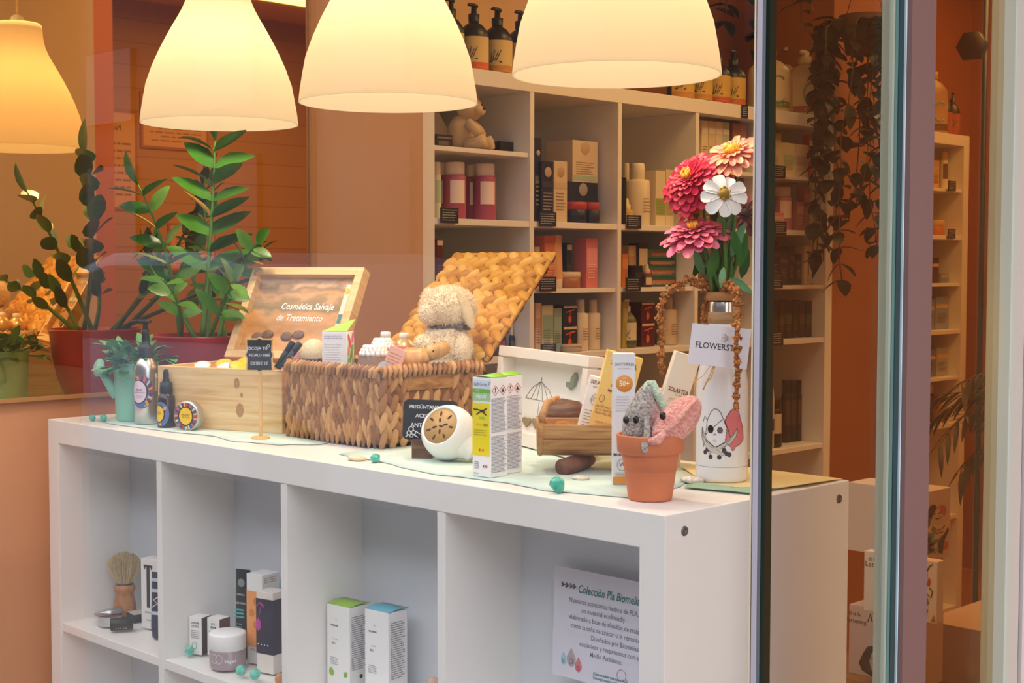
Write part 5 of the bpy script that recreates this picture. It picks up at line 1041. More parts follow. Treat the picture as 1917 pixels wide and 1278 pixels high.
def d3(t, w_, d_, h_):
    y = -d_/2-.0003; MB().box((0, y, h_*.50), (w_*.98, .0004, h_*.62), mat('f2a25c', .5)).build('orange_print', t)
    for x, z in ((.004, .105), (-.006, .085), (.003, .066)): MB().lathe([(.0001, 0), (.0065, 0)], mat('d8843c', .5), 18, (x, y-.0003, z), Rx(PI/2)).build('fruit_print', t)
    lines(t, -d_*.4, d_*.4, h_*.90, h_*.97, 3, mat('b4a088', .5), 0, side=w_/2+.0003)
    text('BIO', .007, mat('8a7a70', .5), t, (-.003, y-.0003, .024))
carton('tall white carton with orange citrus print behind the purple box', sh(488, 1241)+Vector((-.006, .010, 0)), math.radians(10), .036, .040, .150, WHITE, d3, 'citrus_carton')
def d4(t, w_, d_, h_):
    PU = mat('30243c', .5)
    MB().box((0, 0, h_*.575), (w_+.0008, d_+.0008, h_*.68), PU).build('purple_sleeve', t); y = -d_/2-.0009
    m = MB().tube([(-.006, y, .112), (-.010, y, .098), (-.013, y, .088)], .0006, mat('c85aa0', .5), 5).tube([(-.016, y, .108), (-.010, y, .114), (-.004, y, .111), (.0, y, .106)], .0014, mat('b83a90', .5), 5); m.ell((-.013, y, .078), (.0055, .0004, .0100), mat('c040a0', .5), 16); m.build('magenta_fruit_print', t)
    m = MB()
    for k in range(4): m.ell((-.014+.007*k, y, .046), (.0014, .0003, .0012), CHALK, 8)
    m.build('dot_print', t)
carton('purple carton with a magenta hanging fruit and cream ends in the second cubby', sh(497, 1257)+Vector((.002, .012, 0)), math.radians(12), .036, .034, .132, mat('eaded4', .5), d4, 'fruit_carton')
tubep('cream_tube', 'white tube almost hidden behind the divider of the second cubby', sh(523, 1248)+Vector((.01, .01, 0)), math.radians(15), .030, .022, .125, WHITE, BLACK)
for (px, py), lab, sd in (((355, 1227), 'pale turquoise gemstone left of the two small serum cartons', 21), ((452, 1266), 'pale turquoise gemstone right in front of the white lidded jar', 22), ((478, 1273), 'pale turquoise gemstone in front of the purple fruit carton', 23)):
    stone('gemstone', lab, 'stone', sh(px, py), (.0100, .0085, .0095), mat('6fcdb8', .3, bump=.4, bscale=120, var=.25, vscale=150), sd, 'turquoise gemstones in the second cubby')
stone('wooden_bead', 'brown bead peeking out beside the divider of the second cubby', 'bead', sh(524, 1284), (.008, .008, .011), mat('c88a5c', .5), 5, k=.02)
# third cubby
def d5(flap, leafc):
    def f(t, w_, d_, h_):
        m = MB(); n = 10; vs = []
        for k in range(n+1): x = -w_/2+w_*k/n; vs += [(x, -d_/2+.001, h_+.0006), (x, 0, h_+.0035), (x+(.004 if k > 8 else 0), d_/2-.001, h_+.003)]
        m.add(vs, [(3*k+j, 3*k+3+j, 3*k+4+j, 3*k+1+j) for k in range(n) for j in (0, 1)], mat(flap, .5), True); o = m.build('coloured_flap', t); b_ = o.modifiers.new('s', 'SOLIDIFY'); b_.thickness = .0005
        y = -d_/2-.0003; text('terpenic', .0056, mat('6a6a70', .6), t, (-.008, y, h_*.78), sx=.9, bold=.0001); text('serum', .0040, PEN, t, (-.006, y, h_*.63)); text('BIO', .0050, mat('6a6a70', .6), t, (-.010, y, h_*.58), bold=.0001)
        MB().lathe([(.0001, 0), (.0009, 0)], INK, 8, (-.004, y, h_*.845), Rx(PI/2)).build('dot_print', t)
        lines(t, -w_*.35, w_*.0, h_*.34, h_*.43, 5, mat('a4a4aa', .6), y, th=.3); lines(t, -d_*.40, d_*.36, h_*.30, h_*.90, 26, mat('98949c', .6), 0, side=w_/2+.0003, th=.42, name='side_print')
        if leafc:
            m = MB(); m.leaf((-.012, y, .030), (-.4, 0, 1), (0, -1, 0), .014, .010, mat(leafc, .5), 0); m.leaf((.014, y, .032), (.5, 0, 1), (0, -1, 0), .010, .008, mat(leafc, .5), 0); m.build('leaf_print', t)
        MB().lathe([(.0001, 0), (.0035, 0)], INK, 14, (w_/2+.0003, .004, h_*.22), Ry(PI/2)).build('seal_print', t)
    return f
carton('white carton with lime green flap in the third cubby', sh(634, 1302)+Vector((.0, .018, 0)), math.radians(5), .050, .040, .140, WHITE2, d5('9cc84a', '8fc040'), 'cream_carton')
carton('white carton with sky blue flap right of the green-flapped one', sh(706, 1322)+Vector((.0, .018, 0)), math.radians(5), .050, .040, .145, WHITE2, d5('6cb8d0', None), 'cream_carton')
q = at(812, 1268, 1, .10); t = thing('wooden_doll', 'small wooden doll head peeking out beside the third divider', 'figurine', Vector((q.x, q.y, ZS)), A45); MB().lathe([(.0001, 0), (.010, 0), (.011, .02), (.008, .040), (.0075, .046)], mat('c8a088', .6), 24).build('doll_body', t); MB().ell((0, 0, .053), (.009, .009, .010), mat('d8b49c', .6), 18).build('doll_head', t)
# fourth cubby: info sheet
qa = at(1035, 1058, 1, .118); qb = at(1037, 1255, 1, .118); shh = qa.z-qb.z; t = thing('info_sheet', 'printed white information sheet about a jewellery collection in the fourth cubby', 'sheet', Vector((qa.x, .118, qb.z-.004)), rot=(-.03, 0, 0)); WS = .215
MB().box((WS/2, 0, shh/2+.002), (WS, .0012, shh+.004), mat('e2e0ec', .45)).build('paper', t)
MB().box((WS/2, .006, (qb.z-ZS)/-2-.0), (.06, .008, qb.z-ZS), mat('dcdae6', .3)).build('easel_foot', t)
y = -.001; TL = mat('2a7c80', .6); G2 = mat('7c7a94', .6)
text('Colección Pla Biomelia', .0155, TL, t, (.043, y, shh*.850), align='LEFT', shear=.25, sx=.74, bold=.0003)
for k, (s_, x, al) in enumerate((('Nuestros accesorios hechos de PLA,', .088, 'CENTER'), ('un material ecofriendly', .088, 'CENTER'), ('elaborado a base de almidón de maíz,', .090, 'CENTER'), ('como la caña de azúcar o la remolacha.', .096, 'CENTER'), ('Diseñados por Biomeliae,', .110, 'CENTER'), ('exclusivos y respetuosos con el', .100, 'CENTER'), ('Medio Ambiente.', .095, 'CENTER'))):
    text(s_, .0092, G2, t, (x, y, shh*(.735-.078*k)), sx=.88, bold=.00005)
m = MB(); m.tube([(.013, y, shh*.865), (.040, y, shh*.860)], .0005, mat('5a2c34', .6), 5)
for x in (.014, .022, .029, .035): m.tube([(x, y, shh*.885), (x+.004, y, shh*.863), (x, y, shh*.845)], .0010, mat('5a2c34', .6), 5)
m.build('arrow_print', t)
for x, z, a, b, c, c2 in ((.020, .026, .0048, .010, 'a8ccd8', '3c8c98'), (.034, .030, .0080, .014, 'b8a8ac', '8c6c7c'), (.047, .022, .0062, .011, 'dc7c84', 'a04450')):
    m = MB(); pl = [(x+a*math.sin(q_)*(1 if math.cos(q_) < 0 else (1-math.cos(q_)*.75)), z-b*.2+b*(math.cos(q_) if math.cos(q_) > 0 else .8*math.cos(q_))) for q_ in [2*PI*k/24 for k in range(24)]]; m.add([(p[0], y, p[1]) for p in pl], [tuple(range(24))], mat(c, .6)); m.tube([(x+a*.4*math.cos(q_), y-.0003, z-b*.5+a*.4*math.sin(q_)) for q_ in [2*PI*k/10 for k in range(11)]], .0004, mat(c2, .6), 4); m.build('drop_print', t)
text('¿Quieres saber más sobre PLA?\nCon aquí nuestra política de uso', .0055, TL, t, (.073, y, shh*.085), align='LEFT', sx=.85, bold=.0001)
m = MB().tube([(.122+.0075*math.cos(a), y, shh*.15+.0075*math.sin(a)) for a in [2*PI*k/20 for k in range(21)]], .0004, mat('c878a0', .6), 4); m.build('seal_print', t)

# ------------------------------------------------------------------ goods on the tall unit (fronts face +x)
def IT(kind, l, r, top, fz, lab, c, sb=.03, group=None, depth=None, name=None, cat=None, ax=AX):
    xf = ax-sb; a = at(l, top, 0, xf); b = at(r, top, 0, xf)
    if fz < AH-.1:
        y0_ = AY if (a.y+b.y)/2 < BY-.02 else BY; i_ = max(0, int(((a.y+b.y)/2-y0_-tzA+MID/2)/(CELL+MID))); lo_ = y0_+tzA+i_*(CELL+MID)+.0015; a.y = max(a.y, lo_); b.y = min(b.y, lo_+CELL-.003)
    w_ = max(.012, b.y-a.y); h_ = at((l+r)/2, top, 0, xf).z-fz; d_ = depth or min(w_, .07)
    loc = Vector((xf-d_/2, (a.y+b.y)/2, fz+.0005)); c0 = mat(c[0], .4); c1 = mat(c[1], .45) if len(c) > 1 else c0; c2 = mat(c[2], .5) if len(c) > 2 else c1
    nm = name or {'box': 'carton', 'bot': 'bottle', 'pump': 'pump_bottle', 'jug': 'pump_jug', 'jar': 'jar', 'drop': 'dropper_bottle', 'tube': 'tube', 'spray': 'spray_bottle'}[kind]
    t = thing(nm, lab, cat or {'box': 'carton', 'jar': 'jar', 'tube': 'tube'}.get(kind, 'bottle'), loc, PI/2, group); y = -d_/2-.0004; R_ = w_/2
    if kind == 'box':
        MB().box((0, 0, h_/2), (w_, d_, h_), c0).build('carton_body', t, bevel=.0008)
        if len(c) > 1: MB().box((0, y, h_*c[3] if len(c) > 3 else h_*.7), (w_*.9, .0006, h_*(c[4] if len(c) > 4 else .3)), c1).build('front_panel', t)
        if len(c) > 2: lines(t, -w_*.36, w_*.36, h_*.18, h_*.5, 6, c2, y-.0003, th=.35, seed=int(l))
        if len(c) > 5: MB().lathe([(.0001, .0002), (min(w_*.26, h_*.15), .0002), (min(w_*.27, h_*.155), 0)], mat(c[5], .5), 18, (0, y-.0003, h_*.82), Rx(PI/2)).build('round_emblem', t)
    elif kind == 'bot':
        MB().lathe([(.0001, 0), (R_*.95, 0), (R_, .003), (R_, h_*.74), (R_*.93, h_*.77), (R_*.80, h_*.785)], c0, 28).build('bottle_body', t)
        MB().lathe([(R_*.78, h_*.78), (R_*.86, h_*.785), (R_*.86, h_*.985), (R_*.80, h_), (.0001, h_)], c1, 28).build('cap', t)
        m = MB(); patch(m, wrapfn(R_+.0003, -.45, 0), [(-R_*.7, h_*.28), (R_*.7, h_*.28), (R_*.7, h_*.68), (-R_*.7, h_*.68)], c2); m.build('label', t)
    elif kind in ('pump', 'jug'):
        k = .60 if kind == 'pump' else .66
        MB().lathe([(.0001, 0), (R_*.95, 0), (R_, .004), (R_, h_*k*.9), (R_*.93, h_*k), (R_*.6, h_*(k+.09)), (R_*.32, h_*(k+.13)), (R_*.3, h_*(k+.15))], c0, 32).build('bottle_body', t)
        MB().lathe([(R_*.36, h_*(k+.14)), (R_*.38, h_*(k+.25)), (R_*.2, h_*(k+.26)), (R_*.17, h_*.95), (.0001, h_*.95)], c1, 20).tube([(R_*.25, 0, h_*.96), (0, 0, h_*.975), (-R_*.55, -R_*.2, h_*.97), (-R_*.75, -R_*.25, h_*.955)], [R_*.16, R_*.15, R_*.12, R_*.08], c1, 8).build('pump_head', t)
        f = wrapfn(R_+.0005, -.5, 0); m = MB(); patch(m, f, [(-R_*1.1, h_*.06), (0, h_*.06), (R_*1.1, h_*.06), (R_*1.1, h_*.3), (R_*1.1, h_*k*.86), (0, h_*k*.86), (-R_*1.1, h_*k*.86), (-R_*1.1, h_*.3)], c2); m.build('label', t)
        f = wrapfn(R_+.0010, -.5, 0); m = MB(); patch(m, f, [(-R_*1.1, h_*.06), (0, h_*.06), (R_*1.1, h_*.06), (R_*1.1, h_*.155), (0, h_*.155), (-R_*1.1, h_*.155)], mat(c[3], .5)); m.build('label_stripe', t)
        f = wrapfn(R_+.0011, -.5, 0)
        if kind == 'jug':
            m = MB(); m.tube([f(R_*.5*math.cos(a), h_*.33+R_*.62*math.sin(a)) for a in [.9+k_*(4.6)/16 for k_ in range(17)]], R_*.06, mat('8ab0a4', .5), 5); m.build('ring_print', t)
        else:
            m = MB()
            for k_ in range(4): m.tube([f(-R_*.7+k_*R_*.12, h_*.22), f(-R_*.62+k_*R_*.2, h_*(.34+.03*(k_ % 2)))], R_*.03, INK, 4)
            m.tube([f(-R_*.8, h_*.21), f(0, h_*.20)], R_*.05, INK, 4); m.build('engraving_print', t)
    elif kind == 'jar':
        MB().lathe([(.0001, 0), (R_*.93, 0), (R_*.98, .002), (R_*.98, h_*.62), (R_*.9, h_*.66)], c0, 28).build('jar_body', t)
        MB().lathe([(R_*.96, h_*.64), (R_, h_*.66), (R_, h_*.97), (R_*.94, h_), (.0001, h_)], c1, 28).build('lid', t)
    elif kind == 'drop':
        MB().lathe([(.0001, 0), (R_, 0), (R_, h_*.48), (R_*.9, h_*.54), (R_*.5, h_*.60)], c0, 24).build('bottle_body', t)
        MB().lathe([(R_*.6, h_*.58), (R_*.6, h_*.76), (R_*.4, h_*.78), (R_*.34, h_*.95), (R_*.2, h_), (.0001, h_)], c1, 20).build('pipette_cap', t)
        m = MB(); patch(m, wrapfn(R_+.0003, -.4, 0), [(-R_*.6, h_*.1), (R_*.6, h_*.1), (R_*.6, h_*.42), (-R_*.6, h_*.42)], c2); m.build('label', t)
    elif kind == 'spray':
        MB().lathe([(.0001, 0), (R_*.96, 0), (R_, .002), (R_, h_*.70), (R_*.9, h_*.73), (R_*.5, h_*.745)], c0, 28).build('bottle_body', t)
        MB().lathe([(R_*.5, h_*.74), (R_*.55, h_*.75), (R_*.55, h_*.97), (R_*.45, h_), (.0001, h_)], c1, 20).build('cap', t)
        lines(t, -R_*.5, R_*.5, h_*.2, h_*.45, 5, c2, -R_-.0003, th=.3, seed=int(l))
    elif kind == 'tube':
        n = 20; m = MB(); vs = []; hc = h_*.17
        for j in range(6):
            u = j/5; rx = R_*(.92+.08*u); ry = R_*.8*(1-u)**.7+.001
            for k_ in range(n): q_ = 2*PI*k_/n; vs.append((rx*math.cos(q_), ry*math.sin(q_), hc+(h_-hc)*u))
        m.add(vs, [(j*n+k_, j*n+(k_+1) % n, (j+1)*n+(k_+1) % n, (j+1)*n+k_) for j in range(5) for k_ in range(n)], c0, True); m.build('tube_body', t)
        MB().lathe([(.0001, 0), (R_*.8, 0), (R_*.85, hc)], c1, 20).build('cap', t)
    return t
PK = ('b0506e', 'f0e0d4', 'f0dcd6')
L0 = fl[0]; L1 = fl[1]; H1 = half(1); L2 = fl[2]
IT('bot', 818, 829, 303, L0, 'green and white wash bottle leftmost in the row below the shelf bear', ('dfe4c8', 'eee4cc', 'b8ceb0'), .06)
IT('bot', 831, 850, 304, L0, 'rear-row pink wash bottle just right of the green and white one', PK, .10, 'pink wash bottles')
IT('bot', 850, 882, 303, L0, 'pink wash bottle with white label in front row, left of the two front ones', PK, .05, 'pink wash bottles')
IT('bot', 885, 907, 308, L0, 'rear-row pink wash bottle between the two front ones', PK, .10, 'pink wash bottles')
IT('bot', 907, 938, 306, L0, 'pink wash bottle in front row at the right end of its row', PK, .05, 'pink wash bottles')
def PT(l, r, t_, b_, lab, ax=AX):
    a = at(l, t_, 0, ax+.004); b = at(r, b_, 0, ax+.004); t = thing('price_card', lab, 'price card', Vector((ax+.0035, (a.y+b.y)/2, b.z)), PI/2, 'black price cards')
    w_ = b.y-a.y; h_ = a.z-b.z; MB().box((0, 0, h_/2), (w_, .003, h_), mat('201c20', .6)).build('card', t); lines(t, -w_*.42, w_*.42, h_*.12, h_*.92, 5, mat('bcb4ae', .7), -.0019, th=.28, name='chalk_lines', seed=l); return t
for a in ((825, 858, 388, 418, 'black price card under the pink wash bottles'), (1010, 1041, 396, 424, 'black price card under the black cartons beside the tall cream carton'), (1174, 1200, 402, 428, 'black price card left of the tall white lotion bottle'),
          (1010, 1041, 518, 545, 'black price card under the orange carton and tube'), (1172, 1199, 519, 545, 'black price card under the beige carton'), (1013, 1041, 644, 662, 'black price card in front of the green carton, just above the white frame'),
          (1448, 1470, 309, 334, 'black price card in the top right cubby, left below the white carton'), (1451, 1472, 414, 440, 'black price card below the pink and white bottle, left one'), (1521, 1541, 417, 441, 'black price card below the pink cartons, right one'),
          (1446, 1465, 512, 539, 'black price card below the dark cartons left of the big T carton'), (1446, 1466, 621, 646, 'black price card below the row of dark boxes'), (1389, 1400, 196, 222, 'narrow black price card hanging at the top board beside the glass edge')): PT(*a)
# plush bear on the shelf
bq = at(880, 262, 0, AX-.07); t = thing('teddy_bear', 'cream plush bear sitting on the upper left shelf behind the lamp', 'teddy bear', Vector((bq.x, bq.y-.012, zi0+.001)), PI/2-.5)
FU2 = mat('d9b98c', .95, sheen=.4, bump=.6, bscale=400); m = MB(); m.ell((-.012, .01, .046), (.036, .032, .046), FU2, R=Ry(.15)); m.build('torso', t)
m = MB(); m.ell((.008, .0, .105), (.034, .032, .033), FU2); m.ell((.026, -.024, .098), (.017, .016, .014), FU2); m.build('head', t)
m = MB(); m.ell((-.012, .012, .137), (.011, .006, .012), FU2); m.build('ear', t); m = MB(); m.ell((.026, .016, .135), (.011, .006, .012), FU2); m.build('ear', t)
MB().ell((.036, -.036, .103), (.005, .004, .004), INK, 10).build('nose', t); MB().ell((.010, -.031, .112), (.003, .003, .003), INK, 8).build('eye', t); MB().ell((.036, -.018, .114), (.003, .003, .003), INK, 8).build('eye', t)
MB().tube([(-.004, -.024, .068), (.012, -.036, .050), (.022, -.040, .038)], [.013, .013, .011], FU2, 12).build('arm', t); MB().tube([(.022, .026, .068), (.036, .014, .052), (.040, -.002, .040)], [.013, .013, .011], FU2, 12).build('arm', t)
MB().tube([(-.004, -.016, .016), (.020, -.038, .016), (.032, -.052, .020)], [.017, .016, .018], FU2, 14).build('leg', t); MB().tube([(.020, .016, .016), (.050, -.004, .016), (.064, -.014, .020)], [.017, .016, .018], FU2, 14).build('leg', t)
IT('box', 817, 847, 252, zi0, 'flat black carton left of the shelf bear', ('2c201c', '8a7a6c', 'b8a898', .75, .1), .05, depth=.06)
IT('box', 936, 977, 266, zi0, 'flat black carton right of the shelf bear', ('201a18',), .06, depth=.05)
q = at(828, 245, 0, AX-.14); t = thing('display_card', 'pale slanted display card behind the flat black carton at the shelf bear', 'card', Vector((q.x, q.y, zi0+.001)), PI/2, rot=(-.15, 0, PI/2)); MB().prism([(-.05, 0), (.045, 0), (.022, .062), (.0, .10), (-.05, .10)], -.003, .003, mat('e0c8a4', .6)).build('card_body', t); lines(t, -.03, .02, .015, .04, 3, mat('b0785c', .6), -.0035)
# row 0 second column
DK = ('241a20', '3a2e38', 'a89c98', .62, .1, 'b49c84')
IT('box', 1001, 1014, 258, L0, 'tall stack of black cartons against the left wall of the second column', ('221c20', '6c6460', '9c948c', .5, .1, 'b8a488'), .05)
IT('box', 1014, 1038, 302, L0, 'black carton with pale round emblem left of the tall cream carton', DK, .04)
IT('box', 1038, 1062, 302, L0, 'tall narrow cream carton between the black cartons', ('d8c09c', 'cdb28c', '8c7458', .6, .1, 'b89c74'), .035)
zt = at(1090, 342, 0, AX-.06).z
IT('box', 1064, 1119, 341, L0, 'dark square carton with emblem carrying the big cream carton', ('201c22', '2c2830', '6c6468', .5, .1, '9c948c'), .06, depth=.10)
IT('box', 1072, 1119, 264, zt+.001, 'big cream carton with mint base stripe on top of the dark square carton', ('dcc4a0', 'a8bca0', '9c8464', .10, .12, 'c8a880'), .06, depth=.10)
IT('jar', 1078, 1108, 378, L0, 'black jar with wide red lid, left of two before the dark carton', ('1c181c', 'b43828'), .02, 'red lidded black jars'); IT('jar', 1108, 1130, 379, L0, 'black jar with wide red lid, right of two before the dark carton', ('241c1c', 'b03428'), .02, 'red lidded black jars')
# row 0 third column
IT('box', 1166, 1173, 332, L0, 'thin black carton against the left wall of the third column', ('1c1818',), .03)
IT('spray', 1174, 1186, 305, L0, 'clear tall bottle, left of the two at the back of the third column', ('cdb894', 'e2d0b0', '8c7c60'), .12, 'clear tall bottles'); IT('spray', 1188, 1200, 306, L0, 'clear tall bottle, right of the two at the back of the third column', ('cdb894', 'e2d0b0', '8c7c60'), .12, 'clear tall bottles')
IT('drop', 1174, 1192, 371, L0, 'small yellow oil bottle behind the price card of the third column', ('c8a040', 'e0cca0', 'e8d8b0'), .04)
IT('spray', 1198, 1226, 305, L0, 'tall white lotion bottle in the third column', ('ead8b8', 'f0e2c8', '9c8c70'), .035)
IT('box', 1228, 1246, 320, L0, 'white carton with lime green lower half beside the lotion bottle', ('e2d4b4', '8a9c3c', 'a89c6c', .35, .3), .05); IT('box', 1247, 1262, 318, L0, 'cream and green carton under the big pink flower', ('dccaa8', 'a8a860', 'a89c6c', .35, .3), .05)
q = at(1222, 240, 0, AX-.375); t = thing('wall_sticker', 'faint mirrored number 13 sticker on the back of the third column', 'sticker', Vector((AX-.3795, q.y, q.z-.02)), PI/2); text('13', .055, mat('a8906c', .6), t, (0, -.0006, .02), sx=-1, name='number_print')
# fourth column
zz = half(0)
for k, (l, r, c) in enumerate(((1314, 1326, 'e6d4b4'), (1327, 1340, 'dcc8a4'), (1341, 1353, 'e2d0b4'), (1353, 1366, 'b8c4a8'))): IT('box', l, r, 226+k*1, zz, ('white carton leftmost of four on the insert shelf above the coral flower', 'second pale carton of four on the insert shelf above the coral flower', 'third pale carton of four on the insert shelf above the coral flower', 'pale green carton rightmost of four above the coral flower')[k], (c, 'f0e4cc', 'a89470', .8, .1), .05)
IT('box', 1372, 1398, 232, zz, 'rose-brown carton beside the glass edge above the coral flower', ('a8745c', 'c09078', '8c5c48', .7, .1), .05)
for k, (l, r, tp, c) in enumerate(((1316, 1332, 310, '9c8464'), (1372, 1386, 320, 'a85c58'), (1387, 1400, 322, '984c4c'))): IT('box', l, r, tp, L0, ('tan carton behind the stems of the zinnias', 'dull red carton behind the white flower', 'dull red carton nearest the glass edge')[k], (c, 'c8a890', '6c4c40', .7, .1), .08)
# fifth column, top cell
IT('box', 1446, 1463, 250, zz, 'white carton leftmost in the top right cubby', ('dcc8a4', 'e8d8b8', 'a89474', .8, .1), .06); IT('box', 1466, 1489, 268, zz, 'pale green and white carton in the top right cubby', ('dccca8', 'a8bc94', 'a89474', .5, .3), .04)
IT('box', 1490, 1514, 271, zz, 'lilac and white carton in the top right cubby', ('d8c4b4', 'b898a8', 'a89474', .5, .3), .04); IT('box', 1515, 1538, 254, zz, 'red carton with white side panel in the top right cubby', ('d03c28', 'f0d8c0', 'e8a890', .62, .5), .05)
IT('bot', 1469, 1490, 350, L0, 'pink and white bottle in the lower half of the top right cubby', ('b86c84', 'f0e0d0', 'e8ccc4'), .05); IT('box', 1449, 1468, 398, L0, 'small rose carton left of the pink and white bottle', ('d8908c', 'e8b4ac', 'b87070', .7, .2), .05)
for k, (l, r, tp) in enumerate(((1493, 1505, 378), (1506, 1516, 350), (1517, 1530, 352))): IT('box', l, r, tp, L0, ('short pink carton right of the pink and white bottle', 'tall thin pink carton behind the short pink one', 'pale pink carton at the right wall of the lower top-right cubby')[k], (('c87c8c', 'e0a8b0', 'f0d0cc'), ('b86478', 'c87c8c', 'e0a8b0'), ('dcb0a8', 'e8c4bc', 'b88080'))[k], .06)
# row 1 first column
IT('box', 818, 829, 448, H1, 'dark red carton with white rim at the far left above the basket lid', ('5a1c1c', 'e0ccb0', '8c5c4c', .93, .10), .03)
for k, (l, r) in enumerate(((897, 914), (917, 933), (936, 951), (952, 967))): IT('jar', l, r, 475, H1, ('leftmost small green jar above the basket lid', 'second small green jar above the basket lid', 'small green jar with white label above the basket lid', 'rightmost small green jar above the basket lid')[k], (('4c7048', '3c5c40'), ('54784c', '3c5c40'), ('e0d0b0', '4c7450'), ('4c7058', '3c6050'))[k], .06, 'small green jars')
IT('drop', 938, 952, 600, L1, 'black dropper bottle with white pipette cap, left one beside the basket lid', ('2a1c1c', 'e8dcc8', 'a84838'), .05); IT('drop', 958, 975, 602, L1, 'black dropper bottle with white pipette cap, right one beside the basket lid', ('221a1c', 'e8dcc8', '6c5c58'), .05); IT('box', 915, 936, 640, L1, 'dark carton half hidden behind the lower edge of the basket lid', ('3c1c14', '5c2c1c', '8c5c3c', .7, .2), .05)
# row 1 second column
IT('bot', 1004, 1016, 462, H1, 'thin white bottle against the left wall beside the orange carton', ('d8c0a0', 'e8d4b8', 'c8ac88'), .06); IT('box', 1019, 1041, 441, H1, 'tall orange carton in the second column', ('d06c38', 'e08048', 'e8b088', .6, .5), .05); IT('tube', 1043, 1061, 440, H1, 'upright orange and white tube beside the tall orange carton', ('e2a468', 'f0e0c8'), .035)
IT('box', 1061, 1071, 455, H1, 'small dark carton with pale tag behind the amber jar', ('2c3028', 'd8c0a0', '8c5038', .9, .12), .07); IT('jar', 1061, 1096, 509, H1, 'amber jar with clear lid in front of the small dark carton', ('a8642c', 'd8c4a4'), .03); IT('box', 1098, 1119, 446, H1, 'tall pink carton in the second column', ('d87878', 'e89898', 'f0c4b8', .6, .4), .04)
IT('box', 1003, 1014, 567, L1, 'pale carton with round top print at the left wall above the price card', ('dcbca0', 'c89c84', '8c705c', .6, .2), .05); IT('box', 1015, 1036, 572, L1, 'pale green and cream carton with dark edge beside the fruit cartons', ('c8c0a0', '8ca898', '6c8074', .55, .5), .045); IT('box', 1037, 1052, 577, L1, 'slim sage green carton beside the fruit cartons', ('8ca090', '98aca0', '60746c', .6, .4), .05)
zf = at(1066, 611, 0, AX-.05).z
def FRU(l, r, tp, fz, lab, c='2c2a24', cc='d8502c'):
    t = IT('box', l, r, tp, fz, lab, (c, 'd8c0a0', '3c3a34', .93, .10), .05); y = -.0400; w_ = .02
    bb = [o for o in t.children if o.name.startswith('carton_body')][0]; ys = min(v.co.y for v in bb.data.vertices); hh = max(v.co.z for v in bb.data.vertices)
    m = MB(); m.ell((-.002, ys-.0006, hh*.33), (hh*.12, .0006, hh*.19), mat(cc, .5), 14); m.tube([(-.002, ys-.0006, hh*.5), (0, ys-.0006, hh*.72)], hh*.02, mat(cc, .5), 5); m.tube([(-hh*.28, ys-.0006, hh*.66), (0, ys-.0006, hh*.74), (hh*.28, ys-.0006, hh*.78)], hh*.03, mat(cc, .5), 5); m.build('fruit_print', t)
FRU(1054, 1081, 611, L1, 'lower dark carton with orange fruit print in the second column'); FRU(1054, 1081, 572, zf+.001, 'upper dark carton with orange fruit print, standing on the other')
IT('spray', 1087, 1108, 561, L1, 'white cosmetics bottle, left of the two in the second column', ('e4d2b4', 'd8c8b0', '8c7c68'), .04, 'white bottles in the second column'); IT('spray', 1111, 1130, 561, L1, 'white cosmetics bottle, right of the two in the second column', ('e4d2b4', 'd8c8b0', '8c7c68'), .04, 'white bottles in the second column')
IT('jar', 1070, 1098, 645, L1, 'low clear jar in front of the white cosmetics bottles', ('b89c7c', 'cdb898'), .01)
# row 1 third column
IT('box', 1165, 1176, 475, H1, 'narrow orange carton at the left wall of the third column', ('c87434', 'd88c48'), .05); IT('box', 1177, 1196, 460, H1, 'beige carton behind the black price card in the third column', ('c8a478', 'b89468', '8c7050', .6, .3), .06)
IT('box', 1196, 1213, 455, H1, 'dark carton with white inner bottle print in the third column', ('2c1c1c', 'c8b49c', '6c5c50', .62, .5), .05); IT('box', 1189, 1203, 497, H1, 'short black carton in front of the beige one', ('1c181c', '3c3034', '6c6068', .6, .2), .03); IT('drop', 1212, 1226, 494, H1, 'small brown bottle with cream label beside the green cartons', ('5c2c1c', 'c8a888', 'e0c8a8'), .02)
zg = [H1]
for k, (tp, c, cc, nm) in enumerate(((518, '2f5a3c', 'b06a5c', 'bottom'), (500, '3f6a48', 'a85c50', 'second'), (484, '2f5a3c', 'b06a5c', 'third'), (466, '4a7850', '9c5448', 'top'))):
    IT('box', 1214, 1266, tp, zg[-1]+.0005*k, nm+' flat green and rose carton of the stack in the third column', (c, cc, 'd8b898', .5, .35), .07, depth=.10); zg.append(at(1240, tp, 0, AX-.07).z)
IT('box', 1166, 1176, 565, L1, 'yellow-green carton at the left wall of the lower third column', ('a89848', 'b8a860'), .05); IT('pump', 1176, 1199, 560, L1, 'white topped bottle with olive base in the third column', ('6c6a38', 'e8dcc4', 'd8ccb0', '54583c'), .04)
zf3 = at(1213, 605, 0, AX-.05).z; FRU(1201, 1226, 605, L1, 'lower dark red carton with orange fruit print in the third column', '5c1c1c', 'd8582c'); FRU(1201, 1226, 566, zf3+.001, 'upper dark red carton with orange fruit print in the third column', '5c1c1c', 'd8582c')
IT('spray', 1252, 1276, 555, L1, 'white spray bottle behind the hanging amber tassel', ('d8c0a0', 'c8b090', '8c7c68'), .05)
for k, (l, r, tp, c) in enumerate(((1318, 1332, 575, 'b09070'), (1300, 1312, 470, '8c6c50'), (1392, 1400, 580, '8c7458'))): IT('box', l, r, tp, L1 if tp > 500 else H1, ('tan carton behind the bottle neck', 'brown carton behind the lowest pink flower', 'tan carton beside the glass edge at card height')[k], (c, 'd0b898', '6c5444', .7, .1), .08)
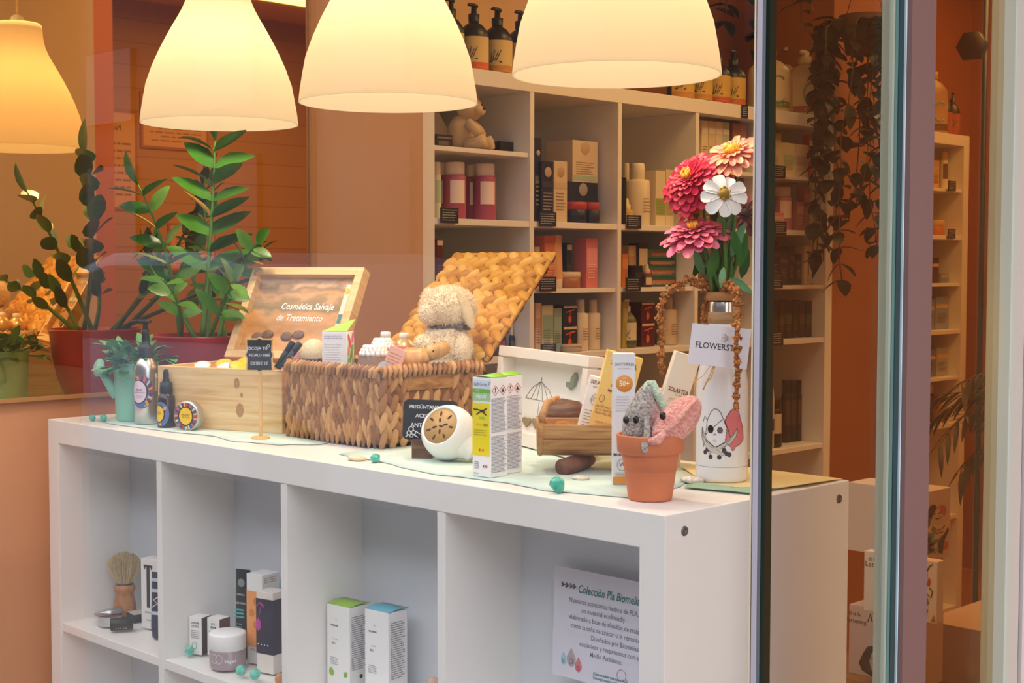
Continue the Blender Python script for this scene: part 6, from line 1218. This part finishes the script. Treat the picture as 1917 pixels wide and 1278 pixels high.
# row 1 fifth column
for k, (l, r, tp) in enumerate(((1444, 1460, 452), (1461, 1476, 470), (1477, 1489, 462), (1490, 1502, 475))): IT('box', l, r, tp, H1, ('leftmost dark carton left of the big T carton', 'second dark carton left of the big T carton', 'third dark carton left of the big T carton', 'dark carton touching the big T carton')[k], (('262430', '4c4850', '8c8488'), ('2e2a34', '6c4c44', '8c8488'), ('222028', '4c4850', '8c8488'), ('302c38', '5c5860', '8c8488'))[k]+(.7, .12), .06)
t = IT('box', 1506, 1542, 461, H1, 'white carton with a tall thin letter T in the fifth column', ('d8c0a4',), .05); bb = t.children[0]; ys = min(v.co.y for v in bb.data.vertices); hh = max(v.co.z for v in bb.data.vertices)
MB().box((0, ys-.0004, hh*.53), (.005, .0006, hh*.58), INK).box((0, ys-.0004, hh*.84), (.028, .0006, .006), INK).build('letter_t', t); lines(t, -.010, .010, hh*.08, hh*.18, 2, GREY, ys-.0004)
for k in range(6): IT('box', 1447+k*12.5, 1458+k*12.5, 562+(k % 2)*2, L1, ('first', 'second', 'third', 'fourth', 'fifth', 'sixth')[k]+' from the left of six dark boxes in the lower fifth column', (('1e1a14', '2c3018', '5c4c2c'), ('221c18', '5c3c2c', '6c5c3c'), ('1e1c14', '3c5c2c', '5c5c3c'))[k % 3]+(.5, .25), .05, 'dark boxes above the bottle shelf')
# row 2 fifth column
for k in range(5): IT('bot', 1474+k*11.5, 1484+k*11.5, 712, L2, ('first', 'second', 'third', 'fourth', 'fifth')[k]+' from the left of five tall dark bottles on the lowest visible shelf', ('17120e', '201812', '4c3828'), .08, 'tall dark bottles on the lowest visible shelf')
t = IT('bot', 1452, 1471, 745, L2, 'dark bottle with white and blue label in front of the tall dark bottles', ('14121a', '1c1a20', 'd8c8b0'), .03)
q = at(1440, 800, 0, AX-.03); t = thing('lotion_bottle', 'large white bottle with round shoulders on the lowest visible shelf beside the glass edge', 'bottle', Vector((AX-.075, at(1424, 800, 0, AX-.075).y, L2+.0005)), PI/2)
hh = at(1430, 655, 0, AX-.075).z-L2; MB().lathe([(.0001, 0), (.040, 0), (.043, .004), (.043, hh*.50), (.040, hh*.60), (.028, hh*.72), (.014, hh*.80), (.011, hh*.84)], mat('e0c8a4', .4), 36).build('bottle_body', t); MB().lathe([(.014, hh*.82), (.016, hh*.84), (.016, hh*.97), (.012, hh), (.0001, hh)], mat('2a2420', .4), 24).build('cap', t)
m = MB(); patch(m, wrapfn(.0434, .6, 0), [(-.03, hh*.18), (.03, hh*.18), (.03, hh*.30), (-.03, hh*.30)], mat('3c342c', .5)); m.build('label', t)
# items on the lower rows of the hidden columns (seen between the things in the window)
for k, (l, r, tp, c) in enumerate(((905, 925, 700, '3c2c24'), (1003, 1030, 700, '6c5c4c'), (1170, 1195, 700, 'a08c70'))): IT('box', l, r, tp, L2, ('dark carton low in the first column', 'brown carton low in the second column', 'tan carton low in the third column')[k], (c, 'b8a080', '6c5444', .7, .1), .08)
# on top of the tall unit
TOP = AH
for k, (l, r, tp) in enumerate(((843, 880, -6), (884, 925, 4), (928, 969, 12), (972, 1012, 18), (1016, 1054, 26))): IT('pump', l, r, tp, TOP, ('dark pump bottle half behind the middle lamp on top of the unit', 'dark pump bottle second from left on top of the unit', 'dark pump bottle third from the left on top of the unit', 'dark pump bottle cut by the left edge of the nearest lamp', 'dark pump bottle hidden behind the nearest lamp')[k], ('1c1614', '1a1614', 'dcc080', ('d8682c', 'd8682c', 'c88c34', 'c88c34', 'c88c34')[k]), .06, 'dark pump bottles on the tall unit')
for k, (l, r, tp) in enumerate(((1276, 1308, 78), (1312, 1342, 82), (1345, 1375, 88), (1376, 1404, 92), (1425, 1449, 118))): IT('pump', l, r, tp, TOP, ('dark pump bottle low behind the right rim of the nearest lamp', 'dark pump bottle just right of the lamp rim', 'dark pump bottle second left of the glass edge', 'dark pump bottle touching the glass edge', 'dark yellow-labelled bottle right of the glass edge beside the white jugs')[k], ('1a1410', '181412', 'd0a848', ('c88c34', 'c88c34', 'c8582c', 'c86c2c', 'd8742c')[k]), .06 if k < 4 else .17, 'dark pump bottles on the tall unit')
for k, (l, r, tp, st) in enumerate(((1434, 1479, 83, '7c8c3c'), (1474, 1511, 88, '5c4438'), (1503, 1543, 94, 'b05c34'))): IT('jug', l, r, tp, TOP, ('big white pump jug with green stripe, left of three on the tall unit', 'big white pump jug with brown stripe, middle of three on the tall unit', 'big white pump jug with orange stripe, right of three on the tall unit')[k], ('d8c4a0', 'd8c4a0', 'e0cca8', st), .05+.12*(k == 1), 'white pump jugs on the tall unit')
# narrow tower
for k, (l, r, tp, st) in enumerate(((1722, 1748, 118, '7a3c28'), (1748, 1776, 122, '6a4a2c'))): IT('jug', l, r, tp, TOP, ('white pump jug, left of two on the narrow tower', 'white pump jug, right of two on the narrow tower')[k], ('b89060', 'b08858', 'c09868', st), .06, 'white pump jugs on the narrow tower')
for k, (l, r, tp) in enumerate(((1776, 1789, 168), (1790, 1804, 172))): IT('pump', l, r, tp, TOP, ('dark pump bottle with red label, left of two on the narrow tower', 'dark pump bottle with red label, right of two on the narrow tower')[k], ('1a1410', '181412', 'b05c38', 'a84c2c'), .05, 'dark bottles on the narrow tower')
fz5 = [half(0), L0, half(1), L1, half(2), L2]
TW_ = ((1734, 1745, 296, 0, 'e0cc98', 'bot', 'cream bottle'), (1747, 1759, 300, 0, 'd8a860', 'box', 'amber carton'), (1770, 1778, 284, 0, 'e8dcb8', 'bot', 'slim white bottle'), (1779, 1797, 284, 0, 'b8a074', 'box', 'tan carton'), (1732, 1742, 388, 1, 'd8a060', 'box', 'orange carton'), (1743, 1751, 366, 1, 'c89858', 'bot', 'tall amber bottle'), (1754, 1774, 412, 1, 'c8782c', 'jar', 'copper jar'),
       (1729, 1743, 478, 2, '5c2414', 'box', 'dark red carton'), (1745, 1758, 482, 2, '4c2010', 'box', 'brown carton'), (1762, 1785, 512, 2, '8c9cb0', 'box', 'pale blue flat box'), (1728, 1750, 560, 3, '7c8ca8', 'box', 'blue grey carton'), (1752, 1780, 555, 3, '8c9cb8', 'box', 'light blue carton'), (1728, 1752, 655, 4, '6c7c98', 'box', 'slate blue carton'), (1754, 1780, 650, 4, 'a8acb4', 'box', 'pale grey carton'),
       (1726, 1740, 722, 5, '1a120c', 'bot', 'tall black bottle'), (1741, 1755, 720, 5, '1a120c', 'bot', 'second tall black bottle'), (1758, 1786, 740, 5, 'b88048', 'box', 'large tan carton'))
for l, r, tp, f_, c, kd, nm in TW_: IT(kd, l, r, tp, fz5[f_], nm+' on the '+('topmost', 'second', 'third', 'fourth', 'fifth', 'sixth')[f_]+' level of the narrow tower', (c, 'd8b880', '6c4c2c')+((.7, .12) if kd == 'box' else ()), .05)
PT(1776, 1789, 338, 358, 'small black price card on the narrow tower, upper one'); PT(1775, 1788, 428, 446, 'small black price card on the narrow tower, lower one')

# ------------------------------------------------------------------ hanging plants, pole, lamp, palm, boxes, posters
def vine(lab, top, n, spread, length, sd, sz=.07):
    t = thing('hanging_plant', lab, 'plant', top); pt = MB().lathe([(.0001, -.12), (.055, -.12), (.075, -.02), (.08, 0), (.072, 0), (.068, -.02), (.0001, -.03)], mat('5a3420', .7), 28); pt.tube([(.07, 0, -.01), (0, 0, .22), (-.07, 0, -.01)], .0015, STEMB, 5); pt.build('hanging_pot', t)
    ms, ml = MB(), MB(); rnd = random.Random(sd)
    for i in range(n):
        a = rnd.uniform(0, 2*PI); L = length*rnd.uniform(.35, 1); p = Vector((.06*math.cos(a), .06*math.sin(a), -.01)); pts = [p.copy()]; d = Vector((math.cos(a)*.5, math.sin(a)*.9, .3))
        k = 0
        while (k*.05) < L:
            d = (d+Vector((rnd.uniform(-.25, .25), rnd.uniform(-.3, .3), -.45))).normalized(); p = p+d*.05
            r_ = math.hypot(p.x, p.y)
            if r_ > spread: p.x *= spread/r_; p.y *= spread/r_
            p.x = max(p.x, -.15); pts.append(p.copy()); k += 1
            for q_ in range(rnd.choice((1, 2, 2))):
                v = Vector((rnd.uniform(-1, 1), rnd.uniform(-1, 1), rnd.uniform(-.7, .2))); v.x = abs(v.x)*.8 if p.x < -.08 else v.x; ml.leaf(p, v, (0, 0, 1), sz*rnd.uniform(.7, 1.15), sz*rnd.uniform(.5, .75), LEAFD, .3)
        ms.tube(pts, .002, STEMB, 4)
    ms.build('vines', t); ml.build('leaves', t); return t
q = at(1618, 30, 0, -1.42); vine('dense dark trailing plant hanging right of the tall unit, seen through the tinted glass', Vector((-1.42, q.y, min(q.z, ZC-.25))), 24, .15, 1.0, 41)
q = at(1440, 20, 0, -1.45); vine('small dark trailing plant above the white jugs beside the glass edge', Vector((-1.66, at(1440, 20, 0, -1.66).y-.05, AH+.50)), 9, .13, .35, 43, .06)
yP = at(1816, 440, 0, AX+.02)[1]
t = thing('metal_pole', 'thin black pole standing at the right side of the narrow tower', 'pole', (AX+.052, yP+.030, 0)); MB().lathe([(.0001, 0), (.010, 0), (.010, ZC-.002), (.0001, ZC-.002)], mat('14100e', .4), 16).build('pole_tube', t); MB().lathe([(.0001, 0), (.05, 0), (.05, .008), (.011, .01)], mat('14100e', .4), 24).build('base_plate', t)
q = at(1797, 80, 0, AX+.06); t = thing('spotlight', 'black faceted spotlight clamped to the pole above the dark bottles', 'lamp', Vector((AX+.052, yP+.020, q.z)), 0)
MB().lathe([(.0001, -.035), (.030, -.035), (.052, .0), (.058, .045), (.0001, .045)], mat('1c1a18', .5), 6, (0, -.062, 0), Rx(PI/2+.0) @ Rz(0)).build('lamp_head', t); MB().tube([(0, -.03, 0), (0, -.004, 0)], .006, mat('14100e', .4), 8).build('bracket', t)
# palm right of the pole
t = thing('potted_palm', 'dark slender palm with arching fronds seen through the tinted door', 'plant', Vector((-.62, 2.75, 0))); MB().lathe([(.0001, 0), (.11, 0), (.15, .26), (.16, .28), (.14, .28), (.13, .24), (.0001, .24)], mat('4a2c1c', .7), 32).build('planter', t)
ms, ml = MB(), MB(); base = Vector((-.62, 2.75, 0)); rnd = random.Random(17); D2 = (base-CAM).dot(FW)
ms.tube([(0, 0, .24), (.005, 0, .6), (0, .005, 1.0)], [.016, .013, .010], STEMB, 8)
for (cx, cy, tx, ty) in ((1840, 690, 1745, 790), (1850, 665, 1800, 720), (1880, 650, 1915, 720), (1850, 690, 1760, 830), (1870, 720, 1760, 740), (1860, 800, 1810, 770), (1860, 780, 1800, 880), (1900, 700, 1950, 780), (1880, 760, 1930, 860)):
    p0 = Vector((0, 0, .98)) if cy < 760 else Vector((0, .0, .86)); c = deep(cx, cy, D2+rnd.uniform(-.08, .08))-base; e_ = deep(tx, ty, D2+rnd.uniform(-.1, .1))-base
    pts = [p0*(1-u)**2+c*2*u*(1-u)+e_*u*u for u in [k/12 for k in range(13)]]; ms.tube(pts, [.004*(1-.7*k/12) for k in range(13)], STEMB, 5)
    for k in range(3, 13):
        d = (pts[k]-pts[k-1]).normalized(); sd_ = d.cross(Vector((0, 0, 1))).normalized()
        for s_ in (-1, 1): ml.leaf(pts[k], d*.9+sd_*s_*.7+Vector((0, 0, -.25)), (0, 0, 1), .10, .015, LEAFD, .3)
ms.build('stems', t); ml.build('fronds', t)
# display boxes with drawings
BXM = mat('d9c8b8', .6); DG = mat('2e3028', .7); RDP = mat('b0503c', .6); TLP = mat('5c8078', .6)
def face(px, py, ax, v): return at(px, py, ax, v)
zb = .80
b1 = thing('display_box', 'topmost white display box with drawings of plants and a laughing woman', 'box', Vector((-.335, 1.075, .0)), 0)
x1 = -.335; pL = at(1588, 905, 1, 1.02); pR = at(1780, 908, 0, -.225)
bw_ = -.225-pL.x+.0; y0b = 1.02; y1b = pR.y; ztop = (pL.z+pR.z)/2; zbot = at(1780, 1040, 0, -.225).z
b1.location = Vector((-.225-bw_/2, (y0b+y1b)/2, zbot)); hb_ = ztop-zbot; db_ = y1b-y0b
MB().box((0, 0, hb_/2), (bw_, db_, hb_), BXM).build('box_body', b1, bevel=.001)
def spr(m, fn, u, v, s_, mt, n=9, sd=0):
    rnd = random.Random(sd)
    for i in range(n):
        a = rnd.uniform(.2, 2.9); L = s_*rnd.uniform(.5, 1); du, dv = math.cos(a), math.sin(a); pts = [(u, v), (u+du*L*.5-dv*L*.12, v+dv*L*.5+du*L*.12), (u+du*L, v+dv*L), (u+du*L*.5+dv*L*.12, v+dv*L*.5-du*L*.12)]
        m.add([fn(*p) for p in pts], [(0, 1, 2, 3)], mt)
X_ = bw_/2+.0006; fx = lambda u, v, k=[0]: Vector((X_, u, v)); fy = lambda u, v: Vector((u, -db_/2-.0006, v))
m = MB(); spr(m, fy, bw_*.33, hb_*.10, .07, mat('5c7460', .7), 30, 1); spr(m, fy, bw_*.40, hb_*.2, .06, mat('8c8474', .7), 14, 2); m.build('plant_print', b1)
def wpoly(m, fn, pts, mt, o=0):
    vs = [fn(*p) for p in pts]; m.add([q_+Vector((.0003*o, 0, 0)) for q_ in vs], [tuple(range(len(pts)))], mt)
def PX(px, py, x=-.225): q_ = at(px, py, 0, x+.0006); L = b1.matrix_basis.inverted() @ q_; return (L.y, L.z)
bpy.context.view_layer.update()
m = MB()
for pts, mt, o in (([(1731, 985), (1735, 960), (1742, 946), (1750, 944), (1754, 950), (1748, 960), (1742, 975), (1740, 985)], DG, 1), ([(1744, 962), (1752, 952), (1762, 950), (1768, 962), (1762, 972), (1750, 975)], mat('e0c4a0', .6), 1), ([(1758, 946), (1768, 944), (1772, 955), (1768, 966), (1760, 960)], mat('c0684c', .6), 2),
        ([(1735, 990), (1748, 982), (1764, 982), (1776, 970), (1778, 978), (1770, 998), (1752, 1008), (1740, 1000)], mat('e6cfae', .6), 1), ([(1728, 1005), (1734, 998), (1740, 1003), (1740, 1012), (1730, 1012)], mat('4c4438', .6), 2), ([(1730, 1016), (1744, 1014), (1752, 1036), (1728, 1030)], mat('b8604c', .6), 2), ([(1756, 1010), (1766, 1000), (1774, 986), (1776, 992), (1768, 1010), (1764, 1036), (1756, 1034)], DG, 2), ([(1765, 1018), (1769, 1010), (1774, 1014), (1773, 1026), (1767, 1028)], mat('c8705c', .6), 3), ([(1719, 990), (1725, 987), (1727, 996), (1721, 1000)], mat('c89058', .6), 1)):
    wpoly(m, fx, [PX(*p) for p in pts], mt, o)
for pts in ([(1747, 963), (1750, 961)], [(1756, 961), (1759, 959)], [(1750, 969), (1755, 971), (1760, 967)], [(1745, 985), (1752, 992), (1762, 990), (1768, 982)], [(1743, 990), (1752, 998), (1764, 995)]): m.tube([Vector((X_+.0014, *PX(*p))) for p in pts], .0009, DG, 4)
m.build('woman_print', b1)
# second box, front left of the first and lower
q1 = at(1618, 1030, 1, .86); q2 = at(1753, 1165, 1, .86)
def boxat(name, lab, l, r, tp, bt, yy, dp, mt):
    a = at(l, tp, 1, yy); b = at(r, bt, 1, yy); w_ = b.x-a.x; h_ = a.z-b.z; t = thing(name, lab, 'box', Vector(((a.x+b.x)/2, yy+dp/2, b.z))); MB().box((0, 0, h_/2), (w_, dp, h_), mt).build('box_body', t, bevel=.001); return t, w_, h_, (lambda px, py: ((at(px, py, 1, yy)-Vector(((a.x+b.x)/2, yy, b.z))).x, -dp/2-.0006, (at(px, py, 1, yy)).z-b.z))
t, w_, h_, F2 = boxat('display_box', 'middle white display box with lettering, a turquoise swimsuit figure and leaves', 1618, 1753, 1030, 1168, .86, .022, mat('dccdbe', .6))
text('di la la', .010, DG, t, F2(1638, 1047)); text('Lettering', .013, DG, t, F2(1643, 1058)); lines(t, F2(1633, 0)[0], F2(1655, 0)[0], F2(0, 1078)[2], F2(0, 1068)[2], 2, GREY, F2(0, 0)[1])
m = MB()
def poly2(pts, mt, F, o=0): m.add([Vector(F(*p))+Vector((0, -.0004*o, 0)) for p in pts], [tuple(range(len(pts)))], mt)
poly2([(1712, 1088), (1718, 1078), (1726, 1080), (1731, 1092), (1730, 1104), (1736, 1116), (1740, 1130), (1730, 1138), (1712, 1128)], TLP, F2); poly2([(1735, 1095), (1739, 1080), (1743, 1086), (1741, 1098)], RDP, F2); poly2([(1712, 1150), (1718, 1138), (1730, 1130), (1738, 1142), (1732, 1158), (1722, 1162)], mat('4a4438', .6), F2, 1); poly2([(1718, 1150), (1722, 1143), (1730, 1142), (1731, 1151), (1724, 1156)], mat('d8c8b4', .6), F2, 2); poly2([(1716, 1130), (1726, 1120), (1736, 1130), (1728, 1140)], mat('4c5c3c', .6), F2, 2)
poly2([(1743, 1163), (1748, 1150), (1752, 1165)], mat('a8643c', .6), F2)
for pts in ([(1718, 1076), (1714, 1066), (1722, 1062), (1726, 1072), (1734, 1066), (1736, 1078), (1728, 1082)], [(1721, 1056), (1725, 1046), (1729, 1052), (1724, 1058), (1721, 1056)], [(1740, 1100), (1746, 1108), (1743, 1118), (1736, 1112)], [(1735, 1070), (1740, 1060), (1746, 1056)], [(1625, 1163), (1630, 1148), (1633, 1163)], [(1636, 1146), (1639, 1155)], [(1643, 1165), (1643, 1155), (1650, 1166)]): m.tube([Vector(F2(*p)) for p in pts], .0011, DG, 4)
for k in range(4): m.tube([Vector(F2(1713, 1094+k*9)), Vector(F2(1729+k*2, 1096+k*9))], .0008, DG, 4)
m.build('figure_print', t)
# lowest box with the faces
t, w_, h_, F3 = boxat('display_box', 'lowest pale display box with two painted faces of dark-haired women', 1590, 1728, 1130, 1290, 1.02, .07, mat('c9b4aa', .6))
text('di la la', .010, DG, t, F3(1600, 1148)); text('lettering', .012, DG, t, F3(1604, 1162)); lines(t, F3(1596, 0)[0], F3(1612, 0)[0], F3(0, 1176)[2], F3(0, 1168)[2], 2, GREY, F3(0, 0)[1])
m = MB(); SK = mat('c89880', .6); HR = mat('2a2220', .7)
poly2([(1608, 1240), (1616, 1222), (1624, 1210), (1636, 1208), (1650, 1216), (1656, 1240), (1652, 1266), (1640, 1272), (1626, 1262), (1614, 1254)], HR, F3); poly2([(1628, 1238), (1632, 1222), (1642, 1216), (1650, 1226), (1650, 1250), (1642, 1260), (1632, 1254)], SK, F3, 1)
poly2([(1700, 1225), (1712, 1212), (1726, 1212), (1727, 1270), (1708, 1272), (1700, 1250)], HR, F3); poly2([(1706, 1236), (1714, 1224), (1724, 1228), (1724, 1262), (1712, 1264)], mat('a06c54', .6), F3, 1)
for a, b in (((1633, 1232), (1637, 1231)), ((1643, 1231), (1647, 1232)), ((1636, 1250), (1643, 1250)), ((1712, 1234), (1717, 1234)), ((1714, 1254), (1721, 1254))): m.tube([Vector(F3(*a))+Vector((0, -.0008, 0)), Vector(F3(*b))+Vector((0, -.0008, 0))], .0012, HR, 4)
m.build('face_print', t)
t, w_, h_, F4 = boxat('white_plinth', 'low white draped plinth at the right of the display boxes behind the tinted door', 1728, 1880, 1160, 1300, 1.22, .5, mat('c8b0a8', .7))
t['category'] = 'plinth'
zlow = at(1590, 1290, 1, 1.02).z
t = thing('display_table', 'low dark wooden table under the stacked display boxes', 'table', Vector((-.33, 1.0, 0))); zt_ = zlow-.002
MB().box((0, 0, zt_-.012), (.46, .40, .024), OAKDARK).build('table_top', t, bevel=.002)
for sx_ in (-1, 1):
    for sy_ in (-1, 1): MB().box((sx_*.20, sy_*.17, (zt_-.024)/2), (.03, .03, zt_-.025), OAKDARK).build('leg', t)
t = thing('box_riser', 'dark support box hidden under the topmost display box', 'box', Vector((b1.location.x, b1.location.y+.045, zt_+.001))); MB().box((0, 0, (zbot-zt_-.003)/2), (bw_*.7, max(.03, db_-.10), zbot-zt_-.003), mat('4a1c12', .7)).build('riser_body', t)
# posters and notices on the right-hand wall (they show reversed in the amber mirror)
def poster(lab, y_, z_, w_, h_, head):
    t = thing('framed_notice', lab, 'poster', (2.598, y_, z_), -PI/2); MB().box((0, 0, h_/2), (w_, .012, h_), mat('a8764c', .5)).build('notice_frame', t, bevel=.002); MB().box((0, -.0065, h_/2), (w_-.03, .002, h_-.03), mat('d8b894', .6)).build('notice_sheet', t); text(head, .045, DG, t, (0, -.0085, h_*.82)); lines(t, -w_*.38, w_*.38, h_*.12, h_*.70, 8, mat('8a6448', .6), -.008, th=.25)
poster('framed notice on the brick wall, the tall one reflected beside the nearest plant', 2.55, 1.62, .34, .52, 'Noticias')
poster('framed notice on the brick wall, the small one reflected above the pine box', 3.05, 1.30, .30, .26, 'Aviso')
poster('framed notice on the brick wall, the high one reflected above the plant', 2.95, 1.95, .42, .30, 'Menú')
